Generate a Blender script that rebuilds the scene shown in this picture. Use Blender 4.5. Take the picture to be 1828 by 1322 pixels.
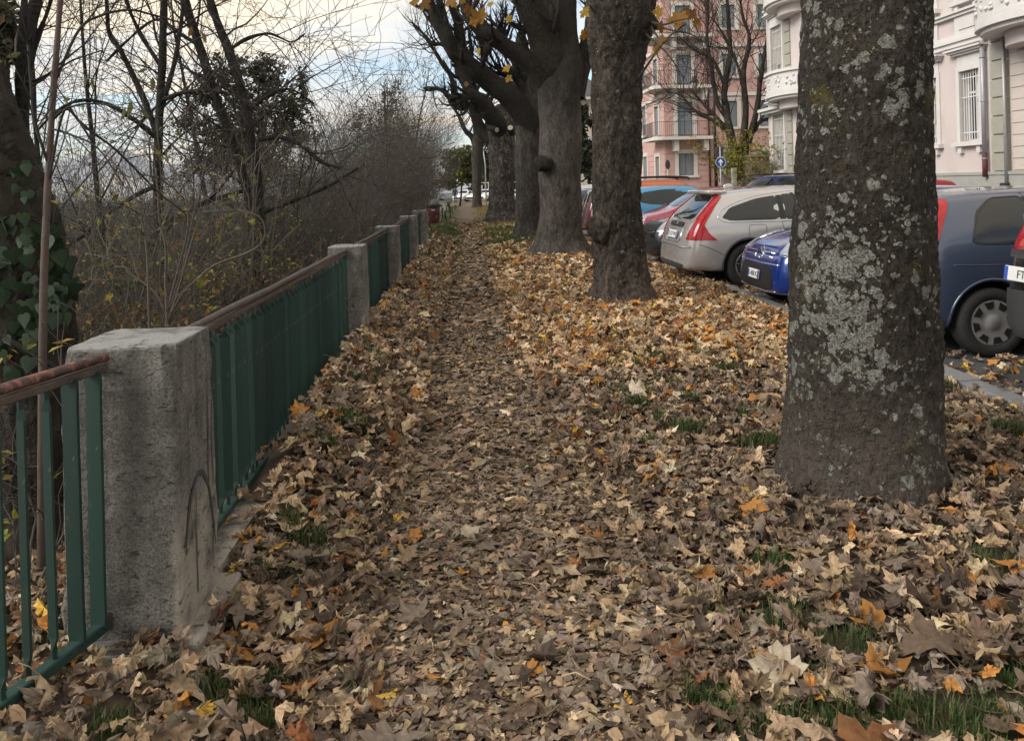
import bpy, bmesh, math, random
import numpy as np
from mathutils import Vector, Matrix
from mathutils.bvhtree import BVHTree

# ------------------------------------------------------------------ camera, sky, sun, exposure
for o in list(bpy.data.objects):
    bpy.data.objects.remove(o)
SC = bpy.context.scene
COL = SC.collection
EYE = 1.5            # eye height above the path
FPX = 1400.0         # focal length for an 1828 px wide frame
CX, CY = 914.0, 331.0
ROLL = math.radians(1.5)
cam_d = bpy.data.cameras.new('camera')
cam = bpy.data.objects.new('camera', cam_d)
COL.objects.link(cam)
cam_d.sensor_width = 36.0
cam_d.lens = 36.0 * FPX / 1828.0
cam_d.shift_y = -(661.0 - CY) / 1828.0
cam_d.clip_start = 0.05
cam_d.clip_end = 20000
cam.location = (0, 0, EYE)
cam.rotation_euler = (Matrix.Rotation(math.pi / 2, 3, 'X') @ Matrix.Rotation(-ROLL, 3, 'Z')).to_euler()
SC.camera = cam

SUN_EL, SUN_AZ = math.radians(36), math.radians(-112)     # azimuth from +Y towards +X
world = bpy.data.worlds.new('World')
SC.world = world
world.use_nodes = True
wn = world.node_tree
wn.nodes.clear()


def wnode(t, **kw):
    n = wn.nodes.new(t)
    for k, v in kw.items():
        setattr(n, k, v)
    return n


def wl(a, b):
    wn.links.new(a, b)


w_out = wnode('ShaderNodeOutputWorld')
w_bg = wnode('ShaderNodeBackground')
w_bg.inputs['Strength'].default_value = 0.10
sky = wnode('ShaderNodeTexSky', sky_type='NISHITA', sun_disc=False)
sky.sun_elevation = SUN_EL
sky.sun_rotation = SUN_AZ
sky.air_density = 1.0
sky.dust_density = 0.6
w_tc = wnode('ShaderNodeTexCoord')
w_sep = wnode('ShaderNodeSeparateXYZ')
wl(w_tc.outputs['Generated'], w_sep.inputs[0])
# clouds on a flat layer overhead: direction divided by its height
w_add = wnode('ShaderNodeMath', operation='MAXIMUM')
w_add.inputs[1].default_value = 0.0
wl(w_sep.outputs[2], w_add.inputs[0])
w_add2 = wnode('ShaderNodeMath', operation='ADD')
w_add2.inputs[1].default_value = 0.15
wl(w_add.outputs[0], w_add2.inputs[0])
w_div = wnode('ShaderNodeVectorMath', operation='DIVIDE')
w_cmb = wnode('ShaderNodeCombineXYZ')
for i in range(3):
    wl(w_add2.outputs[0], w_cmb.inputs[i])
wl(w_tc.outputs['Generated'], w_div.inputs[0])
wl(w_cmb.outputs[0], w_div.inputs[1])
w_map = wnode('ShaderNodeMapping')
w_map.inputs['Location'].default_value = (8.2, 1.1, 0)
w_map.inputs['Scale'].default_value = (0.36, 0.78, 0.0)
wl(w_div.outputs[0], w_map.inputs[0])
w_n1 = wnode('ShaderNodeTexNoise')
w_n1.inputs['Scale'].default_value = 1.5
w_n1.inputs['Detail'].default_value = 5
w_n1.inputs['Roughness'].default_value = 0.5
w_n1.inputs['Distortion'].default_value = 0.35
wl(w_map.outputs[0], w_n1.inputs['Vector'])
w_r1 = wnode('ShaderNodeValToRGB')
w_r1.color_ramp.elements[0].position = 0.37
w_r1.color_ramp.elements[1].position = 0.53
wl(w_n1.outputs['Fac'], w_r1.inputs[0])
w_n2 = wnode('ShaderNodeTexNoise')
w_n2.inputs['Scale'].default_value = 2.1
w_n2.inputs['Detail'].default_value = 4
wl(w_map.outputs[0], w_n2.inputs['Vector'])
w_r2 = wnode('ShaderNodeValToRGB')      # cloud light: grey undersides to cream tops
e = w_r2.color_ramp.elements
e[0].position, e[0].color = 0.33, (3.8, 3.8, 3.9, 1)
e[1].position, e[1].color = 0.60, (6.1, 5.2, 3.9, 1)
m = e.new(0.5)
m.color = (4.9, 4.7, 4.35, 1)
wl(w_n2.outputs['Fac'], w_r2.inputs[0])
# the clear sky between the clouds
w_gam = wnode('ShaderNodeMixRGB', blend_type='MULTIPLY')
w_gam.inputs[0].default_value = 1.0
w_gam.inputs[2].default_value = (0.95, 1.0, 1.0, 1)
wl(sky.outputs[0], w_gam.inputs[1])
w_mix = wnode('ShaderNodeMixRGB')
wl(w_r1.outputs[0], w_mix.inputs[0])
wl(w_gam.outputs[0], w_mix.inputs[1])
wl(w_r2.outputs[0], w_mix.inputs[2])
wl(w_mix.outputs[0], w_bg.inputs['Color'])
wl(w_bg.outputs[0], w_out.inputs[0])

sun_d = bpy.data.lights.new('sun', 'SUN')
sun_d.energy = 1.5
sun_d.angle = math.radians(30)
sun_d.color = (1.0, 0.94, 0.86)
sun = bpy.data.objects.new('sun', sun_d)
COL.objects.link(sun)
sdir = Vector((math.sin(SUN_AZ) * math.cos(SUN_EL), math.cos(SUN_AZ) * math.cos(SUN_EL), math.sin(SUN_EL)))
sun.rotation_euler = sdir.to_track_quat('Z', 'Y').to_euler()
sun.location = sdir * 60

SC.view_settings.view_transform = 'Standard'
SC.view_settings.look = 'None'
SC.view_settings.exposure = 1.2
SC.view_settings.gamma = 1.0
SC.view_settings.use_curve_mapping = False
SC.render.engine = 'CYCLES'
SC.cycles.max_bounces = 5
SC.cycles.diffuse_bounces = 2
SC.cycles.glossy_bounces = 3
SC.cycles.transmission_bounces = 4
SC.cycles.transparent_max_bounces = 8
SC.cycles.use_denoising = True
SC.cycles.use_adaptive_sampling = True
SC.cycles.adaptive_threshold = 0.02

# ------------------------------------------------------------------ geometry of the place
cr, sr = math.cos(ROLL), math.sin(ROLL)


def ray(px, py):
    u, v = (px - CX) / FPX, -(py - CY) / FPX
    return u * cr + v * sr, -u * sr + v * cr


def P(px, py, Y):
    a, b = ray(px, py)
    return np.array((a * Y, Y, EYE + b * Y))


def G(px, py, z=0.0):
    a, b = ray(px, py)
    Y = (z - EYE) / b
    return np.array((a * Y, Y, z))


# street frame: s runs along the path, n to the right of it
DX, DY = -0.0549, 0.99849


def W(n, s, z=0.0):
    return np.array((n * DY + s * DX, -n * DX + s * DY, z))


def NS(x, y):
    return x * DY - y * DX, x * DX + y * DY


HEAD = math.atan2(-DX, DY)      # rotation of the n axis against world x


def on_facade(px, py, n0):      # ray against the plane n = n0 -> s, z
    a, b = ray(px, py)
    Y = n0 / (a * DY - DX)
    return NS(a * Y, Y)[1], EYE + b * Y


def on_front(px, py, s0):       # ray against the plane s = s0 -> n, z
    a, b = ray(px, py)
    Y = s0 / (a * DX + DY)
    return NS(a * Y, Y)[0], EYE + b * Y


def sstep(a, b, x):
    t = np.clip((x - a) / (b - a), 0, 1)
    return t * t * (3 - 2 * t)


# ------------------------------------------------------------------ numpy noise
_rs = np.random.RandomState(7)
_perm = _rs.permutation(4096)
_val = _rs.rand(4096)


def vnoise(p):
    p = np.asarray(p, float)
    i = np.floor(p).astype(int)
    f = p - i
    f = f * f * (3 - 2 * f)
    out = 0
    for dx in (0, 1):
        for dy in (0, 1):
            for dz in (0, 1):
                h = _perm[(_perm[(_perm[(i[:, 0] + dx) & 4095] + i[:, 1] + dy) & 4095] + i[:, 2] + dz) & 4095]
                w = (f[:, 0] if dx else 1 - f[:, 0]) * (f[:, 1] if dy else 1 - f[:, 1]) * (f[:, 2] if dz else 1 - f[:, 2])
                out = out + w * _val[h]
    return out * 2 - 1


def fbm(p, oct=4, gain=0.5):
    p = np.asarray(p, float)
    s, a = 0, 1.0
    for k in range(oct):
        s = s + a * vnoise(p * (2 ** k) + 17.3 * k)
        a *= gain
    return s


# ------------------------------------------------------------------ mesh helpers
def np_mesh(name, V, F, smooth=False, colors=None, mat=None):
    """V (n,3); F: array (m,k) or list of such arrays."""
    if isinstance(F, np.ndarray):
        F = [F]
    F = [np.asarray(f, np.int32) for f in F if len(f)]
    me = bpy.data.meshes.new(name)
    V = np.asarray(V, np.float32)
    me.vertices.add(len(V))
    me.vertices.foreach_set('co', V.ravel())
    loops = np.concatenate([f.ravel() for f in F])
    starts, c = [], 0
    for f in F:
        starts.append(c + np.arange(len(f)) * f.shape[1])
        c += f.size
    starts = np.concatenate(starts).astype(np.int32)
    me.loops.add(len(loops))
    me.loops.foreach_set('vertex_index', loops)
    me.polygons.add(len(starts))
    me.polygons.foreach_set('loop_start', starts)
    me.polygons.foreach_set('use_smooth', np.full(len(starts), bool(smooth)))
    me.update(calc_edges=True)
    if colors is not None:
        at = me.color_attributes.new('tint', 'FLOAT_COLOR', 'POINT')
        c4 = np.ones((len(V), 4), np.float32)
        c4[:, :3] = colors
        at.data.foreach_set('color', c4.ravel())
    if mat:
        me.materials.append(mat)
    return me


def link(name, me, parent=None, loc=None):
    o = bpy.data.objects.new(name, me)
    COL.objects.link(o)
    if parent is not None:
        o.parent = parent
    if loc is not None:
        o.location = loc
    return o


def wloc(o):
    v = Vector((0, 0, 0))
    while o is not None:
        v = v + o.location
        o = o.parent
    return np.array(v)


def tag(o, label=None, cat=None, group=None, kind=None):
    if label:
        o['label'] = label
    if cat:
        o['category'] = cat
    if group:
        o['group'] = group
    if kind:
        o['kind'] = kind
    return o


def empty(name, loc, label=None, cat=None, group=None, rz=0.0):
    o = bpy.data.objects.new(name, None)
    o.empty_display_size = 0.1
    COL.objects.link(o)
    o.location = loc
    o.rotation_euler = (0, 0, rz)
    return tag(o, label, cat, group)


def mk(name, V, F, mat, parent=None, smooth=False, colors=None, base=None):
    """verts in world space; the object sits at its root's base."""
    V = np.asarray(V, float)
    if parent is not None:
        off = wloc(parent)
        loc = None
    else:
        off = np.array(base if base is not None else (0, 0, 0), float)
        loc = tuple(off)
    return link(name, np_mesh(name, V - off, F, smooth, colors, mat), parent, loc)


class MB:
    """collects pieces of one mesh"""

    def __init__(self):
        self.V, self.F, self.c = [], {}, 0

    def add(self, V, F):
        V = np.asarray(V, float)
        if isinstance(F, np.ndarray):
            F = [F]
        for f in F:
            f = np.asarray(f)
            if len(f):
                self.F.setdefault(f.shape[1], []).append(f + self.c)
        self.V.append(V)
        self.c += len(V)
        return self

    def data(self):
        return np.concatenate(self.V), [np.concatenate(v) for v in self.F.values()]

    def mk(self, name, mat, parent=None, smooth=False, base=None):
        V, F = self.data()
        return mk(name, V, F, mat, parent, smooth, base=base)


BOXF = np.array([[0, 3, 2, 1], [4, 5, 6, 7], [0, 1, 5, 4], [1, 2, 6, 5], [2, 3, 7, 6], [3, 0, 4, 7]])


def box(x0, x1, y0, y1, z0, z1):
    V = np.array([[x0, y0, z0], [x1, y0, z0], [x1, y1, z0], [x0, y1, z0],
                  [x0, y0, z1], [x1, y0, z1], [x1, y1, z1], [x0, y1, z1]], float)
    return V, BOXF


def sbox(n0, n1, s0, s1, z0, z1):
    V, F = box(n0, n1, s0, s1, z0, z1)
    return np.array([W(*v) for v in V]), F


def bevel_box(x0, x1, y0, y1, z0, z1, b=0.01, seg=2):
    bm = bmesh.new()
    V, F = box(x0, x1, y0, y1, z0, z1)
    vs = [bm.verts.new(v) for v in V]
    for f in F:
        bm.faces.new([vs[i] for i in f])
    bmesh.ops.bevel(bm, geom=list(bm.edges), offset=b, segments=seg, affect='EDGES', profile=0.5)
    bm.verts.index_update()
    V = np.array([v.co[:] for v in bm.verts])
    F = {}
    for f in bm.faces:
        F.setdefault(len(f.verts), []).append([v.index for v in f.verts])
    bm.free()
    return V, [np.array(f) for f in F.values()]


def tubes(items, sides=6, cap=True):
    """items: list of (pts (n,3), radii (n)); all tubes in one vertex/face set"""
    mb = MB()
    groups = {}
    for p, r in items:
        groups.setdefault(len(p), []).append((p, r))
    for n, lst in groups.items():
        p = np.array([a for a, _ in lst], float)          # (k,n,3)
        r = np.array([b for _, b in lst], float)          # (k,n)
        k = len(lst)
        t = np.gradient(p, axis=1)
        t /= np.linalg.norm(t, axis=2, keepdims=True) + 1e-9
        mt = np.abs(t.mean(axis=1))
        ref = np.eye(3)[np.argmin(mt, axis=1)]            # (k,3)
        a = np.cross(t, ref[:, None, :])
        a /= np.linalg.norm(a, axis=2, keepdims=True) + 1e-9
        b = np.cross(t, a)
        ang = np.arange(sides) / sides * 2 * math.pi
        ring = (a[:, :, None, :] * np.cos(ang)[None, None, :, None] + b[:, :, None, :] * np.sin(ang)[None, None, :, None])
        V = p[:, :, None, :] + ring * r[:, :, None, None]
        V = V.reshape(-1, 3)
        j = np.arange(sides)
        j2 = (j + 1) % sides
        i = np.arange(n - 1)
        q = np.stack([i[:, None] * sides + j, i[:, None] * sides + j2, (i[:, None] + 1) * sides + j2, (i[:, None] + 1) * sides + j], -1).reshape(-1, 4)
        F = (q[None] + (np.arange(k) * n * sides)[:, None, None]).reshape(-1, 4)
        fs = [F]
        if cap and sides <= 12:
            c1 = (np.arange(k) * n * sides)[:, None] + (n - 1) * sides + j[None]
            c0 = (np.arange(k) * n * sides)[:, None] + j[::-1][None]
            fs += [np.concatenate([c0, c1])]
        mb.add(V, fs)
    return mb


def lathe(profile, seg=24, axis='Z'):
    pr = np.array(profile, float)
    ang = np.arange(seg) / seg * 2 * math.pi
    V = np.stack([pr[:, 0][:, None] * np.cos(ang), pr[:, 0][:, None] * np.sin(ang), np.repeat(pr[:, 1][:, None], seg, 1)], -1).reshape(-1, 3)
    n = len(pr)
    i = np.arange(n - 1)
    j = np.arange(seg)
    j2 = (j + 1) % seg
    F = np.stack([i[:, None] * seg + j, i[:, None] * seg + j2, (i[:, None] + 1) * seg + j2, (i[:, None] + 1) * seg + j], -1).reshape(-1, 4)
    return V, F


def catmull(pts, n):
    """resample an open polyline smoothly; works on any column count"""
    p = np.array(pts, float)
    k = len(p)
    pe = np.concatenate([2 * p[:1] - p[1:2], p, 2 * p[-1:] - p[-2:-1]])
    t = np.linspace(0, k - 1 - 1e-6, n)
    i = t.astype(int)
    f = (t - i)[:, None]
    a, b, c, d = pe[i], pe[i + 1], pe[i + 2], pe[i + 3]
    return 0.5 * (2 * b + (c - a) * f + (2 * a - 5 * b + 4 * c - d) * f ** 2 + (3 * b - a - 3 * c + d) * f ** 3)


# ------------------------------------------------------------------ materials
class NT:
    def __init__(self, name):
        self.m = bpy.data.materials.new(name)
        self.m.use_nodes = True
        self.t = self.m.node_tree
        self.p = self.t.nodes['Principled BSDF']
        self.out = self.t.nodes['Material Output']

    def n(self, typ, props=None, **inp):
        nd = self.t.nodes.new(typ)
        for k, v in (props or {}).items():
            setattr(nd, k, v)
        for k, v in inp.items():
            k = k.replace('_', ' ')
            key = int(k[1:]) if k[0] == 'i' and k[1:].isdigit() else k
            self.put(nd.inputs[key], v)
        return nd

    def put(self, sock, v):
        if isinstance(v, bpy.types.NodeSocket):
            self.t.links.new(v, sock)
        else:
            if sock.type == 'RGBA' and len(v) == 3:
                v = (*v, 1)
            sock.default_value = v

    def set(self, **kw):
        for k, v in kw.items():
            self.put(self.p.inputs[k.replace('_', ' ')], v)

    def obj(self):
        return self.n('ShaderNodeTexCoord').outputs['Object']

    def noise(self, scale, detail=4, rough=0.55, vec=None, dist=0.0):
        nd = self.n('ShaderNodeTexNoise', Scale=scale, Detail=detail, Roughness=rough, Distortion=dist)
        if vec is not None:
            self.put(nd.inputs['Vector'], vec)
        return nd.outputs['Fac']

    def ramp(self, fac, *stops):
        nd = self.n('ShaderNodeValToRGB', Fac=fac)
        e = nd.color_ramp.elements
        while len(e) < len(stops):
            e.new(0.5)
        for el, (pos, c) in zip(e, stops):
            el.position = pos
            el.color = (c, c, c, 1) if isinstance(c, (int, float)) else (*c, 1)
        return nd.outputs[0]

    def mix(self, fac, a, b, mode='MIX'):
        return self.n('ShaderNodeMixRGB', {'blend_type': mode}, Fac=fac, Color1=a, Color2=b).outputs[0]

    def math(self, op, a, b=0.0):
        return self.n('ShaderNodeMath', {'operation': op}, i0=a, i1=b).outputs[0]

    def bump(self, h, strength=0.3, dist=0.01):
        self.put(self.p.inputs['Normal'], self.n('ShaderNodeBump', Strength=strength, Distance=dist, Height=h).outputs[0])


def M(name, col, rough=0.6, var=0.25, scale=6.0, bump=0.0, bscale=40.0, metal=0.0, coat=0.0, spec=0.5, dirt=None):
    t = NT(name)
    co = t.obj()
    f = t.noise(scale, 5, 0.6, co)
    c = np.array(col, float)
    base = t.ramp(f, (0.25, tuple(c * (1 - var))), (0.75, tuple(np.minimum(c * (1 + var), 1))))
    if dirt:
        d = t.ramp(t.noise(dirt[1], 6, 0.65, co), (dirt[2], 0.0), (dirt[2] + 0.12, 1.0))
        base = t.mix(d, base, dirt[0])
    t.set(Base_Color=base, Roughness=rough, Metallic=metal)
    t.p.inputs['Specular IOR Level'].default_value = spec
    if coat:
        t.p.inputs['Coat Weight'].default_value = coat
        t.p.inputs['Coat Roughness'].default_value = 0.04
    if bump:
        t.bump(t.noise(bscale, 5, 0.6, co), bump, 0.01)
    return t.m


def tint_mat(name, rough=0.75, scale=60, var=0.35, bump=0.3, trans=0.0, spec=0.2, objcol=False):
    t = NT(name)
    co = t.obj()
    a = t.n('ShaderNodeObjectInfo').outputs['Color'] if objcol else t.n('ShaderNodeVertexColor', {'layer_name': 'tint'}).outputs[0]
    f = t.ramp(t.noise(scale, 4, 0.6, co), (0.25, 1 - var), (0.75, 1 + var))
    base = t.mix(1.0, a, f, 'MULTIPLY')
    t.set(Base_Color=base, Roughness=rough)
    t.p.inputs['Specular IOR Level'].default_value = spec
    if bump:
        t.bump(t.noise(scale * 1.3, 3, 0.6, co), bump, 0.004)
    if trans:
        tr = t.n('ShaderNodeBsdfTranslucent', Color=base)
        ms = t.n('ShaderNodeMixShader', Fac=trans)
        t.t.links.new(t.p.outputs[0], ms.inputs[1])
        t.t.links.new(tr.outputs[0], ms.inputs[2])
        t.t.links.new(ms.outputs[0], t.out.inputs[0])
    return t.m


def bark_mat(name, dark, light, lichen=0.0, moss=0.0, patch=None, base_light=None, vs=26.0, top_dark=None, blotch=0.0, lcol=(0.238, 0.238, 0.212)):
    t = NT(name)
    co = t.obj()
    mp = t.n('ShaderNodeMapping', Vector=co, Scale=(1, 1, 0.45)).outputs[0]
    n1 = t.noise(vs * 0.8, 7, 0.72, mp)
    n2 = t.noise(2.2, 4, 0.55, co)
    col = t.ramp(n1, (0.3, tuple(np.array(dark) * 0.45)), (0.5, dark), (0.72, light))
    col = t.mix(t.ramp(n2, (0.38, 0.0), (0.66, 0.75)), col, t.mix(0.5, col, light))
    vor = t.n('ShaderNodeTexVoronoi', {'feature': 'DISTANCE_TO_EDGE'}, Vector=t.mix(0.12, mp, t.n('ShaderNodeTexNoise', Scale=9.0, Detail=4.0, Vector=co).outputs['Color']), Scale=vs).outputs['Distance']
    crack = t.math('MAXIMUM', t.ramp(vor, (0.0, 0.0), (0.2, 1.0)), t.ramp(t.noise(vs * 0.9, 3, 0.6, co), (0.36, 0.0), (0.52, 1.0)))
    col = t.mix(t.math('MULTIPLY', t.math('SUBTRACT', 1.0, crack), 0.6), col, tuple(np.array(dark) * 0.35))
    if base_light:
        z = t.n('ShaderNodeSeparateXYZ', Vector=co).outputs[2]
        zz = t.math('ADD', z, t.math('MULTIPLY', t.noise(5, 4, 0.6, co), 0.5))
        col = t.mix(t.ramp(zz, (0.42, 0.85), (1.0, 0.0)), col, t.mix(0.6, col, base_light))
    if blotch:      # old dark plates and paler scars
        bl = t.noise(6.5, 6, 0.66, t.n('ShaderNodeMapping', Vector=co, Scale=(1, 1, 0.5)).outputs[0], 0.8)
        col = t.mix(t.ramp(bl, (0.40, blotch), (0.50, 0.0)), col, tuple(np.array(dark) * 0.4))
        fl_ = t.noise(15, 5, 0.7, t.n('ShaderNodeMapping', Vector=co, Scale=(1, 1, 0.4)).outputs[0], 0.4)
        col = t.mix(t.ramp(fl_, (0.38, 0.7), (0.52, 0.0)), col, tuple(np.array(dark) * 0.55))
        col = t.mix(t.ramp(bl, (0.56, 0.0), (0.70, blotch * 0.7)), col, tuple(np.array(light) * 1.25))
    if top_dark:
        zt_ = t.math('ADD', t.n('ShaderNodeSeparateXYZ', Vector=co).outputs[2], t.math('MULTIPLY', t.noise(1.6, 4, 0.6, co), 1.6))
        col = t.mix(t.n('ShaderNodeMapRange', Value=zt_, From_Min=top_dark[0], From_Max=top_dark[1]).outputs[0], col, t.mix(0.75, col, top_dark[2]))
    hgt = t.math('ADD', t.math('MULTIPLY', crack, 0.5), n1)
    if moss:
        mm = t.ramp(t.math('ADD', t.noise(3.1, 3, 0.5, co), t.math('MULTIPLY', t.noise(23, 4, 0.7, co), 0.4)), (0.93 - moss, 0.0), (1.04 - moss, 0.75))
        col = t.mix(mm, col, (0.085, 0.07, 0.02))
    if lichen:
        wob = t.mix(0.06, co, t.n('ShaderNodeTexNoise', Scale=26.0, Detail=3.0, Vector=co).outputs['Color'])
        masks = []
        area = t.ramp(t.noise(2.6, 3, 0.5, co), (0.36, 0.0), (0.68, 0.9))
        if patch is not None:
            for pc, pr in patch:
                dd = t.n('ShaderNodeVectorMath', {'operation': 'DISTANCE'}, i0=t.n('ShaderNodeVectorMath', {'operation': 'MULTIPLY_ADD'}, i0=t.n('ShaderNodeTexNoise', Scale=6.0, Detail=4.0, Vector=co).outputs['Color'], i1=(0.3, 0.3, 0.3), i2=t.n('ShaderNodeVectorMath', {'operation': 'SUBTRACT'}, i0=co, i1=(0.15, 0.15, 0.15)).outputs[0]).outputs[0], i1=pc).outputs['Value']
                area = t.math('MAXIMUM', area, t.ramp(dd, (0.0, 1.9), (1.0, 0.0)) if False else t.math('MULTIPLY', t.math('MAXIMUM', t.math('SUBTRACT', pr, dd), 0.0), 15.0))
        for sc, thr in ((13.0, 0.30), (24.0, 0.33), (44.0, 0.33)):
            v = t.n('ShaderNodeTexVoronoi', {'feature': 'F1'}, Vector=wob, Scale=sc, Randomness=1.0)
            hsh = t.n('ShaderNodeSeparateXYZ', Vector=v.outputs['Color']).outputs[0]
            # each cell keeps its own rosette size; only some cells carry one
            rad = t.math('MULTIPLY', t.math('MAXIMUM', t.math('SUBTRACT', t.math('ADD', hsh, t.math('MULTIPLY', area, lichen)), 0.80), 0.0), 1.25)
            rad = t.math('MINIMUM', rad, 0.52)
            masks.append(t.math('GREATER_THAN', rad, v.outputs['Distance']))
        mk_ = masks[0]
        for x in masks[1:]:
            mk_ = t.math('MAXIMUM', mk_, x)
        speck = t.ramp(t.noise(95, 4, 0.7, co), (0.36, 0.15), (0.48, 1.0))
        mk_ = t.math('MULTIPLY', mk_, speck)
        lc = t.ramp(t.noise(55, 5, 0.75, co), (0.3, tuple(np.array(lcol) * 0.55)), (0.7, tuple(np.array(lcol) * 1.25)))
        col = t.mix(mk_, col, lc)
        hgt = t.math('ADD', hgt, t.math('MULTIPLY', mk_, 0.35))
    t.set(Base_Color=col, Roughness=0.88)
    t.p.inputs['Specular IOR Level'].default_value = 0.2
    t.bump(hgt, 0.9, 0.03)
    return t.m


MAT = {}
# ------------------------------------------------------------------ palette
MAT['paint_green'] = M('green_rail_paint', (0.011, 0.040, 0.033), 0.55, 0.3, 9, 0.25, 120, dirt=((0.035, 0.045, 0.04), 22, 0.60))
MAT['paint_green_b0'] = M('green_bar_paint', (0.010, 0.045, 0.043), 0.55, 0.3, 7, 0.2, 120, dirt=((0.03, 0.035, 0.03), 30, 0.64))
MAT['rust_rail'] = M('worn_handrail', (0.07, 0.035, 0.028), 0.6, 0.5, 30, 0.6, 60, dirt=((0.22, 0.085, 0.062), 30, 0.49))
MAT['rust_rail_b'] = M('brown_handrail', (0.07, 0.05, 0.04), 0.6, 0.45, 14, 0.5, 60, dirt=((0.2, 0.19, 0.17), 34, 0.60))
MAT['rust'] = M('rust', (0.05, 0.025, 0.015), 0.9, 0.5, 30, 0.5, 80)
MAT['kerb'] = M('kerb_granite', (0.17, 0.175, 0.18), 0.8, 0.25, 18, 0.4, 90)
MAT['asphalt'] = M('asphalt', (0.05, 0.05, 0.052), 0.9, 0.35, 3, 0.5, 120)
MAT['pavement'] = M('pavement', (0.2, 0.19, 0.18), 0.85, 0.2, 4, 0.3, 60)
MAT['black'] = M('black_plastic', (0.012, 0.012, 0.013), 0.5, 0.2, 20)
MAT['dark'] = M('dark_crack', (0.02, 0.018, 0.016), 0.9, 0.2, 20)


def bar_paint():
    t = NT('green_bar_paint')
    co = t.obj()
    rnd = t.n('ShaderNodeObjectInfo').outputs['Random']
    c = t.mix(rnd, (0.005, 0.021, 0.017), (0.011, 0.039, 0.031))
    c = t.mix(t.ramp(t.noise(9, 5, 0.65, co), (0.5, 0.0), (0.75, 0.5)), c, (0.03, 0.04, 0.036))
    ch = t.ramp(t.noise(42, 4, 0.7, t.n('ShaderNodeMapping', Vector=co, Scale=(1, 1, 0.35)).outputs[0]), (0.66, 0.0), (0.70, 0.9))
    c = t.mix(ch, c, (0.13, 0.12, 0.11))
    t.set(Base_Color=c, Roughness=0.5)
    t.bump(t.noise(90, 3, 0.6, co), 0.2, 0.003)
    return t.m


MAT['paint_green_b'] = bar_paint()


def concrete_mat():
    t = NT('post_concrete')
    co = t.obj()
    f = t.noise(3.5, 6, 0.65, co)
    col = t.ramp(f, (0.28, (0.14, 0.133, 0.12)), (0.5, (0.215, 0.205, 0.185)), (0.74, (0.31, 0.29, 0.255)))
    sp = t.noise(120, 3, 0.7, co)
    col = t.mix(t.ramp(sp, (0.40, 0.75), (0.52, 0.0)), col, (0.06, 0.056, 0.05))
    sp2 = t.noise(75, 2, 0.6, t.n('ShaderNodeMapping', Vector=co, Location=(3, 1, 7)).outputs[0])
    col = t.mix(t.ramp(sp2, (0.60, 0.0), (0.70, 0.6)), col, (0.34, 0.33, 0.3))
    # rain streaks that ran down from the cap
    st = t.noise(16, 4, 0.6, t.n('ShaderNodeMapping', Vector=co, Scale=(1, 1, 0.06)).outputs[0])
    z = t.n('ShaderNodeSeparateXYZ', Vector=co).outputs[2]
    sm = t.math('MULTIPLY', t.ramp(st, (0.42, 0.0), (0.66, 0.7)), t.ramp(z, (0.05, 0.15), (0.9, 1.0)))
    col = t.mix(sm, col, (0.075, 0.072, 0.066))
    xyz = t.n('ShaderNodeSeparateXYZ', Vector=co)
    # paler, creamier tone low on the path side
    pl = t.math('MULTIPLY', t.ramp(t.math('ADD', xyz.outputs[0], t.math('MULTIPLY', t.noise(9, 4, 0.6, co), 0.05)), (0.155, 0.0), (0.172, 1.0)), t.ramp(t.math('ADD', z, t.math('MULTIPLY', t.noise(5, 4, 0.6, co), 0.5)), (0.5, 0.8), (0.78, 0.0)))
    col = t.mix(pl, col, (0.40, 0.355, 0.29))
    # paler grey at the very top
    col = t.mix(t.ramp(z, (0.985, 0.0), (0.996, 0.7)), col, (0.36, 0.36, 0.36))
    dk = t.ramp(t.noise(4.2, 5, 0.65, t.n('ShaderNodeMapping', Vector=co, Location=(5, 2, 1)).outputs[0]), (0.52, 0.0), (0.66, 0.75))
    col = t.mix(dk, col, (0.075, 0.07, 0.062))
    pit = t.ramp(t.noise(34, 4, 0.7, t.n('ShaderNodeMapping', Vector=co, Scale=(0.6, 0.6, 1.5)).outputs[0]), (0.33, 0.85), (0.42, 0.0))
    col = t.mix(pit, col, (0.05, 0.046, 0.04))
    t.set(Base_Color=col, Roughness=0.92)
    t.bump(t.math('ADD', t.noise(70, 5, 0.7, co), t.math('SUBTRACT', t.math('MULTIPLY', t.noise(230, 2, 0.5, co), 0.5), t.math('MULTIPLY', pit, 0.6))), 0.9, 0.014)
    return t.m


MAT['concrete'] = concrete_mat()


# ------------------------------------------------------------------ ground
def gz(x, y):
    x, y = np.asarray(x, float), np.asarray(y, float)
    n, s = NS(x, y)
    z = 0.03 * fbm(np.stack([x * 0.8, y * 0.8, 0 * x], -1).reshape(-1, 3), 3).reshape(x.shape) * 0.6
    z = z + 0.17 * np.exp(-((n + 0.95) / 0.42) ** 2) * sstep(3.0, 4.6, s) * sstep(-1.3, -1.0, n)    # leaf bank along the fence
    z = z + 0.05 * np.exp(-((n - 1.8) / 0.9) ** 2) * sstep(5.0, 8, s)
    z = z - 0.05 * sstep(-1.05, -0.7, n)
    d = np.maximum(-1.35 - n, 0)
    z = z - np.where(d < 4, 0.20 * d + 0.03 * d * d, 1.28 + 0.44 * (d - 4)) * sstep(0, 0.5, d)
    z = np.maximum(z, -60 + 4 * np.sin(x * 0.003) * np.cos(y * 0.004))
    z = z - 0.16 * sstep(3.56, 3.62, n)
    z = z - 0.32 * sstep(45, 95, y)
    return z


def gz1(x, y):
    return float(gz(np.array([x]), np.array([y]))[0])


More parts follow.
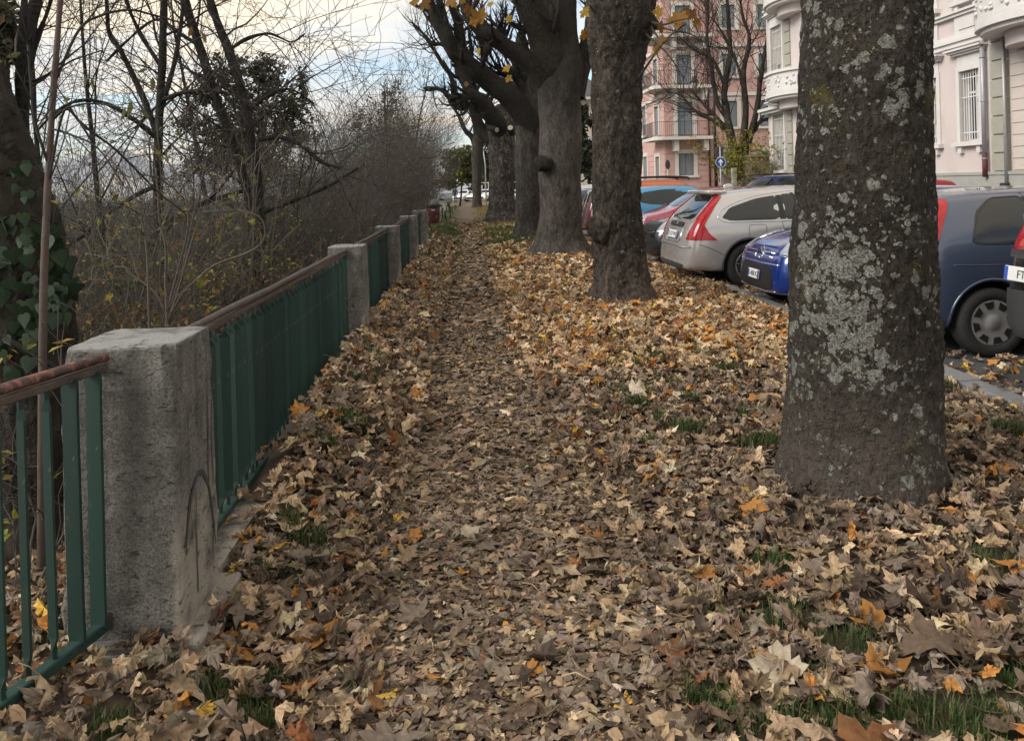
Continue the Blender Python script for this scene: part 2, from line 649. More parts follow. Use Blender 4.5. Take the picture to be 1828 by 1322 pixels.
xs = np.concatenate([-np.geomspace(6000, 12, 26), np.arange(-11, -3, 0.5), np.arange(-3, 4.2, 0.09), np.arange(4.2, 14, 0.7), np.geomspace(14, 6000, 24)])
ys = np.concatenate([np.linspace(-300, -2, 8), np.arange(-1.5, 1.6, 0.5), np.arange(1.6, 16, 0.1), np.arange(16, 40, 0.5), np.geomspace(40, 9000, 40)])
gx, gy = np.meshgrid(xs, ys, indexing='ij')
gzz = gz(gx, gy)
V = np.stack([gx, gy, gzz], -1).reshape(-1, 3)
nx, ny = len(xs), len(ys)
idx = np.arange(nx * ny).reshape(nx, ny)
F = np.stack([idx[:-1, :-1], idx[1:, :-1], idx[1:, 1:], idx[:-1, 1:]], -1).reshape(-1, 4)
nn, ss = NS(V[:, 0], V[:, 1])
nz = fbm(np.stack([V[:, 0] * 1.1, V[:, 1] * 1.1, 0 * nn], -1), 3)
soil = np.array((0.062, 0.046, 0.034))
trod = np.array((0.10, 0.078, 0.06))
straw = np.array((0.175, 0.13, 0.062))
green = np.array((0.045, 0.085, 0.022))
col = np.tile(soil, (len(V), 1))
pc = -0.012 * np.maximum(ss - 8, 0)
w_path = np.exp(-((nn - pc) / (0.55 + 0.01 * ss)) ** 2)[:, None]
wg = (sstep(19, 30, ss + 3 * nz))[:, None]
col = col * (1 - wg) + (straw * (1 + 0.25 * nz[:, None])) * wg
gl = (sstep(11, 20, ss) * np.exp(-((nn + 0.75 + 0.004 * ss) / 0.35) ** 2) * sstep(-0.5, 0.2, nz + 0.1))[:, None]
gr = (sstep(18, 22, ss) * (1 - sstep(26, 33, ss)) * np.exp(-((nn - 1.2) / 0.8) ** 2) * sstep(-0.3, 0.3, nz))[:, None]
col = col * (1 - gl) + green * gl
col = col * (1 - gr * 0.8) + green * gr * 0.8
col = col * (1 - w_path * 0.85) + trod * w_path * 0.85
far = sstep(60, 400, np.hypot(V[:, 0], V[:, 1]))[:, None]
col = col * (1 - far) + np.array((0.07, 0.085, 0.06)) * far
MAT['ground'] = tint_mat('ground_soil', 0.95, 14, 0.4, 0.9)
ground = mk('ground', V, F, MAT['ground'], smooth=True, colors=col)
tag(ground, kind='structure')

# road with parked cars, pavement beyond
n_l = [3.66, 5.0, 7.0, 9.0, 10.7]
s_l = np.concatenate([np.arange(-12, 60, 3.0), np.arange(60, 160, 8.0)])


def strip(n_l, s_l, z0, wob=0.0):
    V = []
    for n in n_l:
        for s in s_l:
            p = W(n, s)
            V.append((p[0], p[1], z0 - 0.32 * float(sstep(45, 95, p[1]))))
    a, b = len(n_l), len(s_l)
    idx = np.arange(a * b).reshape(a, b)
    F = np.stack([idx[:-1, :-1], idx[1:, :-1], idx[1:, 1:], idx[:-1, 1:]], -1).reshape(-1, 4)
    return np.array(V), F


V, F = strip(n_l, s_l, -0.08)
tag(mk('road', V, F, MAT['asphalt']), kind='structure')
V, F = strip([10.72, 13.6, 40], s_l[:20], 0.05)
tag(mk('pavement', V, F, MAT['pavement']), kind='structure')

# kerb stones
kerb = empty('kerb', W(3.6, 4, 0))
tag(kerb, kind='structure')
kr = random.Random(5)
V0, F0 = bevel_box(-0.085, 0.085, 0, 0.985, -0.3, 0.0, 0.012, 2)
kme = np_mesh('kerb_stone', V0, F0, False, None, MAT['kerb'])
for i in range(34):
    s = 1.5 + i * 1.0
    p = W(3.585 + kr.uniform(-0.008, 0.008), s, 0.018 + kr.uniform(-0.01, 0.008))
    o = link('kerb_stone', kme, kerb, tuple(p - wloc(kerb)))
    o.rotation_euler = (kr.uniform(-.01, .01), kr.uniform(-.02, .02), HEAD + kr.uniform(-.006, .006))
Vp, Fp = sbox(10.60, 10.715, -10, 60, -0.3, 0.055)
tag(mk('kerb', Vp, Fp, MAT['kerb']), kind='structure')

# far mountains beyond the valley on the left
az = np.linspace(math.radians(-62), math.radians(12), 260)
rr = np.array([4200, 4700, 5400, 6300])
pts = []
for k, r in enumerate(rr):
    prof = (0.35, 0.8, 1.0, 0.6)[k]
    e = 0.052 + 0.022 * fbm(np.stack([az * 9, 0 * az + k * 3.1, 0 * az], -1), 5)
    e = e + 0.026 * np.exp(-((az - math.atan(-0.503)) / 0.035) ** 2) + 0.014 * np.exp(-((az + 0.60) / 0.05) ** 2)
    e = e * (1 - 0.85 * sstep(-0.36, -0.2, az))
    pts.append(np.stack([r * np.sin(az), r * np.cos(az), -60 + (e * 4700 + 60) * prof], -1))
pts = np.array(pts)
a, b = pts.shape[:2]
idx = np.arange(a * b).reshape(a, b)
F = np.stack([idx[:-1, :-1], idx[1:, :-1], idx[1:, 1:], idx[:-1, 1:]], -1).reshape(-1, 4)
MAT['mountain'] = M('mountain_rock_and_snow', (0.27, 0.29, 0.33), 0.95, 0.35, 0.004)
tag(mk('mountains', pts.reshape(-1, 3), F, MAT['mountain'], smooth=True), kind='structure')

# ------------------------------------------------------------------ fence: concrete posts and green railings
def post_mesh(top=0.995, seed=0, wl=0.30):
    # n from -0.30 to 0 , s from 0 to 0.38, a hair wider at the foot
    bm = bmesh.new()
    V, F = box(-wl, 0, 0, 0.385, 0, top)
    vs = [bm.verts.new(v) for v in V]
    for f in F:
        bm.faces.new([vs[i] for i in f])
    bmesh.ops.bevel(bm, geom=list(bm.edges), offset=0.012, segments=2, affect='EDGES', profile=0.6)
    bmesh.ops.subdivide_edges(bm, edges=[e for e in bm.edges if e.calc_length() > 0.1], cuts=14, use_grid_fill=True)
    bmesh.ops.triangulate(bm, faces=[f for f in bm.faces if len(f.verts) > 4])
    bm.verts.index_update()
    V = np.array([v.co[:] for v in bm.verts])
    F = {}
    for f in bm.faces:
        F.setdefault(len(f.verts), []).append([v.index for v in f.verts])
    bm.free()
    k = (1 - V[:, 2] / top) * 0.014
    V[:, 0] += np.where(V[:, 0] > -0.15, k, -k)
    V[:, 1] += np.where(V[:, 1] > 0.19, k, -k)
    nz = fbm(V * 14 + seed, 4)[:, None]
    chip = np.maximum(fbm(V * 9 + seed * 3, 3) - 0.35, 0)[:, None]
    V += (0.0045 * nz - 0.02 * chip * (np.abs(V[:, :1] + wl / 2) > wl / 2 - 0.02) * (np.abs(V[:, 1:2] - 0.19) > 0.17)) * np.sign(V - np.array((-0.15, 0.19, 0.5))) * np.array((1, 1, 0.3))
    # a chipped edge here and there
    return V, [np.array(f) for f in F.values()]


def ribbon(pts, w, nrm):
    """flat strip along pts with half width w lying on a face with normal nrm"""
    p = np.array(pts, float)
    t = np.gradient(p, axis=0)
    t /= np.linalg.norm(t, axis=1, keepdims=True) + 1e-9
    sd = np.cross(t, np.asarray(nrm, float))
    w = np.broadcast_to(np.asarray(w, float), (len(p),))[:, None]
    V = np.concatenate([p - sd * w, p + sd * w])
    k = len(p)
    i = np.arange(k - 1)
    return V, np.stack([i, i + 1, i + 1 + k, i + k], -1)


MAT['graffiti'] = M('faded_spray_paint', (0.045, 0.044, 0.045), 0.85, 0.35, 40, 0.3, 80)
POST_S = [2.68, 7.03, 10.5, 14.2, 17.5]
P_BASE = [0.0, 0.12, 0.12, 0.05, 0.03]
post_lbl = ['large weathered concrete fence post nearest the viewer, with faded graffiti arcs',
            'concrete fence post half buried in leaves, second from the viewer',
            'concrete fence post in the middle of the row, third from the viewer',
            'slim-looking distant concrete fence post, fourth from the viewer',
            'farthest concrete fence post, just before the dark red bin']
for i, s in enumerate(POST_S):
    V, F = post_mesh(0.995, i * 9.1, 0.36 if i == 0 else 0.30)
    n0 = -1.005 if i == 0 else -0.965
    root = empty('fence_post', tuple(W(n0 - 0.15, s + 0.19, 0)), post_lbl[i], 'post', 'concrete posts of the path fence', HEAD)
    Vl = V - np.array((-0.15, 0.19, 0))
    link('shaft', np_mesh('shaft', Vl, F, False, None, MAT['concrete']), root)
    Vs, Fs = bevel_box(-0.22, 0.235 if i == 0 else 0.2, -0.24, 0.24, -0.35, 0.03, 0.01, 1)
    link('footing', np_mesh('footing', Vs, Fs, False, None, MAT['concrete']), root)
    if i == 0:
        g = MB()
        xf = 0.1535     # path face, bulges a little towards the foot

        def gp(lst):    # (s, z) on the path face
            c = catmull(lst, 28)
            return np.stack([xf + (1 - c[:, 1] / 0.995) * 0.014 + 0.0015, c[:, 0], c[:, 1]], -1)
        for lst, w in (([(-0.15, 0.30), (-0.09, 0.43), (0.0, 0.50), (0.07, 0.46), (0.12, 0.36), (0.15, 0.18)], 0.011),
                       ([(-0.05, 0.10), (-0.045, 0.28), (-0.03, 0.46)], 0.0045),
                       ([(0.10, 0.42), (0.115, 0.60), (0.13, 0.82)], 0.005),
                       ([(0.155, 0.40), (0.15, 0.56), (0.165, 0.72)], 0.004)):
            Vr, Fr = ribbon(gp(lst), np.linspace(w, w * 0.6, 28), (1, 0, 0))
            g.add(Vr, Fr)
        V2, F2 = g.data()
        link('graffiti', np_mesh('graffiti', V2, F2, False, None, MAT['graffiti']), root)
        rc = random.Random(3)
        cz = np.linspace(0.30, 0.74, 30)
        cp = np.stack([0 * cz + xf + (1 - cz / 0.995) * 0.014 + 0.0018, -0.085 + np.cumsum([rc.uniform(-.004, .0042) for _ in cz]), cz], -1)
        Vr, Fr = ribbon(cp, [rc.uniform(0.0006, 0.0024) for _ in cz], (1, 0, 0))
        link('crack', np_mesh('crack', Vr, Fr, False, None, MAT['dark']), root)
        Vb, Fb = bevel_box(-0.085, -0.06, -0.222, -0.195, 0.07, 0.125, 0.006, 1)
        link('rusty_bracket', np_mesh('rusty_bracket', Vb, Fb, False, None, MAT['rust']), root)

# plinth strip under the railings
for k, (s0, s1) in enumerate([(0.2, 2.64)] + [(POST_S[i] + 0.41, POST_S[i + 1] - 0.03) for i in range(4)]):
    if k == 0:
        pa, pb = W(-1.84, s0), W(-1.17, s1)
        d = (pb - pa) / np.linalg.norm(pb - pa)
        q = np.array((d[1], -d[0], 0))
        V, F = box(0, 1, 0, 1, 0, 1)
        V = np.array([pa + d * (v[1] * np.linalg.norm(pb - pa)) + q * (v[0] * 0.20 - 0.10) + np.array((0, 0, -0.3 + v[2] * 0.302)) for v in V])
    else:
        V, F = sbox(-1.26, -1.0, s0, s1, -0.3, 0.055)
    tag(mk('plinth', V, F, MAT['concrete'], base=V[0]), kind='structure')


def bar_mesh(h, w, t=0.008, en=0.42, twist=True):
    """flat bar: squeezed and turned into the rail plane at both ends, edge-on to the path in the middle"""
    e = 0.075
    zs = [0, e * 0.55, e, h - e, h - e * 0.55, h]
    ww = [en, en * 1.1, 1, 1, en * 1.1, en]
    an = [0, 0.1, 1, 1, 0.1, 0] if twist else [1] * 6
    V = []
    for z, k, a in zip(zs, ww, an):
        a = math.radians(88) * a
        for sx, sy in ((-1, -1), (1, -1), (1, 1), (-1, 1)):
            x, y = sx * w * k / 2, sy * t / 2
            V.append((x * math.sin(a) + y * math.cos(a), x * math.cos(a) - y * math.sin(a), z))
    F = []
    for r in range(5):
        for j in range(4):
            F.append((r * 4 + j, r * 4 + (j + 1) % 4, r * 4 + 4 + (j + 1) % 4, r * 4 + 4 + j))
    F += [(3, 2, 1, 0), (20, 21, 22, 23)]
    return np_mesh('bar', np.array(V), np.array(F), False, None, MAT['paint_green_b'])


bar_n = bar_mesh(0.835, 0.041)
bar_1 = bar_mesh(0.835, 0.030, 0.009, 0.5)
bar_w = bar_mesh(0.835, 0.052, 0.012, 0.97, False)
rail_lbl = ['green railing panel at the left edge with chipped red handrail',
            'long green railing panel with peeling brown handrail behind the nearest post',
            'green railing panel between the second and third concrete posts',
            'green railing panel between the third and fourth concrete posts',
            'short-looking far green railing panel before the last concrete post']
fr = random.Random(11)
ends = [(W(-1.88, 0.2), W(-1.225, 2.70))] + [(W(-1.115, POST_S[i] + 0.37), W(-1.115, POST_S[i + 1] + 0.02)) for i in range(4)]
for k, (pa, pb) in enumerate(ends):
    L = np.linalg.norm(pb - pa)
    ang = math.atan2(pb[1] - pa[1], pb[0] - pa[0]) - math.pi / 2
    root = empty('railing_panel', tuple(pa), rail_lbl[k], 'railing', 'green railing panels of the path fence', ang)
    # worn round handrail on a flat strip
    yy = np.linspace(0, L, 24)
    item = (np.stack([0.002 * np.sin(yy * 5 + k), yy, 0.965 + 0.003 * np.sin(yy * 2.3 + k)], -1), 0.0195 + 0.0008 * np.sin(yy * 31))
    V, F = tubes([item], 14).data()
    V[:, 2] = 0.962 + (V[:, 2] - 0.962) * 0.8
    link('handrail', np_mesh('handrail', V, F, True, None, MAT['rust_rail'] if k == 0 else MAT['rust_rail_b']), root)
    V, F = bevel_box(-0.016, 0.016, 0.005, L - 0.005, 0.918, 0.942, 0.003, 1)
    link('upper_rail', np_mesh('upper_rail', V, F, False, None, MAT['rust_rail_b']), root)
    V, F = bevel_box(-0.02, 0.02, 0.005, L - 0.005, 0.072, 0.106, 0.004, 1)
    link('lower_rail', np_mesh('lower_rail', V, F, False, None, MAT['paint_green']), root)
    nb = int(L / 0.098)
    for j in range(nb):
        y = L - 0.07 - j * (L - 0.12) / nb
        wide = j in (0, 1) or (k > 0 and j in (nb - 1, nb - 2))
        o = link('bar', bar_w if wide else bar_1 if k == 0 else bar_n, root, (fr.uniform(-.003, .003), y, 0.094))
        o.rotation_euler = (fr.uniform(-.006, .006), fr.uniform(-.006, .006), fr.uniform(-.2, .2))
# ------------------------------------------------------------------ trees
MAT['bark_near'] = None


def grow(rng, out, p, d, L, r, lvl, maxl, nch, wander=0.25, up=0.08, spread=(30, 65), ratio=(0.45, 0.75), rr=0.55, tip=0.35, seg=None):
    n = seg or (6 if lvl == 0 else 5 if lvl == 1 else 4)
    pts, rad = [tuple(p)], [r]
    x, y, z = p
    dx, dy, dz = d
    st = L / n
    for i in range(n):
        dx += rng.gauss(0, wander)
        dy += rng.gauss(0, wander)
        dz += rng.gauss(0, wander) + up
        m = math.sqrt(dx * dx + dy * dy + dz * dz) + 1e-9
        dx, dy, dz = dx / m, dy / m, dz / m
        x += dx * st
        y += dy * st
        z += dz * st
        pts.append((x, y, z))
        rad.append(r * (1 - (1 - tip) * (i + 1) / n))
    out.append((pts, rad, lvl))
    if lvl < maxl:
        k = nch[min(lvl, len(nch) - 1)]
        spawn(rng, out, pts, rad, k, L, lvl, maxl, nch, wander, up, spread, ratio, rr, tip)


def spawn(rng, out, pts, rad, k, L, lvl, maxl, nch, wander=0.25, up=0.08, spread=(30, 65), ratio=(0.45, 0.75), rr=0.55, tip=0.35, t0=0.25, bias=None):
    n = len(pts) - 1
    for c in range(k):
        t = (t0 + (1 - t0) * rng.random()) * n
        i = min(int(t), n - 1)
        f = t - i
        a, b = pts[i], pts[i + 1]
        q = tuple(a[j] + (b[j] - a[j]) * f for j in range(3))
        dv = [b[j] - a[j] for j in range(3)]
        m = math.sqrt(sum(v * v for v in dv)) + 1e-9
        dv = [v / m for v in dv]
        an = math.radians(rng.uniform(*spread))
        rx = [rng.gauss(0, 1) for _ in range(3)]
        if bias:
            rx = [rx[j] + bias[j] for j in range(3)]
        dp = sum(rx[j] * dv[j] for j in range(3))
        rx = [rx[j] - dp * dv[j] for j in range(3)]
        m = math.sqrt(sum(v * v for v in rx)) + 1e-9
        nd = [dv[j] * math.cos(an) + rx[j] / m * math.sin(an) for j in range(3)]
        r0 = (rad[i] * (1 - f) + rad[i + 1] * f) * rr
        grow(rng, out, q, nd, L * rng.uniform(*ratio), r0, lvl + 1, maxl, nch, wander, up, spread, ratio, rr, tip)


def branch_mb(out, sides=(8, 6, 4, 3, 3)):
    mb = MB()
    for l in range(5):
        it = [(np.array(p), np.array(r)) for p, r, lv in out if lv == l]
        if it:
            V, F = tubes(it, sides[l], cap=sides[l] > 3).data()
            mb.add(V, F)
    return mb


def trunk_from_outline(rows, Y, samples, seg, amp, seed, flare=None, nscale=5.0, fine=0.0, lobes=5):
    """rows: (py, left px, right px) read from top to bottom; a round trunk with bark relief"""
    rows = sorted(rows, key=lambda r: -r[0])
    ctl = []
    for py, l, r in rows:
        a, b = P(l, py, Y), P(r, py, Y)
        ctl.append((*(0.5 * (a + b)), 0.5 * np.linalg.norm(b - a)))
    c = catmull(ctl, samples)
    th = np.arange(seg) / seg * 2 * math.pi
    rngs = np.random.RandomState(seed)
    ph = rngs.rand(8) * 6.28
    V = []
    for k, (x, y, z, r) in enumerate(c):
        fl = 0.0 if flare is None else flare * math.exp(-max(z, 0) / 0.16)
        lob = 1 + 0.018 * np.sin(3 * th + ph[0] + z * 0.7) + 0.012 * np.sin(5 * th + ph[1] - z * 1.1)
        lob = lob + fl * (0.55 + 0.45 * np.sin(lobes * th + ph[2])) * 1.0
        V.append(np.stack([x + r * lob * np.cos(th), y + r * lob * np.sin(th), 0 * th + z], -1))
    V = np.array(V)
    flat = V.reshape(-1, 3)
    cen = np.repeat(c[:, None, :3], seg, 1).reshape(-1, 3)
    out = flat - cen
    out /= np.linalg.norm(out, axis=1, keepdims=True)
    nz = fbm(flat * np.array((nscale, nscale, nscale * 0.55)) + seed, 5, 0.55)
    rid = 1 - np.abs(fbm(flat * np.array((nscale * 2.2, nscale * 2.2, nscale * 0.9)) + seed * 2.0, 3))
    flat = flat + out * (amp * (nz * 0.8 + rid * 0.5))[:, None]
    if fine:        # small flaking plates
        pl = fbm(flat * np.array((34, 34, 20)) + seed * 5.0, 3)
        flat = flat + out * (fine * np.where(pl > 0, np.sqrt(np.abs(pl)), -np.abs(pl) ** 0.7))[:, None]
    n = len(c)
    i = np.arange(n - 1)
    j = np.arange(seg)
    j2 = (j + 1) % seg
    F = np.stack([i[:, None] * seg + j, i[:, None] * seg + j2, (i[:, None] + 1) * seg + j2, (i[:, None] + 1) * seg + j], -1).reshape(-1, 4)
    flat = np.concatenate([flat, c[-1:, :3]])
    cap = np.stack([(n - 1) * seg + j, (n - 1) * seg + j2, np.full(seg, n * seg)], -1)
    return flat, [F, cap], c


def limb_px(lst, Yend=None):
    """lst: (px, py, Y, width px)"""
    ctl = [(*P(a, b, Y), 0.5 * w * Y / FPX) for a, b, Y, w in lst]
    c = catmull(ctl, max(6, len(lst) * 4))
    return c[:, :3], np.maximum(c[:, 3], 0.003)


def rough_tube(p, r, seg, amp, seed, nscale=7):
    V, F = tubes([(p, r)], seg, cap=True).data()
    n = len(p)
    cen = np.repeat(np.asarray(p)[:, None], seg, 1).reshape(-1, 3)
    o = V - cen
    o /= np.linalg.norm(o, axis=1, keepdims=True) + 1e-9
    V = V + o * (amp * fbm(V * nscale + seed, 4))[:, None]
    return V, F


def lump(center, r, sq=(1, 1, 1), seed=0, amp=0.18, seg=20):
    V, F = lathe([(max(0.001, math.sin(a)), -math.cos(a)) for a in np.linspace(0, math.pi, seg // 2 + 2)], seg)
    V = V * np.array(sq)
    V = V * (1 + amp * fbm(V * 2.6 + seed, 4))[:, None] * r
    return V + np.asarray(center), F


# ---- nearest tree, right: lichen-covered trunk
T1Y = 3.98
c1 = G(1540, 905, 0)
T1base = np.array((1.73, T1Y, 0.0))
lp = [P(1480, 470, 3.66) - T1base, P(1500, 560, 3.66) - T1base, P(1455, 440, 3.68) - T1base, P(1530, 640, 3.66) - T1base, P(1590, 660, 3.66) - T1base]
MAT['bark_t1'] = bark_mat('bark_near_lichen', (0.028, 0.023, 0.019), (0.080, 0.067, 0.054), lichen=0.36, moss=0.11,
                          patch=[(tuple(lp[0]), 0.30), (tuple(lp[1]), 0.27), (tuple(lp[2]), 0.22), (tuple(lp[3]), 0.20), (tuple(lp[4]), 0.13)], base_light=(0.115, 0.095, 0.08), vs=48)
rows1 = [(-420, 1459, 1657), (-200, 1447, 1653), (0, 1440, 1650), (150, 1435, 1651), (300, 1428, 1653), (500, 1416, 1657), (650, 1413, 1660), (760, 1407, 1663), (830, 1395, 1667), (880, 1381, 1673), (960, 1365, 1683)]
t1 = empty('street_tree', tuple(T1base), 'thick lichen-spotted tree trunk in the right foreground', 'tree', 'trees along the path')
V, F, c = trunk_from_outline(rows1, T1Y, 330, 170, 0.012, 3, flare=0.06, nscale=8.0, fine=0.006)
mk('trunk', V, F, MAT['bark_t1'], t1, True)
rng = random.Random(21)
out = []
for az_, el, L, r in ((0.3, 62, 3.2, 0.2), (2.4, 58, 3.4, 0.19), (4.4, 55, 3.0, 0.18)):
    d = (math.cos(az_) * math.cos(math.radians(el)), math.sin(az_) * math.cos(math.radians(el)), math.sin(math.radians(el)))
    grow(rng, out, c[-1, :3] - np.array((0, 0, 0.15)), d, L, r, 0, 2, (5, 5), 0.12, 0.05)
MAT['bark_dark'] = bark_mat('bark_dark', (0.022, 0.019, 0.016), (0.058, 0.050, 0.042), moss=0.0, vs=34)
branch_mb(out, (12, 8, 5)).mk('crown', MAT['bark_dark'], t1, True)

# ---- second tree
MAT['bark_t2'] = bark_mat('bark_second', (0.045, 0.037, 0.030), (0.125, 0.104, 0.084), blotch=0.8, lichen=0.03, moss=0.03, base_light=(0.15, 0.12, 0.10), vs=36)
T2Y = 9.75
b2 = P(1112, 550, T2Y)
t2 = empty('street_tree', (b2[0], T2Y, 0.0), 'stout grey-brown trunk with flared foot ringed by orange leaves', 'tree', 'trees along the path')
rows2 = [(-300, 1040, 1172), (-150, 1044, 1172), (0, 1047, 1168), (60, 1051, 1160), (110, 1055, 1147), (200, 1060, 1141), (300, 1061, 1141), (380, 1060, 1144), (430, 1062, 1150), (490, 1063, 1158), (530, 1058, 1170), (553, 1049, 1184), (575, 1040, 1196)]
V, F, c = trunk_from_outline(rows2, T2Y, 240, 110, 0.030, 8, flare=0.22, nscale=5.0, lobes=5, fine=0.012)
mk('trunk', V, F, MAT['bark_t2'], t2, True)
V, F = lump(P(1076, 408, T2Y - 0.16), 0.19, (0.85, 0.8, 1.15), 2, 0.34, 28)
mk('burl', V, F, MAT['bark_t2'], t2, True)
V, F = lump(P(1155, 42, T2Y - 0.05), 0.16, (0.95, 0.8, 0.85), 5)
mk('branch_stub', V, F, MAT['bark_dark'], t2, True)
out = []
for az_, el, L, r in ((0.6, 55, 3.4, 0.2), (2.2, 50, 3.6, 0.2), (3.6, 60, 3.0, 0.17), (5.2, 52, 3.2, 0.18)):
    d = (math.cos(az_) * math.cos(math.radians(el)), math.sin(az_) * math.cos(math.radians(el)), math.sin(math.radians(el)))
    grow(rng, out, c[-1, :3] - np.array((0, 0, 0.2)), d, L, r, 0, 2, (6, 5), 0.12, 0.05)
branch_mb(out, (12, 8, 5)).mk('crown', MAT['bark_dark'], t2, True)

# ---- third tree, smooth pale trunk, forked limbs
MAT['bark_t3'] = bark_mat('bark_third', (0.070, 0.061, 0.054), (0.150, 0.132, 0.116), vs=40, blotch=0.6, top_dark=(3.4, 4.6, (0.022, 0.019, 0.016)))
T3Y = 16.7
b3 = P(998, 460, T3Y)
t3 = empty('street_tree', (b3[0], T3Y, 0.0), 'pale smooth trunk with a dark round burl and forking limbs', 'tree', 'trees along the path')
rows3 = [(-60, 990, 1026), (-10, 986, 1027), (40, 982, 1030), (80, 976, 1034), (115, 968, 1040), (150, 961, 1040), (200, 963, 1035), (260, 962, 1036), (330, 963, 1036), (390, 963, 1037), (420, 958, 1040), (440, 951, 1048), (465, 938, 1060), (480, 925, 1070)]
V, F, c = trunk_from_outline(rows3, T3Y, 180, 90, 0.035, 12, flare=0.34, nscale=3.5, lobes=7)
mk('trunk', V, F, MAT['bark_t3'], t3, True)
V, F = lump(P(969, 292, T3Y - 0.42), 0.19, (1.05, 0.8, 0.9), 9, 0.3)
mk('burl', V, F, MAT['bark_dark'], t3, True)
MAT['bark_limb'] = bark_mat('bark_limb', (0.016, 0.014, 0.012), (0.044, 0.039, 0.033), moss=0.04, vs=30)
MAT['bark_limb3'] = bark_mat('bark_limb_brown', (0.024, 0.020, 0.017), (0.064, 0.055, 0.047), moss=0.03, vs=30)


def limbs(root, lst, mat, twigs, seed, name='limb', tw=(3, 4), L=1.3, up=0.16, maxl=3, rr=0.4, trunkmat=None):
    mb = MB()
    rg = random.Random(seed)
    out = []
    for k, l in enumerate(lst):
        p, r = limb_px(l)
        V, F = rough_tube(p, r, 14, float(r.mean()) * 0.16, seed + k * 3, 5)
        mk(name, V, F, mat, root, True)
        spawn(rg, out, [tuple(x) for x in p], list(r), twigs, L, 0, maxl, tw, 0.22, up, (35, 75), (0.35, 0.8), rr, 0.3, 0.2)
    if out:
        out = [(p, [min(v, 0.07) for v in r], l) for p, r, l in out]
        branch_mb(out, (8, 6, 4, 3, 3)).mk('twigs', mat, root, True)


y = T3Y
limbs(t3, [
    [(1000, 170, y, 60), (985, 120, y - .1, 62), (968, 62, y - .3, 52), (945, 10, y - .5, 46), (920, -60, y - .7, 40), (890, -160, y - 1, 30)],
    [(985, 165, y, 44), (945, 114, y - .3, 34), (905, 84, y - .5, 31), (868, 58, y - .7, 29), (845, 38, y - .8, 26), (832, 10, y - .9, 22), (824, -60, y - 1, 18)],
    [(1007, -20, y, 38), (1008, -70, y, 36), (1012, -150, y, 30)],
    [(1020, 170, y, 46), (1040, 105, y + .1, 36), (1058, 55, y + .2, 32), (1072, 0, y + .3, 28), (1090, -120, y + .4, 22)],
], MAT['bark_limb3'], 12, 31, L=1.6, up=0.24)

# ---- fourth tree: dark trunk with the long sweeping limb to the left
MAT['bark_t4'] = bark_mat('bark_fourth', (0.038, 0.034, 0.029), (0.10, 0.09, 0.075), blotch=0.6, moss=0.05, vs=26)
T4Y = 22.3
b4 = P(943, 425, T4Y)
t4 = empty('street_tree', (b4[0], T4Y, 0.0), 'dark mossy trunk with a long sweeping left limb', 'tree', 'trees along the path')
rows4 = [(100, 955, 965), (112, 945, 974), (132, 936, 981), (160, 927, 978), (200, 922, 972), (260, 920, 967), (330, 921, 966), (390, 919, 968), (412, 915, 972), (432, 905, 982), (440, 898, 990)]
V, F, c = trunk_from_outline(rows4, T4Y, 90, 48, 0.03, 17, flare=0.18, nscale=3.0)
mk('trunk', V, F, MAT['bark_t4'], t4, True)
y = T4Y
limbs(t4, [
    [(950, 225, y, 52), (930, 195, y - .2, 48), (903, 167, y - .4, 40), (870, 142, y - .6, 36), (840, 120, y - .8, 33), (815, 96, y - .9, 29), (795, 64, y - 1, 25), (778, 30, y - 1, 22), (762, -10, y - 1.1, 18), (745, -70, y - 1.2, 14)],
    [(842, 122, y - .8, 22), (826, 90, y - .8, 18), (820, 50, y - .7, 16), (806, 5, y - .7, 14), (800, -60, y - .7, 12)],
    [(950, 205, y, 40), (940, 165, y - .1, 30), (925, 140, y - .1, 22), (905, 132, y - .2, 16), (888, 128, y - .2, 12)],
    [(955, 150, y, 46), (962, 100, y, 40), (975, 40, y + .2, 34), (985, -40, y + .3, 28)],
    [(860, 140, y - .7, 12), (862, 100, y - .7, 10), (858, 60, y - .6, 9), (862, 10, y - .6, 7)],
    [(905, 95, y - .2, 16), (898, 62, y - .2, 14), (893, 48, y - .2, 13)],
], MAT['bark_limb'], 14, 47, L=1.7, up=0.26)

# ---- fifth tree: cut stumps of sawn limbs
MAT['bark_t5'] = bark_mat('bark_fifth', (0.036, 0.03, 0.026), (0.17, 0.152, 0.135), blotch=1.0, lichen=0.10, vs=20)
MAT['cut_wood'] = M('cut_wood', (0.30, 0.27, 0.21), 0.8, 0.25, 20, 0.3, 40)
T5Y = 32.6
b5 = P(896, 396, T5Y)
t5 = empty('street_tree', (b5[0], T5Y, 0.0), 'dark blotched trunk with pale sawn-off limb ends', 'tree', 'trees along the path')
rows5 = [(186, 888, 896), (196, 878, 906), (208, 871, 913), (230, 870, 919), (270, 873, 919), (320, 874, 918), (360, 873, 919), (385, 868, 925), (400, 858, 938), (406, 850, 946)]
V, F, c = trunk_from_outline(rows5, T5Y, 80, 44, 0.045, 23, flare=0.25, nscale=2.6)
mk('trunk', V, F, MAT['bark_t5'], t5, True)
y = T5Y
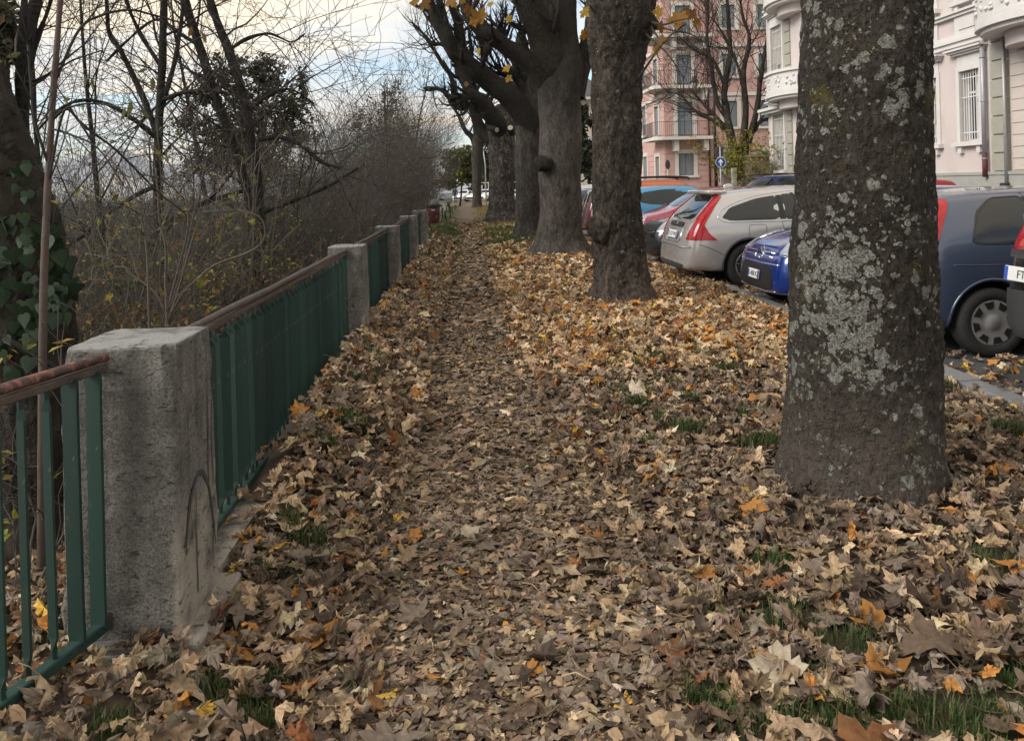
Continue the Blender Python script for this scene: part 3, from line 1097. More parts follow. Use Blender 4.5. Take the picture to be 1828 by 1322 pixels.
limbs(t5, [
    [(895, 250, y, 34), (888, 222, y - .5, 34), (872, 200, y - .8, 30), (858, 180, y - 1, 26), (842, 170, y - 1.2, 22), (822, 176, y - 1.3, 18)],
    [(858, 180, y - 1, 20), (838, 158, y - 1, 20), (822, 128, y - 1, 20), (812, 95, y - 1, 18), (800, 60, y - 1, 16), (790, 20, y - 1, 13), (770, -40, y - 1, 10)],
    [(880, 250, y, 26), (860, 235, y + .3, 22), (848, 205, y + .4, 17), (838, 190, y + .4, 15), (818, 192, y + .4, 12), (800, 172, y + .4, 10), (786, 160, y + .4, 8), (756, 158, y + .4, 6)],
    [(905, 235, y, 26), (915, 190, y + .2, 24), (925, 130, y + .4, 20), (930, 60, y + .6, 16)],
    [(818, 190, y + .4, 10), (806, 140, y + .3, 8), (790, 115, y + .3, 8), (775, 90, y + .3, 6), (757, 65, y + .3, 5)],
    [(812, 100, y - 1, 12), (790, 80, y - .9, 8), (772, 78, y - .9, 7), (755, 60, y - .9, 5), (735, 40, y - .9, 4)],
], MAT['bark_limb'], 14, 53, L=2.2, up=0.24)
for (px, py, w, tilt) in ((887, 232, 9, (0.55, -0.7, -0.2)), (911, 228, 10, (-0.1, -0.9, 0.3)), (808, 111, 7, (0, -1, 0.05))):
    d = Vector(tilt).normalized()
    p0 = P(px, py, T5Y - (1.4 if px != 808 else 1.35))
    r = w * 0.5 * T5Y / FPX
    seg = np.array([p0 - np.array(d) * 0.55, p0])
    V, F = tubes([(seg, np.array([r * 1.2, r * 1.05]))], 12).data()
    st = mk('branch_stub', V, F, MAT['bark_limb'], t5, True)
    seg = np.array([p0, p0 + np.array(d) * 0.012])
    V, F = tubes([(seg, np.array([r * 0.92, r * 0.9]))], 12).data()
    mk('sawn_face', V, F, MAT['cut_wood'], st)

# ---- sixth tree, far
T6Y = 58.5
b6 = P(851, 369, T6Y)
t6 = empty('street_tree', (b6[0], T6Y, gz1(b6[0], T6Y)), 'small-looking dark tree at the far end of the path', 'tree', 'trees along the path')
rows6 = [(238, 849, 855), (248, 843, 861), (262, 842, 862), (300, 843, 860), (340, 844, 859), (362, 843, 860), (372, 841, 863)]
V, F, c = trunk_from_outline(rows6, T6Y, 40, 24, 0.05, 29, flare=0.1, nscale=2)
mk('trunk', V, F, MAT['bark_t4'], t6, True)
y = T6Y
limbs(t6, [
    [(851, 262, y, 14), (843, 245, y, 11), (830, 232, y, 8), (818, 205, y, 6), (800, 180, y, 4)],
    [(853, 262, y, 14), (850, 235, y, 11), (845, 200, y, 8), (838, 150, y, 6)],
    [(855, 262, y, 13), (866, 240, y, 10), (872, 205, y, 8), (880, 160, y, 6)],
], MAT['bark_limb'], 10, 61, L=3.2, tw=(4, 4), rr=0.35)

# ------------------------------------------------------------------ left side: leaning ivy tree, sapling pole, slender trees
MAT['bark_ivy'] = bark_mat('bark_ivy_tree', (0.024, 0.020, 0.016), (0.07, 0.058, 0.045), moss=0.05, vs=15)
MAT['bark_slim'] = bark_mat('bark_slim', (0.022, 0.020, 0.018), (0.052, 0.047, 0.042), vs=16)
MAT['bark_sapling'] = M('sapling_bark', (0.085, 0.060, 0.048), 0.75, 0.25, 14, 0.4, 60)
MAT['twig_grey'] = M('grey_twigs', (0.060, 0.052, 0.046), 0.85, 0.4, 3)
MAT['twig_dark'] = M('dark_twigs', (0.03, 0.026, 0.023), 0.85, 0.3, 3)
MAT['twig_brown'] = M('brown_twigs', (0.078, 0.063, 0.052), 0.85, 0.4, 3)
MAT['twig_pale'] = M('pale_stems', (0.095, 0.080, 0.064), 0.85, 0.3, 5)
YI = 3.75
pb = P(75, 900, YI)
ivy_tree = empty('ivy_tree', (pb[0], YI, gz1(pb[0], YI)), 'big leaning trunk wrapped in ivy at the left edge', 'tree')
ctl = [(112, 1080, YI, 180), (86, 900, YI, 168), (68, 760, YI, 154), (52, 620, YI, 144), (32, 480, YI, 138), (2, 340, YI, 132), (-34, 220, YI, 126), (-80, 110, YI, 118), (-135, -20, YI, 108), (-220, -200, YI, 92)]
p, r = limb_px(ctl)
p = catmull(p, 130)
r = catmull(r[:, None], 130)[:, 0]
V, F = tubes([(p, r)], 60).data()
cen = np.repeat(p[:, None], 60, 1).reshape(-1, 3)
o_ = (V - cen) / (np.linalg.norm(V - cen, axis=1, keepdims=True) + 1e-9)
rid = 1 - np.abs(fbm(V * np.array((16, 16, 4.5)), 3))
V = V + o_ * (0.028 * rid + 0.02 * fbm(V * 5, 3))[:, None]
mk('trunk', V, F, MAT['bark_ivy'], ivy_tree, True)
out = []
rg = random.Random(4)
for l in ([(45, 330, 4.0, 30), (38, 240, 4.0, 27), (42, 140, 4.0, 24), (52, 60, 4.05, 22), (64, 0, 4.1, 20), (80, -120, 4.2, 14)],
          [(40, 250, 3.95, 14), (34, 150, 3.95, 14), (40, 60, 3.9, 12), (44, 0, 3.9, 11), (46, -120, 3.9, 9)],
          [(56, 110, 4.05, 10), (70, 60, 4.1, 9), (85, 20, 4.1, 7), (100, -30, 4.1, 6)]):
    p, r = limb_px(l)
    V, F = rough_tube(p, r, 12, 0.004, 3, 12)
    mk('stem', V, F, MAT['bark_slim'], ivy_tree, True)
    spawn(rg, out, [tuple(x) for x in p], list(r), 5, 0.9, 1, 3, (3, 4), 0.2, 0.05, (35, 75), (0.5, 0.9), 0.3, 0.3)
branch_mb([(p_, [min(v, 0.008) for v in r_], l_) for p_, r_, l_ in out], (6, 5, 4, 3)).mk('twigs', MAT['twig_dark'], ivy_tree, True)

# sapling pole
rg = random.Random(9)
ps = P(75, 800, 3.15)
sap = empty('sapling', (ps[0], 3.15, gz1(ps[0], 3.15)), 'straight bare brown sapling stem behind the near railing', 'sapling')
p, r = limb_px([(74, 1010, 3.15, 17), (75, 800, 3.15, 16), (76, 640, 3.15, 15.5), (79, 480, 3.15, 14.5), (86, 320, 3.15, 13.5), (93, 200, 3.15, 12.5), (101, 90, 3.15, 12), (110, -30, 3.15, 11), (124, -200, 3.15, 8)])
r = r * 0.86
V, F = rough_tube(p, r, 14, 0.0012, 6, 20)
mk('stem', V, F, MAT['bark_sapling'], sap, True)
out = []
for l in ([(92, 215, 3.15, 6), (120, 195, 3.15, 5), (150, 225, 3.2, 4.6), (200, 262, 3.3, 4), (240, 300, 3.4, 4), (285, 345, 3.5, 3), (330, 380, 3.6, 2.5)],
          [(97, 150, 3.15, 6), (140, 55, 3.2, 5.5), (180, 28, 3.25, 5), (230, 18, 3.3, 4.5), (270, 26, 3.4, 4), (320, 40, 3.5, 3)],
          [(86, 330, 3.15, 5), (110, 210, 3.1, 5), (130, 190, 3.1, 4), (170, 185, 3.1, 3.5), (215, 192, 3.1, 3)],
          [(88, 300, 3.15, 5), (62, 215, 3.1, 5), (55, 150, 3.1, 4), (50, 80, 3.1, 4)],
          [(92, 230, 3.15, 4), (125, 240, 3.1, 4), (175, 265, 3.1, 3), (220, 330, 3.1, 2.5)]):
    p, r = limb_px(l)
    out.append(([tuple(x) for x in p], list(r), 1))
    spawn(rg, out, [tuple(x) for x in p], list(r), 9, 0.55, 1, 3, (4, 3), 0.2, 0.03, (30, 70), (0.4, 0.9), 0.5, 0.3)
branch_mb(out, (6, 6, 4, 3)).mk('twigs', MAT['twig_dark'], sap, True)

MAT['leaf_yg'] = tint_mat('yellow_green_leaf', 0.6, 40, 0.25, 0.0, 0.35)


def leaf_quads(pts, size, rs, cols, aspect=0.55, droop=0.3):
    """folded leaf of 4 triangles at every point"""
    n = len(pts)
    T = np.array([[0, 0, 0], [aspect * 0.5, 0.45, 0.10], [0, 1, 0], [-aspect * 0.5, 0.45, 0.10], [0, 0.5, 0.0]])
    F = np.array([[0, 1, 4], [1, 2, 4], [2, 3, 4], [3, 0, 4]])
    V = T[None] * (size * rs.uniform(0.6, 1.25, n))[:, None, None]
    yaw = rs.uniform(0, 6.283, n)
    tl = rs.normal(-droop, 0.6, n)
    rl = rs.normal(0, 0.7, n)
    c, s = np.cos(rl)[:, None], np.sin(rl)[:, None]
    x, z = V[..., 0] * c + V[..., 2] * s, -V[..., 0] * s + V[..., 2] * c
    y_ = V[..., 1]
    c, s = np.cos(tl)[:, None], np.sin(tl)[:, None]
    y2, z2 = y_ * c - z * s, y_ * s + z * c
    c, s = np.cos(yaw)[:, None], np.sin(yaw)[:, None]
    V = np.stack([x * c - y2 * s, x * s + y2 * c, z2], -1) + np.asarray(pts)[:, None]
    Fa = (F[None] + (np.arange(n) * 5)[:, None, None]).reshape(-1, 3)
    ci = rs.randint(0, len(cols), n)
    C = np.asarray(cols)[ci] * rs.uniform(0.7, 1.25, n)[:, None]
    return V.reshape(-1, 3), Fa, np.repeat(C, 5, 0)


YG = [(0.20, 0.22, 0.04), (0.13, 0.16, 0.035), (0.26, 0.24, 0.05), (0.10, 0.12, 0.04), (0.24, 0.17, 0.04)]
RU = [(0.16, 0.07, 0.03), (0.22, 0.10, 0.03), (0.12, 0.06, 0.03), (0.25, 0.15, 0.04)]
DG = [(0.05, 0.055, 0.026), (0.065, 0.065, 0.03), (0.10, 0.07, 0.04), (0.038, 0.045, 0.024)]

# ivy leaves, each its own piece
iv = np.array([(0, 0.0), (0.20, -0.12), (0.42, -0.04), (0.52, 0.16), (0.44, 0.40), (0.26, 0.62), (0.0, 0.98)])
iv = np.concatenate([iv, np.stack([-iv[1:-1, 0], iv[1:-1, 1]], -1)[::-1]])
ivc = np.array([[0, 0.38, -0.05]])
ivV = np.concatenate([np.c_[iv, 0.10 * np.abs(iv[:, 0]) ** 1.0 - 0.12 * iv[:, 1] ** 2], ivc])
k = len(iv)
ivF = np.array([[i, (i + 1) % k, k] for i in range(k)])
MAT['ivy'] = tint_mat('ivy_leaf', 0.45, 30, 0.3, 0.1, 0.08, 0.4, objcol=True)
ivme = np_mesh('ivy_leaf', ivV, ivF, True, None, MAT['ivy'])
rg = random.Random(77)
spots = []
for (px, py, n_, sp) in ((45, 395, 9, 26), (30, 440, 10, 30), (20, 520, 13, 36), (70, 500, 10, 30), (105, 500, 13, 30), (120, 470, 7, 22), (125, 530, 9, 25), (40, 590, 11, 30), (75, 610, 8, 26), (10, 470, 8, 24), (95, 430, 6, 20), (60, 560, 7, 24), (18, 610, 6, 20), (50, 330, 4, 16), (32, 300, 3, 12), (72, 350, 3, 12), (60, 295, 2, 8), (45, 650, 5, 18), (5, 400, 5, 18), (115, 520, 8, 30), (90, 545, 8, 30)):
    for _ in range(n_):
        spots.append((px - 10 + rg.gauss(0, sp * 0.6), py + rg.gauss(0, sp * 0.6)))
for px, py in spots:
    sz = rg.uniform(0.045, 0.088) * (0.7 if py < 360 else 1.0)
    q = P(px, py, 3.50 + rg.uniform(-0.06, 0.05) + abs(px - 60) * 0.0009)
    o = link('ivy_leaf', ivme, ivy_tree, tuple(q - wloc(ivy_tree)))
    o.scale = (sz, sz, sz)
    # leaves hang with their tip down, face out towards the path
    o.rotation_euler = (math.radians(90 + rg.gauss(18, 18)) + math.pi, rg.gauss(0, 0.35), rg.gauss(0.25, 0.5))
    g = rg.uniform(0.7, 1.4)
    o.color = (0.026 * g, 0.046 * g, 0.024 * g, 1)

# slender dark trees behind the fence
slim = [
    ('slender dark trunk standing upright behind the railing, forked high up', 8.6,
     [[(300, 620, 8.6, 20), (290, 480, 8.6, 19), (282, 340, 8.6, 17), (283, 240, 8.6, 15), (288, 140, 8.6, 14), (292, 40, 8.6, 13), (296, -120, 8.6, 9)],
      [(284, 250, 8.6, 12), (262, 190, 8.6, 10), (235, 130, 8.6, 10), (215, 90, 8.5, 9), (195, 60, 8.5, 8), (190, 0, 8.4, 7), (180, -60, 8.4, 5)],
      [(283, 210, 8.6, 10), (298, 160, 8.6, 9), (312, 110, 8.6, 8), (322, 50, 8.7, 7), (330, -20, 8.7, 6)],
      [(284, 250, 8.6, 9), (240, 215, 8.4, 8), (190, 185, 8.2, 7), (140, 180, 8.0, 6), (100, 200, 7.9, 5), (60, 240, 7.8, 4)],
      [(286, 180, 8.6, 8), (330, 165, 8.5, 7), (380, 162, 8.4, 6), (430, 175, 8.3, 5), (470, 200, 8.2, 4)],
      [(284, 330, 8.6, 9), (240, 350, 8.4, 8), (190, 385, 8.2, 7), (150, 420, 8.0, 6), (110, 440, 7.9, 5)],
      [(286, 400, 8.6, 8), (330, 380, 8.5, 7), (380, 350, 8.4, 6), (420, 300, 8.3, 5)],
      [(288, 120, 8.6, 8), (250, 60, 8.6, 7), (225, 0, 8.5, 6), (210, -60, 8.5, 5)]]),
    ('left one of two dark leaning trunks behind the railing', 9.4,
     [[(480, 640, 9.4, 22), (462, 480, 9.4, 20), (447, 370, 9.4, 18), (430, 300, 9.4, 17), (412, 245, 9.4, 16), (385, 175, 9.4, 17), (365, 110, 9.4, 16), (345, 50, 9.4, 16), (330, 0, 9.4, 16), (310, -110, 9.4, 12)],
      [(390, 180, 9.4, 9), (350, 165, 9.3, 8), (310, 170, 9.2, 7), (280, 190, 9.2, 6), (240, 230, 9.1, 5)],
      [(355, 80, 9.4, 8), (320, 60, 9.4, 7), (280, 35, 9.4, 6), (230, 70, 9.3, 5), (190, 110, 9.3, 4)]]),
    ('right one of two dark leaning trunks behind the railing', 9.0,
     [[(472, 640, 9.0, 20), (468, 480, 9.0, 18), (464, 380, 9.0, 17), (458, 300, 9.0, 16), (446, 235, 9.0, 16), (434, 170, 9.0, 16), (412, 100, 9.0, 17), (392, 50, 9.0, 15), (375, 0, 9.0, 14), (350, -110, 9.0, 10)],
      [(462, 250, 9.0, 9), (500, 245, 9.0, 8), (540, 262, 9.0, 7), (575, 290, 9.0, 6), (610, 300, 8.9, 4)],
      [(408, 90, 9.0, 8), (440, 70, 9.1, 6), (480, 60, 9.2, 5), (520, 75, 9.3, 4), (545, 60, 9.3, 3)],
      [(463, 330, 9.0, 8), (420, 345, 8.9, 7), (370, 360, 8.8, 6), (320, 390, 8.7, 5), (290, 420, 8.7, 4)],
      [(466, 380, 9.0, 8), (520, 360, 9.0, 7), (580, 335, 9.0, 6), (640, 300, 9.1, 4)],
      [(440, 200, 9.0, 7), (480, 170, 9.0, 6), (520, 160, 9.0, 5), (560, 185, 9.1, 3)]]),
]
sr_ = random.Random(15)
for lbl, Y0, lst in slim:
    b = P(lst[0][0][0], lst[0][0][1], Y0)
    root = empty('slender_tree', (b[0], Y0, gz1(b[0], Y0)), lbl, 'tree', 'slender trees behind the fence')
    out = []
    for k, l in enumerate(lst):
        if k == 0:
            l = [(l[0][0], l[0][1] + 90, l[0][2], l[0][3] * 1.1)] + l
        p, r = limb_px(l)
        V, F = rough_tube(p, r, 12, 0.006, k * 5, 8)
        mk('trunk' if k == 0 else 'limb', V, F, MAT['bark_slim'], root, True)
        spawn(sr_, out, [tuple(x) for x in p], list(np.minimum(r, 0.035)), 13 if k == 0 else 7, 1.7, 0, 3, (5, 3), 0.17, 0.03, (35, 75), (0.45, 0.95), 0.42, 0.35, 0.3)
    out = [(p, [max(v, 0.0028) for v in r], l) for p, r, l in out]
    branch_mb(out, (6, 5, 3, 3)).mk('crown', MAT['twig_dark'], root, True)
# ------------------------------------------------------------------ shrubs behind the fence
def shrub_data(seed, stems, H, spread, r0, tw, maxl=3, up=0.06, wander=0.12, ratio=(0.35, 0.7)):
    rg = random.Random(seed)
    out = []
    for _ in range(stems):
        a = rg.uniform(0, 6.283)
        q = rg.random() ** 0.6 * 0.45
        tl = math.radians(rg.uniform(2, spread))
        d = (math.cos(a) * math.sin(tl), math.sin(a) * math.sin(tl), math.cos(tl))
        grow(rg, out, (q * math.cos(a), q * math.sin(a), -0.1), d, H * rg.uniform(0.6, 1.05), r0 * rg.uniform(0.6, 1.2), 0, maxl, tw, wander, up, (18, 55), ratio, 0.55, 0.3)
    out = [(p, [max(v, 0.0022) for v in r], l) for p, r, l in out]
    return out


def shrub_leaves(out, seed, n, size, cols, lv=2):
    rs = np.random.RandomState(seed)
    ends = [p[rs.randint(1, len(p))] for p, r, l in out if l >= lv]
    ends = np.array(ends)
    pick = ends[rs.randint(0, len(ends), n)] + rs.normal(0, 0.02, (n, 3))
    return leaf_quads(pick, size, rs, cols)


SH = []
SHZ = []
for i, (stems, H, spread, r0, tw, nl, size, cols, mat) in enumerate([
    (26, 3.0, 26, 0.014, (6, 4, 2), 480, 0.055, YG, 'twig_grey'),
    (30, 3.2, 22, 0.013, (6, 4, 2), 120, 0.05, RU, 'twig_brown'),
    (24, 2.8, 32, 0.016, (6, 4, 2), 800, 0.055, YG, 'twig_grey'),
    (30, 3.4, 18, 0.013, (6, 4, 2), 90, 0.05, RU, 'twig_grey'),
    (16, 2.1, 42, 0.012, (7, 4, 2), 1150, 0.062, YG, 'twig_dark'),
    (14, 1.5, 50, 0.010, (6, 4, 3), 900, 0.055, RU, 'twig_brown'),
]):
    out = shrub_data(100 + i, stems, H, spread, r0, tw)
    V, F = branch_mb(out, (5, 4, 3, 3)).data()
    SHZ.append(float(np.percentile(V[:, 2], 97)))
    Vl, Fl, Cl = shrub_leaves(out, 200 + i, nl, size, cols)
    SH.append((np_mesh('stems', V, F, True, None, MAT[mat]), np_mesh('foliage', Vl, Fl, False, Cl, MAT['leaf_yg'])))

# (kind, px of the base, Y, height of the top in the view, label)
shr = [
    (4, 215, 6.2, 400, 'low leafy thicket just behind the nearest concrete post'),
    (5, 330, 5.4, 430, 'small rust-leaved shrub behind the long railing panel'),
    (4, 395, 7.6, 385, 'yellow-green leafy shrub below the two leaning trunks'),
    (2, 505, 10.0, 305, 'bushy shrub with yellowish leaves right of the leaning trunks'),
    (5, 470, 7.2, 405, 'low reddish shrub against the middle of the long railing'),
    (0, 575, 11.8, 268, 'grey bare shrub over the second concrete post'),
    (1, 615, 13.6, 242, 'brownish upright bare shrub behind the third railing panel'),
    (3, 652, 15.8, 208, 'tall fan of fine bare shoots behind the third railing panel'),
    (2, 665, 19.0, 215, 'tangled shrub with sparse yellow leaves over the third post'),
    (1, 700, 22.0, 196, 'tall brownish bare shrub over the fourth concrete post'),
    (3, 722, 25.5, 192, 'upright bare shrub behind the last concrete post'),
    (1, 745, 29.0, 200, 'brown bare shrub above the dark red bin'),
    (0, 762, 33.5, 215, 'grey bare shrub above the parked bicycle'),
    (1, 782, 39.0, 232, 'rounded reddish-brown bare shrub overhanging the far path'),
    (3, 796, 45.5, 252, 'far fine-twigged shrub bending over the path'),
    (0, 130, 8.8, 335, 'bare thicket left of the upright slender trunk'),
    (2, 20, 7.6, 300, 'bare bush behind the ivy-covered trunk'),
    (0, 245, 12.5, 312, 'dense grey bare shrub between the slender trunks'),
    (3, 400, 14.5, 292, 'tall bare shrub behind the two leaning trunks'),
    (1, 330, 17.5, 312, 'brown bare shrub far behind the slender trunks'),
    (1, 480, 17.0, 282, 'brown bare shrub behind the yellowish bush'),
    (3, 560, 22.0, 252, 'distant fan of bare shoots left of the third post'),
    (0, 600, 28.0, 240, 'distant grey shrub below the yellow evening sky'),
    (3, 640, 35.0, 215, 'far tall bare shrub under the blue gap in the clouds'),
    (1, 690, 42.0, 190, 'farthest tall brown shrub beside the pollarded limbs'),
    (3, 150, 15.0, 305, 'thin bare shrub in front of the blue mountains'),
    (1, 60, 13.0, 322, 'brown bare shrub beyond the ivy trunk and sapling'),
    (2, 170, 7.0, 400, 'straggling bush just left of the pale forked stems'),
    (4, 100, 6.0, 430, 'leafy low growth between sapling and pale stems'),
    (4, 340, 9.5, 350, 'leafy growth at the foot of the upright slender trunk'),
    (2, 430, 11.5, 310, 'bushy growth between the two leaning trunks'),
    (0, 190, 18.0, 318, 'far grey shrub below the mountains, left'),
    (1, 270, 21.0, 312, 'far brown shrub below the mountains, middle'),
    (3, 370, 24.0, 300, 'far upright shrub below the dark leafy tree'),
    (0, 450, 27.0, 285, 'far grey shrub right of the dark leafy tree'),
    (1, 40, 20.0, 322, 'far brown shrub at the left edge behind the ivy trunk'),
    (0, 120, 27.0, 322, 'farthest grey shrub below the mountain peak'),
    (3, 520, 14.0, 272, 'fan of fine shoots over the long railing'),
    (2, 550, 9.2, 330, 'yellow-leaved bush leaning on the long railing'),
    (0, 630, 18.0, 222, 'grey twiggy shrub between the brown uprights'),
    (0, 690, 20.0, 212, 'grey twiggy shrub over the fourth railing panel'),
    (0, 735, 31.0, 190, 'tall grey twiggy shrub behind the bicycle'),
    (1, 770, 36.0, 222, 'brown twiggy shrub past the bicycle'),
]
sg = random.Random(44)
for k, (kind, px, Y, sc, lbl) in enumerate(shr):
    p = P(px, 400, Y)
    n_, s_ = NS(p[0], Y)
    if n_ > -2.1:
        q = W(-2.1 - sg.uniform(0, .5), Y)
        p[0] = q[0]
    sc = (P(px, sc, Y)[2] - gz1(p[0], Y)) / SHZ[kind]
    root = empty('bare_shrub', (p[0], Y, gz1(p[0], Y) - 0.05), lbl, 'shrub', 'shrubs on the slope behind the fence', sg.uniform(0, 6.28))
    wsc = 0.42 * sc + 0.36
    root.scale = (wsc, wsc, sc)
    link('stems', SH[kind][0], root)
    link('foliage', SH[kind][1], root)

# tangled undergrowth on the bank: nobody could count these shoots
rg = random.Random(90)
out = []
for _ in range(760):
    s = 3.2 + rg.random() ** 1.3 * 36
    n = -1.7 - rg.random() ** 1.4 * (1.4 + s * 0.30)
    q = W(n, s)
    tl = math.radians(rg.uniform(5, 60))
    a = rg.uniform(0, 6.28)
    grow(rg, out, (q[0], q[1], gz1(q[0], q[1]) - 0.05), (math.cos(a) * math.sin(tl), math.sin(a) * math.sin(tl), math.cos(tl)), rg.uniform(0.5, 1.3) + 0.02 * s, rg.uniform(0.004, 0.010), 1, 3, (3, 3, 3), 0.2, -0.05, (20, 60), (0.35, 0.8), 0.6, 0.35)
out = [(p, [max(v, 0.002) for v in r], l) for p, r, l in out if max(NS(*q[:2])[0] for q in p) < -1.4]
und = branch_mb(out, (4, 3, 3, 3)).mk('undergrowth', MAT['twig_grey'], None, True)
tag(und, 'tangle of bare undergrowth shoots covering the bank behind the railings', 'undergrowth', None, 'stuff')
Vl, Fl, Cl = shrub_leaves(out, 7, 10000, 0.062, YG + YG + RU[:2])
lo = mk('undergrowth_leaves', Vl, Fl, MAT['leaf_yg'], None, False, Cl)
tag(lo, 'small yellow-green leaves scattered through the undergrowth', 'leaves', None, 'stuff')

# taller tan shoots standing out of the thicket
out = []
rg = random.Random(123)
for _ in range(120):
    s = 5.0 + rg.random() ** 1.2 * 26
    q = W(-1.9 - rg.random() * (0.8 + 0.07 * s), s)
    a = rg.uniform(0, 6.28)
    tl = math.radians(rg.uniform(2, 26))
    zz = gz1(q[0], q[1])
    grow(rg, out, (q[0], q[1], zz), (math.cos(a) * math.sin(tl), math.sin(a) * math.sin(tl), math.cos(tl)), rg.uniform(1.0, 1.6) + min(s, 20) * 0.085, rg.uniform(0.005, 0.009) + 0.0002 * s, 1, 2, (0, 4), 0.07, 0.03, (15, 45), (0.3, 0.6), 0.55, 0.3)
shoots = branch_mb(out, (5, 5, 4, 3)).mk('tall_shoots', MAT['twig_pale'], None, True)
tag(shoots, 'tall tan shoots standing out of the bare thicket behind the railings', 'undergrowth', None, 'stuff')

# pale forked bush right behind the near post
rg = random.Random(12)
b = P(300, 600, 5.1)
root = empty('pale_bush', (b[0], 5.1, gz1(b[0], 5.1)), 'pale forked bare stems rising right behind the nearest concrete post', 'shrub')
out = []
for l in ([(298, 700, 5.1, 13), (299, 575, 5.1, 11), (296, 500, 5.1, 9), (296, 440, 5.1, 7), (285, 395, 5.1, 6), (282, 350, 5.1, 5), (278, 300, 5.1, 4)],
          [(299, 575, 5.1, 9), (315, 530, 5.1, 7), (340, 440, 5.1, 6), (350, 410, 5.1, 5)],
          [(299, 570, 5.1, 8), (330, 520, 5.1, 6), (380, 475, 5.1, 5), (440, 452, 5.1, 5), (468, 432, 5.1, 4), (472, 405, 5.1, 4), (460, 385, 5.1, 3), (420, 375, 5.1, 3), (365, 378, 5.1, 2.5)],
          [(298, 560, 5.1, 8), (275, 520, 5.1, 6), (235, 490, 5.1, 6), (225, 478, 5.1, 5), (205, 476, 5.1, 4)],
          [(297, 560, 5.1, 6), (318, 480, 5.1, 6), (336, 400, 5.1, 5), (325, 330, 5.1, 4.5), (300, 290, 5.1, 4), (262, 250, 5.1, 3.5)],
          [(272, 690, 5.0, 9), (266, 560, 5.0, 7), (262, 450, 5.0, 6), (250, 380, 5.0, 6), (225, 320, 5.0, 5), (190, 275, 5.0, 4)]):
    p, r = limb_px(l)
    r = np.maximum(r * 0.68, 0.003)
    out.append(([tuple(x) for x in p], list(r), 0))
    spawn(rg, out, [tuple(x) for x in p], list(r), 6, 0.6, 1, 3, (3, 3), 0.15, 0.03, (25, 60), (0.4, 0.9), 0.5, 0.35, 0.3)
out = [(p, [max(v, 0.0022) for v in r], l) for p, r, l in out]
branch_mb(out, (8, 6, 4, 3)).mk('stems', MAT['twig_pale'], root, True)
Vl, Fl, Cl = shrub_leaves(out, 3, 130, 0.05, YG)
mk('foliage', Vl, Fl, MAT['leaf_yg'], root, False, Cl)

# dark leafy trees farther down the slope, and a conifer spray at the left edge
MAT['leaf_dk'] = tint_mat('dark_leaf', 0.7, 30, 0.3, 0.0, 0.2)


def leafy_tree(px, Y, top_px, crown, lbl, seed, n, size, cols, trunk_w=14, mat='twig_dark', group=None):
    rg = random.Random(seed)
    rs = np.random.RandomState(seed)
    b = P(px, 420, Y)
    zb = gz1(b[0], Y)
    root = empty('leafy_tree', (b[0], Y, zb), lbl, 'tree', group)
    out = []
    top = P(top_px[0], top_px[1], Y)
    tr = [tuple(np.array((b[0], Y, zb - 0.1)) * (1 - t) + top * t + np.array((0.12 * math.sin(5 * t), 0, 0))) for t in np.linspace(0, 1, 9)]
    tr_r = [trunk_w * 0.5 * Y / FPX * (1 - 0.85 * t) for t in np.linspace(0, 1, 9)]
    V, F = tubes([(np.array(tr), np.array(tr_r))], 10).data()
    mk('trunk', V, F, MAT['bark_slim'], root, True)
    pts = []
    for (cx, cy, rx, ry) in crown:
        c = P(cx, cy, Y)
        R = np.array((rx * Y / FPX, rx * Y / FPX, ry * Y / FPX))
        st = tr[int(len(tr) * 0.55)]
        k = 7
        line = [tuple(np.array(st) * (1 - t) + c * t + np.array((0, 0, 0.3 * math.sin(3 * t)))) for t in np.linspace(0, 1, 6)]
        out.append((line, [0.05 * (1 - 0.7 * t) for t in np.linspace(0, 1, 6)], 1))
        spawn(rg, out, line, [0.03] * 6, k, float(R[0]) * 1.6, 1, 3, (5, 4), 0.2, 0.05, (30, 80), (0.5, 1.0), 0.5, 0.3, 0.4)
        m = int(n * rx * ry / 1500)
        cl = rs.normal(0, 0.46, (max(8, m // 18), 3))
        q = cl[rs.randint(0, len(cl), m)] + rs.normal(0, 0.12, (m, 3))
        pts.append(c + q * R)
    branch_mb(out, (6, 5, 4, 3)).mk('limbs', MAT[mat], root, True)
    Vl, Fl, Cl = leaf_quads(np.concatenate(pts), size, rs, cols)
    mk('crown', Vl, Fl, MAT['leaf_dk'], root, False, Cl)
    return root


leafy_tree(455, 23.0, (470, 130), [(430, 200, 50, 55), (480, 150, 40, 45), (395, 150, 45, 35), (500, 210, 45, 40), (360, 170, 25, 28), (470, 110, 25, 30), (440, 260, 70, 40), (530, 190, 22, 45), (400, 240, 50, 30), (540, 150, 12, 30), (345, 215, 30, 40), (380, 290, 60, 35), (480, 290, 60, 35), (540, 250, 30, 30), (415, 120, 30, 25)],
           'dark tree with withered brown and green leaves behind the two leaning trunks', 5, 1150, 0.125, DG)
leafy_tree(690, 48.0, (690, 160), [(690, 200, 45, 45), (650, 230, 40, 35), (720, 230, 40, 40), (700, 165, 22, 30)],
           'dark purplish tree top rising over the far shrubs', 6, 420, 0.2, [(0.05, 0.04, 0.035), (0.07, 0.045, 0.04), (0.10, 0.05, 0.03)])
leafy_tree(822, 62.0, (822, 270), [(822, 300, 26, 26), (805, 318, 22, 18), (840, 305, 20, 22), (795, 328, 20, 12), (832, 280, 26, 22), (812, 285, 24, 22), (845, 322, 16, 14)],
           'yellow-green leaning tree above the far end of the path', 8, 2600, 0.30, [(0.10, 0.115, 0.03), (0.14, 0.14, 0.04), (0.06, 0.08, 0.02)], 4)
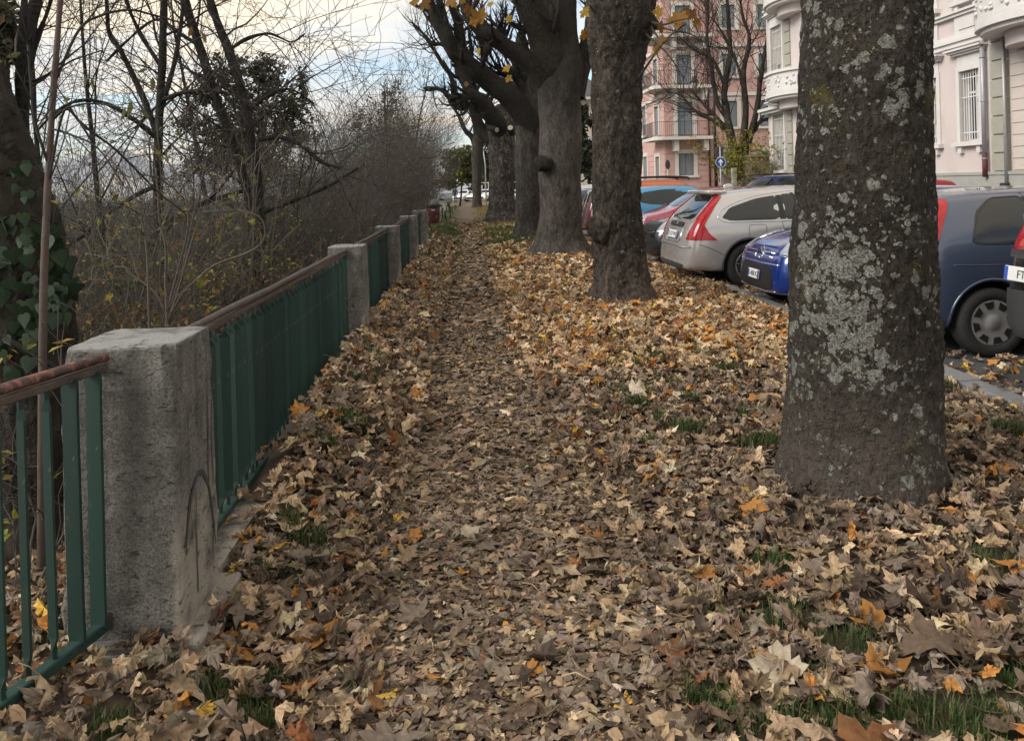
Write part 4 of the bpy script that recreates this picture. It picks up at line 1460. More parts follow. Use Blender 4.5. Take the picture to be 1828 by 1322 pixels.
leafy_tree(-12, 6.5, (-10, -40), [(-5, 40, 34, 45), (14, 70, 26, 20), (-20, 100, 30, 30)],
           'dark needle-leaved spray at the top left corner', 9, 900, 0.09, DG, 8)
for px, Y, crown, lbl, sd in (
        (985, 96, [(985, 290, 40, 40), (960, 300, 30, 40), (1010, 300, 30, 30)], 'dark green tree behind the pale trunk far down the street', 31),
        (905, 110, [(905, 290, 34, 46), (930, 300, 26, 36), (885, 305, 22, 34)], 'dark green tree behind the white parked cars at the far end', 32),
        (862, 112, [(862, 300, 26, 34), (878, 288, 22, 30)], 'dark green tree above the far white cars, left', 33),
        (1050, 70, [(1050, 285, 28, 30), (1075, 290, 22, 25), (1042, 215, 14, 40)], 'dark conifer-like tree in front of the distant grey-roofed house', 34)):
    leafy_tree(px, Y, (px, crown[0][1] - 20), crown, lbl, sd, 1500, 0.62, [(0.022, 0.032, 0.018), (0.03, 0.042, 0.022), (0.045, 0.05, 0.025)], 6)

# tall thin trees fading into the sky above the thicket
for k, (px, Y, top, lbl) in enumerate(((668, 30.0, 145, 'tall feathery bare birch-like tree above the thicket, left'), (735, 34.0, 120, 'tall feathery bare tree above the thicket beside the pollarded limbs'),
                                       (560, 20.0, 225, 'thin bare tree bending under the yellow cloud'), (120, 11.0, -60, 'fine-twigged bare tree filling the sky beside the sapling'), (215, 10.0, -90, 'fine-twigged bare tree left of the upright slender trunk'),
                                       (390, 12.5, -70, 'fine-twigged bare tree at the top between the leaning trunks'))):
    rg = random.Random(300 + k)
    b = P(px, 420, Y)
    zb = gz1(b[0], Y)
    zt = P(px, top, Y)[2]
    root = empty('bare_tree', (b[0], Y, zb), lbl, 'tree', 'fine bare trees on the slope')
    out = []
    H = zt - zb
    grow(rg, out, (b[0], Y, zb - 0.1), (rg.uniform(-.05, .05), 0, 1), H, 0.010 * H, 0, 3, (22, 6, 4) if Y > 15 else (15, 5, 3), 0.05, 0.05, (25, 60), (0.22, 0.42), 0.4, 0.2, seg=12)
    out = [(p, [max(v, 0.00022 * Y) for v in r], l) for p, r, l in out]
    tr = [x for x in out if x[2] == 0]
    branch_mb(tr, (8,)).mk('trunk', MAT['bark_slim'], root, True)
    branch_mb([x for x in out if x[2] > 0], (8, 5, 3, 3)).mk('crown', MAT['twig_grey'] if Y > 15 else MAT['twig_dark'], root, True)

# single big leaves on thin shoots near the lens side of the fence
LEAFT = [(0, -.30), (.2, -.40), (.38, -.36), (.32, -.16), (.50, -.10), (.66, .12), (.46, .14), (.44, .28), (.20, .18), (.24, .42), (.12, .46), (0, .70)]
LEAFT = np.array(LEAFT + [(-x, y) for x, y in LEAFT[-2:0:-1]])


def leaf_template(det, torn=None):
    k = len(LEAFT)
    if torn is not None:        # outline of its own: some lobes short, torn or missing
        rq = np.random.RandomState(torn)
        fac = np.interp(np.arange(k), np.arange(-3, k + 3, 3), rq.choice([1.0, 1.05, 0.9, 0.75, 0.5], len(np.arange(-3, k + 3, 3)))) * rq.uniform(0.88, 1.1, k)
        LT = LEAFT * fac[:, None] * np.array((rq.uniform(0.8, 1.1), rq.uniform(0.85, 1.1)))
    else:
        LT = LEAFT
    c = np.array((0, -0.02))
    if det == 2:
        ring = c + (LT - c) * 0.52
        V = np.concatenate([LT, ring, c[None]])
        F = []
        for i in range(k):
            j = (i + 1) % k
            F += [(i, j, k + j), (i, k + j, k + i), (k + i, k + j, 2 * k)]
    elif det == 1:
        V = np.concatenate([LT, c[None]])
        F = [(i, (i + 1) % k, k) for i in range(k)]
    else:
        o = LT[[0, 2, 5, 8, 11, 14, 17, 20]]
        V = np.concatenate([o, c[None]])
        F = [(i, (i + 1) % 8, 8) for i in range(8)]
    return np.c_[V, np.zeros(len(V))], np.array(F)


def curl_leaves(T, n, rs, curl, cross=0.4, jit=0.05):
    """n deformed copies (n,m,3) of template T; curl, cross: bend strengths per leaf"""
    ax = rs.uniform(0, 6.283, n)
    c, s = np.cos(ax)[:, None], np.sin(ax)[:, None]
    x = T[None, :, 0] * c - T[None, :, 1] * s
    y = T[None, :, 0] * s + T[None, :, 1] * c
    k = np.maximum(np.abs(curl), 0.02)[:, None] * np.sign(curl + 1e-6)[:, None]
    xx = np.sin(k * x) / k
    zz = (1 - np.cos(k * x)) / k
    k2 = np.maximum(np.abs(rs.normal(0, cross, n)), 0.02)[:, None]
    yy = np.sin(k2 * y) / k2
    zz = zz + (1 - np.cos(k2 * y)) / k2
    zz = zz + rs.normal(0, jit, zz.shape)
    return np.stack([xx, yy, zz], -1)


MAT['leaf_hang'] = tint_mat('hanging_leaf', 0.6, 25, 0.3, 0.2, 0.45, objcol=True)
rs = np.random.RandomState(66)
T, TF = leaf_template(2)
hm = [np_mesh('hanging_leaf', curl_leaves(T, 1, rs, rs.normal(0, 1.0, 1), 0.5, 0.03)[0], TF, True, None, MAT['leaf_hang']) for _ in range(5)]
hang = [(742, 3, 26), (758, 8, 30), (806, 2, 34), (826, -2, 24), (835, 18, 26), (856, 30, 40), (846, 36, 30), (908, 34, 18), (876, 8, 16), (1044, 22, 26), (1042, 62, 26), (855, 92, 16), (905, 122, 20), (908, 140, 18), (832, 150, 12),
        (1176, 22, 26), (1180, 48, 26), (1180, 72, 26), (1170, 91, 24), (1212, 34, 44), (1234, 26, 26), (1244, 40, 24), (1222, 22, 22)]
out = []
rg = random.Random(8)
for (px, py, w) in hang:
    Y = 8.6 + rg.uniform(-.5, .5)
    q = P(px, py, Y)
    o = link('leaf', rg.choice(hm), t2, tuple(q - wloc(t2)))
    s_ = w * Y / FPX * 0.8
    o.scale = (s_, s_, s_)
    o.rotation_euler = (math.radians(rg.uniform(60, 120)), rg.uniform(-.6, .6), rg.uniform(-.7, .7))
    cc = rg.choice([(0.34, 0.20, 0.03), (0.26, 0.13, 0.025), (0.36, 0.25, 0.05), (0.18, 0.09, 0.03)])
    o.color = (*cc, 1)
for l in ([(1160, 40, 9.6, 7), (1185, 44, 9.0, 4), (1205, 38, 8.7, 3), (1235, 32, 8.6, 2)], [(1160, 45, 9.6, 5), (1178, 75, 8.9, 3), (1172, 95, 8.7, 2), (1180, 110, 8.6, 1.5)], [(1160, 40, 9.6, 5), (1190, 52, 9, 3.5), (1230, 60, 8.7, 3), (1262, 78, 8.6, 2.2), (1282, 95, 8.6, 1.5)],
          [(1140, 140, 9.4, 5), (1160, 110, 9.0, 4), (1190, 70, 8.8, 3), (1225, 42, 8.7, 2.5)], [(1152, 60, 9.5, 4), (1190, 95, 9.0, 3), (1222, 140, 8.8, 2)],
          [(1050, -40, 9.6, 12), (980, -50, 9.0, 9), (900, -30, 8.8, 7), (850, 0, 8.7, 4), (842, 30, 8.6, 2.5)], [(900, -30, 8.8, 5), (830, -30, 8.7, 4), (780, -15, 8.6, 3), (745, 0, 8.6, 2)],
          [(1052, 10, 9.6, 5), (1045, 40, 8.8, 3), (1046, 60, 8.6, 2)]):
    p, r = limb_px(l)
    out.append(([tuple(x) for x in p], [max(v, 0.003) for v in r], 0))
branch_mb(out, (6,)).mk('twigs', MAT['twig_dark'], t2, True)
# pale green leaves on the sapling
lme = np_mesh('sapling_leaf', np.array([[0, 0, 0], [.18, .35, .05], [.14, .7, .03], [0, 1, -.04], [-.14, .7, .03], [-.18, .35, .05], [0, .5, -.02]]), np.array([[0, 1, 6], [1, 2, 6], [2, 3, 6], [3, 4, 6], [4, 5, 6], [5, 0, 6]]), True, None, MAT['leaf_hang'])
for (px, py, w, rz) in ((38, 107, 26, 1.2), (5, 120, 22, 1.4), (22, 113, 12, 1.3), (152, 145, 24, 0.1), (162, 150, 26, -.2), (234, 195, 34, .25), (224, 205, 30, .5), (272, 150, 26, 0), (252, 205, 22, -.6), (262, 131, 18, 1.1), (343, 58, 22, .3), (361, 68, 22, -.3)):
    q = P(px, py - w * 0.5, 3.3)
    o = link('leaf', lme, sap, tuple(q - wloc(sap)))
    s_ = w * 3.3 / FPX
    o.scale = (s_, s_, s_)
    o.rotation_euler = (math.radians(-90), rz, rg.uniform(-.5, .5))
    o.color = (0.12, 0.14, 0.04, 1) if px < 300 else (0.2, 0.1, 0.03, 1)
# ------------------------------------------------------------------ cars
def paint(name, c, metal=0.25, rough=0.32):
    return M(name, c, rough, 0.06, 2.0, 0.0, metal=metal, coat=1.0)


MAT['glass'] = M('car_glass', (0.014, 0.017, 0.018), 0.04, 0.15, 3, spec=0.55)
MAT['tyre'] = M('tyre_rubber', (0.016, 0.016, 0.017), 0.85, 0.25, 30, 0.4, 90)
MAT['alloy'] = M('wheel_alloy', (0.30, 0.30, 0.30), 0.45, 0.15, 8, metal=0.4)
MAT['chrome'] = M('chrome', (0.75, 0.76, 0.78), 0.12, 0.05, 5, metal=1.0)
MAT['lamp_red'] = M('tail_lamp_red', (0.30, 0.006, 0.010), 0.15, 0.3, 14, spec=0.5, coat=0.25)
MAT['lamp_clear'] = M('head_lamp_glass', (0.42, 0.44, 0.46), 0.08, 0.35, 22, metal=0.3, coat=1.0)
MAT['lamp_amber'] = M('lamp_amber', (0.5, 0.16, 0.02), 0.2, 0.2, 14, coat=1.0)
MAT['plate'] = M('number_plate', (0.68, 0.69, 0.68), 0.5, 0.05, 10)
MAT['plate_blue'] = M('number_plate_blue', (0.03, 0.08, 0.38), 0.5, 0.05, 10)
MAT['plate_ink'] = M('number_plate_ink', (0.02, 0.02, 0.022), 0.6, 0.05, 10)
MAT['trim'] = M('grey_plastic_trim', (0.035, 0.036, 0.038), 0.6, 0.15, 30, 0.2, 120)
MAT['seam'] = M('panel_gap', (0.01, 0.01, 0.011), 0.8, 0.1, 10)


def smooth_poly(poly, n=44, sharp=False):
    p = np.array(poly, float)
    if sharp:
        q = np.concatenate([p, p[:1]])
        d = np.r_[0, np.cumsum(np.linalg.norm(np.diff(q, axis=0), axis=1))]
        t = np.linspace(0, d[-1], n, endpoint=False)
        return np.stack([np.interp(t, d, q[:, i]) for i in range(2)], -1)
    # chaikin corner cutting keeps the outline tight
    for _ in range(2):
        a = p * 0.89 + np.roll(p, -1, 0) * 0.11
        b = p * 0.11 + np.roll(p, -1, 0) * 0.89
        p = np.stack([a, b], 1).reshape(-1, 2)
    return p


class Car:
    def __init__(self, name, label, st, mat, n_end, s, heading, L, lvl=3, arch=(None, None), wr=0.31, group='cars parked along the road', zoff=-0.08, pos=None):
        """st: stations nose to tail, each (x_low, x_belt, x_top, zb, zs, zt, ws, wb, wt). heading +1: tail towards the path."""
        self.L, self.mat, self.wr = L, mat, wr
        self.hw = max(q[7] for q in st)
        if pos is None:
            ctr = W(n_end + L / 2, s, zoff)
            rz = HEAD if heading > 0 else HEAD + math.pi
        else:
            ctr, rz = np.array(pos[:3]), pos[3]
        self.root = empty(name, tuple(ctr), label, 'car', group, rz)
        bm = bmesh.new()
        rings = []
        for (xl, xb, xt, zb, zs, zt, ws, wb, wt) in st:
            half = [(xl, ws * 0.86, zb), (xl, ws, zb + 0.07), (xl * 0.8 + xb * 0.2, wb, zb * 0.55 + zs * 0.45), (xb, wb * 0.985, zs), (xt * 0.9 + xb * 0.1, wt, zt - 0.07), (xt, wt * 0.82, zt)]
            r = [bm.verts.new(p) for p in half] + [bm.verts.new((x, -y, z)) for x, y, z in reversed(half)]
            rings.append(r)
        for a, b in zip(rings[:-1], rings[1:]):
            for i in range(12):
                j = (i + 1) % 12
                bm.faces.new((a[i], a[j], b[j], b[i]))
        for r, fl in ((rings[0], True), (rings[-1], False)):
            for i in range(5):
                f = (r[i], r[11 - i], r[10 - i], r[i + 1])
                bm.faces.new(f[::-1] if not fl else f)
        bmesh.ops.recalc_face_normals(bm, faces=bm.faces)
        me = bpy.data.meshes.new('cage')
        bm.to_mesh(me)
        bm.free()
        o = bpy.data.objects.new('cage', me)
        COL.objects.link(o)
        md = o.modifiers.new('s', 'SUBSURF')
        md.levels = md.render_levels = lvl
        me.materials.append(mat)
        cut = []
        for ax in arch:
            if ax is None:
                continue

            bc = bmesh.new()
            bmesh.ops.create_cone(bc, cap_ends=True, segments=40, radius1=wr + 0.055, radius2=wr + 0.055, depth=2.4, matrix=Matrix.Translation((ax, 0, wr)) @ Matrix.Rotation(math.pi / 2, 4, 'X'))
            bmesh.ops.recalc_face_normals(bc, faces=bc.faces)
            cm = bpy.data.meshes.new('cut')
            bc.to_mesh(cm)
            bc.free()
            cm.materials.append(MAT['black'])
            co = bpy.data.objects.new('cut', cm)
            COL.objects.link(co)
            b = o.modifiers.new('b', 'BOOLEAN')
            b.object = co
            b.operation = 'DIFFERENCE'
            b.solver = 'EXACT'
            b.material_mode = 'TRANSFER'
            cut.append(co)
        dg = bpy.context.evaluated_depsgraph_get()
        dg.update()
        ev = o.evaluated_get(dg)
        nm = bpy.data.meshes.new_from_object(ev)
        nm.name = 'body'
        for p in nm.polygons:
            p.use_smooth = True
        bpy.data.objects.remove(o)
        for co in cut:
            bpy.data.objects.remove(co)
        try:
            nm.set_sharp_from_angle(angle=math.radians(50))
        except Exception:
            pass
        self.body = link('body', nm, self.root)
        bm = bmesh.new()
        bm.from_mesh(nm)
        self.bvh = BVHTree.FromBMesh(bm)
        bm.free()

    def hit(self, o, d):
        h = self.bvh.ray_cast(Vector(o), Vector(d))
        return h[0], h[1]

    def frame(self, view):
        """view: 'L','R' sides, 'F','B' ends, 'T' top, or an angle in degrees round z for corner pieces"""
        if view == 'L':
            return Vector((0, 3, 0)), Vector((1, 0, 0)), Vector((0, 0, 1)), Vector((0, -1, 0))
        if view == 'R':
            return Vector((0, -3, 0)), Vector((1, 0, 0)), Vector((0, 0, 1)), Vector((0, 1, 0))
        if view == 'F':
            return Vector((5, 0, 0)), Vector((0, 1, 0)), Vector((0, 0, 1)), Vector((-1, 0, 0))
        if view == 'B':
            return Vector((-5, 0, 0)), Vector((0, 1, 0)), Vector((0, 0, 1)), Vector((1, 0, 0))
        if view == 'T':
            return Vector((0, 0, 4)), Vector((1, 0, 0)), Vector((0, 1, 0)), Vector((0, 0, -1))
        a = math.radians(view)
        d = Vector((-math.cos(a), -math.sin(a), 0))
        e1 = Vector((-math.sin(a), math.cos(a), 0))      # u = 0 runs through the body corner
        cn = Vector((math.copysign(self.L / 2 - 0.16, math.cos(a)), math.copysign(self.hw - 0.10, math.sin(a)), 0))
        return -d * 6 + e1 * cn.dot(e1), e1, Vector((0, 0, 1)), d

    def project(self, view, uv, off):
        o, e1, e2, d = self.frame(view)
        P_, last = [], None
        for u, v in uv:
            q, n = self.hit(o + e1 * u + e2 * v, d)
            if q is None:
                P_.append(None)
                continue
            if n.dot(d) > 0:
                n = -n
            P_.append(q + n * off)
        ok = [p for p in P_ if p is not None]
        if not ok:
            return None
        for i, p in enumerate(P_):
            if p is None:      # take the nearest neighbour that met the body
                k = min((j for j in range(len(P_)) if P_[j] is not None), key=lambda j: min(abs(j - i), len(P_) - abs(j - i)))
                P_[i] = P_[k]
        return np.array([p[:] for p in P_])

    def patch(self, name, view, poly, mat, off=0.004, parent=None, sharp=False, rings=5):
        b = smooth_poly(poly, 48, sharp)
        c = b.mean(0)
        uv = np.concatenate([c + (b - c) * f for f in np.linspace(1, 0.12, rings)] + [c[None]])
        V = self.project(view, uv, off)
        if V is None:
            return None
        k = len(b)
        # a skirt down into the body closes the edge
        sk = self.project(view, b, -0.006)
        V = np.concatenate([V, sk])
        F4, F3 = [], []
        for r in range(rings - 1):
            for i in range(k):
                j = (i + 1) % k
                F4.append((r * k + i, r * k + j, (r + 1) * k + j, (r + 1) * k + i))
        for i in range(k):
            F3.append(((rings - 1) * k + i, (rings - 1) * k + (i + 1) % k, rings * k))
        s0 = rings * k + 1
        for i in range(k):
            j = (i + 1) % k
            F4.append((i, s0 + i, s0 + j, j))
        me = np_mesh(name, V, [np.array(F4), np.array(F3)], True, None, mat)
        try:
            me.set_sharp_from_angle(angle=math.radians(40))
        except Exception:
            pass
        return link(name, me, parent or self.root)

    def line(self, name, view, pts, r, mat, closed=False, parent=None, n=40, off=0.001, smooth=True):
        p = np.array(pts, float)
        if closed:
            p = smooth_poly(p, n)
            p = np.concatenate([p, p[:2]])
        elif smooth:
            p = catmull(p, n)
        V = self.project(view, p, off)
        Vt, Ft = tubes([(V, np.full(len(V), r))], 5).data()
        return link(name, np_mesh(name, Vt, Ft, True, None, mat), parent or self.root)

    def both(self, fn, name, poly, *a, **k):
        fn(name, 'L', poly, *a, **k)
        fn(name, 'R', poly, *a, **k)

    def wheel(self, x, side, y, w=0.19, style=0):
        r = self.wr
        V, F = lathe([(r * 0.66, -w / 2), (r * 0.92, -w / 2), (r * 0.985, -w / 2 + 0.02), (r, -w / 2 + 0.045), (r, w / 2 - 0.045), (r * 0.985, w / 2 - 0.02), (r * 0.92, w / 2), (r * 0.69, w / 2 + 0.004), (r * 0.66, w / 2 - 0.01), (r * 0.64, 0.0), (r * 0.64, -w / 2)], 48)
        wo = empty('wheel', (x, side * y, r))
        wo.parent = self.root
        wo.rotation_euler = (-math.pi / 2 * side, 0, 0)
        link('tyre', np_mesh('tyre', V, F, True, None, MAT['tyre']), wo)
        z = w / 2 - 0.012
        V, F = lathe([(0.001, z + 0.012), (r * 0.16, z + 0.012), (r * 0.2, z + 0.002), (r * 0.3, z - 0.004), (r * 0.6, z + 0.008), (r * 0.665, z + 0.006), (r * 0.67, z - 0.03)], 48)
        link('rim', np_mesh('rim', V, F, True, None, MAT['alloy']), wo)
        mb = MB()
        k = 8
        for i in range(k):
            a = i / k * 6.283 + 0.2
            t = np.array((-math.sin(a), math.cos(a), 0))
            d = np.array((math.cos(a), math.sin(a), 0))
            for (r0, r1, hw) in ((0.42, 0.60, 0.035),) if style == 0 else ((0.28, 0.60, 0.055),):
                q = [d * r * r0 - t * hw * 0.7, d * r * r1 - t * hw * 1.3, d * r * r1 + t * hw * 1.3, d * r * r0 + t * hw * 0.7]
                z0 = z + 0.0095
                Vq = np.array([np.r_[p[:2], z0] for p in q] + [np.r_[p[:2], z0 - 0.02] for p in q])
                mb.add(Vq, np.array([[0, 1, 2, 3], [4, 7, 6, 5], [0, 4, 5, 1], [1, 5, 6, 2], [2, 6, 7, 3], [3, 7, 4, 0]]))
        V, F = mb.data()
        link('rim_slots', np_mesh('rim_slots', V, F, False, None, MAT['black']), wo)

    def plate(self, view, u, v, text, w=0.5, h=0.11, off=0.012):
        q = self.project(view, [(u, v - h / 2), (u, v + h / 2), (u - w / 2, v), (u + w / 2, v)], off)
        if q is None:
            return
        o, e1, e2, d = self.frame(view)
        c = q.mean(0) - np.array(d[:]) * 0.008
        up = Vector(q[1] - q[0]).normalized()
        rt = Vector(np.cross(np.array(up[:]), -np.array(d[:]))).normalized()
        nr = rt.cross(up)
        Mx = Matrix(((rt.x, up.x, nr.x, c[0]), (rt.y, up.y, nr.y, c[1]), (rt.z, up.z, nr.z, c[2]), (0, 0, 0, 1)))
        V, F = bevel_box(-w / 2, w / 2, -h / 2, h / 2, -0.006, 0.004, 0.004, 1)
        po = link('number_plate', np_mesh('number_plate', V, F, False, None, MAT['plate']), self.root)
        po.matrix_local = Mx
        for sx in (-1, 1):
            V, F = box(sx * w / 2 - (0.04 if sx > 0 else 0) , sx * w / 2 + (0.04 if sx < 0 else 0), -h / 2 + 0.004, h / 2 - 0.004, 0.002, 0.0055)
            link('blue_band', np_mesh('blue_band', V, F, False, None, MAT['plate_blue']), po)
        if text:
            t = text_mesh(text, h * 0.78)
            t.materials.append(MAT['plate_ink'])
            link('characters', t, po, (0, -h * 0.27, 0.0062))


def text_mesh(s, size, extrude=0.0006):
    cu = bpy.data.curves.new('txt', 'FONT')
    cu.body = s
    cu.size = size
    cu.align_x = 'CENTER'
    cu.extrude = extrude
    ob = bpy.data.objects.new('txt', cu)
    COL.objects.link(ob)
    dg = bpy.context.evaluated_depsgraph_get()
    dg.update()
    me = bpy.data.meshes.new_from_object(ob.evaluated_get(dg))
    me.name = 'characters'
    bpy.data.objects.remove(ob)
    return me


def hatch_st(L, W_, H, zb=0.2, hood=0.92, belt=0.93, cowl=0.62, rf=0.15, rr=0.30, tail=0.06, nose=0.62, estate=0.0, roofw=0.72, tz=0.0):
    """stations for a hatchback / estate / SUV. cowl, rf measured back from the nose as a fraction of L; rr: roof end in metres from the tail"""
    h, w = L / 2, W_ / 2
    xc, xf = h - L * 0.26 * cowl / 0.62, h - L * (0.26 + rf)
    return [
        (h - 0.00, h - 0.05, h - 0.10, zb + 0.06, nose, nose + 0.10, w * 0.62, w * 0.66, w * 0.55),
        (h - 0.04, h - 0.09, h - 0.16, zb + 0.02, nose + 0.03, nose + 0.15, w * 0.82, w * 0.85, w * 0.70),
        (h - 0.20, h - 0.26, h - 0.34, zb, nose + 0.09, hood - 0.09, w * 0.96, w * 0.965, w * 0.78),
        (h - 0.55, h - 0.55, h - 0.62, zb, hood - 0.11, hood - 0.02, w * 0.985, w, w * 0.80),
        (xc, xc, xc + 0.02, zb, belt - 0.05, hood + 0.04, w * 0.985, w, w * 0.82),
        (xc - 0.25, xc - 0.3, xf + 0.1, zb, belt - 0.02, H - 0.16, w * 0.985, w, w * roofw * 1.0),
        (xf - 0.1, xf - 0.15, xf - 0.22, zb, belt - 0.01, H - 0.02, w * 0.985, w, w * roofw),
        (-L * 0.06, -L * 0.06, -L * 0.06, zb, belt, H, w * 0.985, w, w * roofw),
        (-h + 1.0, -h + 0.95, -h + 0.9 + rr * 0.3, zb, belt + 0.02, H - 0.015, w * 0.985, w, w * roofw),
        (-h + 0.30, -h + 0.30, -h + rr + 0.16, zb + 0.02, belt + 0.03, H - 0.05, w * 0.97, w * 0.985, w * roofw * 0.97),
        (-h + 0.07, -h + 0.10 + tail, -h + rr, zb + 0.04, belt + 0.03, H - 0.085 + tz, w * 0.91, w * 0.925, w * roofw * 0.92),
        (-h + 0.005, -h + 0.045 + tail, -h + rr - 0.06, zb + 0.08, belt + 0.02, H - 0.125 + tz, w * 0.76, w * 0.78, w * roofw * 0.80),
    ]


def fit_wheels(c, xf, xr, y, style=0, w=0.19, front=True, rear=True):
    for s in (-1, 1):
        if front:
            c.wheel(xf, s, y, w, style)
        if rear:
            c.wheel(xr, s, y, w, style)


# --- dark slate-blue hatchback right of the near trunk, tail to the path
L = 3.92
m_fi = paint('slate_blue_paint', (0.046, 0.062, 0.105), 0.3, 0.3)
c = Car('parked_car', 'dark slate-blue hatchback with grey hubcap, right of the lichen trunk', hatch_st(L, 1.68, 1.46, hood=0.95, belt=0.94, rr=0.36, tail=0.03), m_fi, 3.77, 7.28, 1, L, 3, (1.2, -1.29), 0.30)
fit_wheels(c, 1.2, -1.29, 0.73)
for v in 'LR':
    c.patch('quarter_window', v, [(-1.44, 0.985), (-0.86, 0.975), (-0.86, 1.36), (-1.16, 1.35), (-1.31, 1.25)], MAT['glass'])
    c.patch('door_window', v, [(-0.80, 0.975), (0.06, 0.96), (0.04, 1.40), (-0.78, 1.375)], MAT['glass'])
    c.patch('door_window', v, [(0.12, 0.955), (0.92, 0.95), (0.42, 1.35), (0.10, 1.395)], MAT['glass'])
    c.patch('pillar_trim', v, [(-0.865, 0.98), (-0.79, 0.98), (-0.78, 1.37), (-0.865, 1.36)], MAT['black'], 0.003)
    c.patch('pillar_trim', v, [(0.05, 0.965), (0.13, 0.965), (0.11, 1.39), (0.04, 1.395)], MAT['black'], 0.003)
    c.line('window_seal', v, [(-1.44, 0.972), (-0.86, 0.962), (-0.85, 1.37), (-1.14, 1.357), (-1.31, 1.22)], 0.006, MAT['black'], closed=True)
    c.line('door_seam', v, [(-0.83, 1.40), (-0.83, 0.95), (-0.80, 0.72), (-0.66, 0.45), (-0.62, 0.30)], 0.004, MAT['seam'])
    c.line('door_seam', v, [(0.09, 1.42), (0.09, 0.3)], 0.004, MAT['seam'])
    c.line('body_crease', v, [(-1.62, 0.80), (-0.9, 0.79), (0.2, 0.77), (1.1, 0.74)], 0.0035, m_fi)
    c.line('arch_lip', v, [(-1.29 + 0.372 * math.cos(a), 0.30 + 0.372 * math.sin(a)) for a in np.linspace(-0.1, 3.24, 16)], 0.014, m_fi)
c.both(c.patch, 'door_handle', [(-0.70, 0.86), (-0.52, 0.86), (-0.52, 0.89), (-0.70, 0.89)], m_fi, 0.02)
for a in (180 - 42, 180 + 42):
    c.patch('tail_light', a, [(-0.05, 0.93), (0.05, 0.93), (0.05, 1.12), (-0.05, 1.12)], MAT['lamp_red'], 0.012)
for v in 'LR':
    c.patch('tail_light', v, [(-1.82, 0.93), (-1.745, 0.94), (-1.49, 1.345), (-1.60, 1.36), (-1.76, 1.18)], MAT['lamp_red'], 0.012)
c.patch('rear_window', 'B', [(-0.52, 0.99), (0.52, 0.99), (0.44, 1.33), (-0.44, 1.33)], MAT['glass'])
c.patch('rear_bumper', 'B', [(-0.6, 0.34), (0.6, 0.34), (0.6, 0.46), (-0.6, 0.46)], MAT['trim'], 0.01)
c.plate('B', 0, 0.62, '')
c.line('antenna', 'T', [(-1.35, 0.0), (-1.34, 0.0), (-1.33, 0.0)], 0.012, MAT['black'])

# --- black SUV at the right edge, tail to the path, plate offset
L = 4.0
m_bk = paint('black_paint', (0.010, 0.011, 0.012), 0.1, 0.25)
c = Car('parked_car', 'black car with grey bumper and number plate, cut off at the right edge', hatch_st(L, 1.70, 1.62, zb=0.27, hood=1.05, belt=1.02, rr=0.30, tail=0.02), m_bk, 4.05, 5.08, 1, L, 3, (1.22, -1.25), 0.33)
fit_wheels(c, 1.22, -1.25, 0.74)
for v in 'LR':
    c.patch('side_window', v, [(-1.55, 1.07), (-0.80, 1.06), (-0.80, 1.50), (-1.38, 1.47)], MAT['glass'])
    c.patch('side_window', v, [(-0.73, 1.06), (0.12, 1.05), (0.12, 1.53), (-0.73, 1.51)], MAT['glass'])
    c.patch('side_window', v, [(0.2, 1.05), (0.95, 1.04), (0.45, 1.48), (0.2, 1.52)], MAT['glass'])
    c.patch('bumper_corner', v, [(-1.97, 0.36), (-1.66, 0.34), (-1.66, 0.66), (-1.97, 0.70)], MAT['trim'], 0.015)
    c.patch('tail_light', v, [(-1.93, 0.98), (-1.76, 0.98), (-1.72, 1.25), (-1.86, 1.27)], MAT['lamp_red'], 0.016)
c.patch('rear_window', 'B', [(-0.58, 1.08), (0.58, 1.08), (0.5, 1.46), (-0.5, 1.46)], MAT['glass'])
c.patch('rear_bumper', 'B', [(-0.78, 0.36), (0.78, 0.36), (0.78, 0.70), (-0.78, 0.70)], MAT['trim'], 0.02, rings=7)
for a in (136, 224):
    c.patch('tail_light', a, [(-0.07, 0.98), (0.05, 0.98), (0.05, 1.26), (-0.06, 1.26)], MAT['lamp_red'], 0.014)
c.patch('tailgate_ledge', 'B', [(-0.72, 0.93), (0.72, 0.93), (0.72, 1.0), (-0.72, 1.0)], MAT['trim'], 0.022)
c.plate('B', 0.46, 0.815, 'FT·683', 0.52)
V, F = tubes([(np.array([(-1.9, 0.45, 0.30), (-2.0, 0.45, 0.29)]), np.array([0.03, 0.03]))], 12).data()
link('exhaust', np_mesh('exhaust', V, F, True, None, MAT['chrome']), c.root)

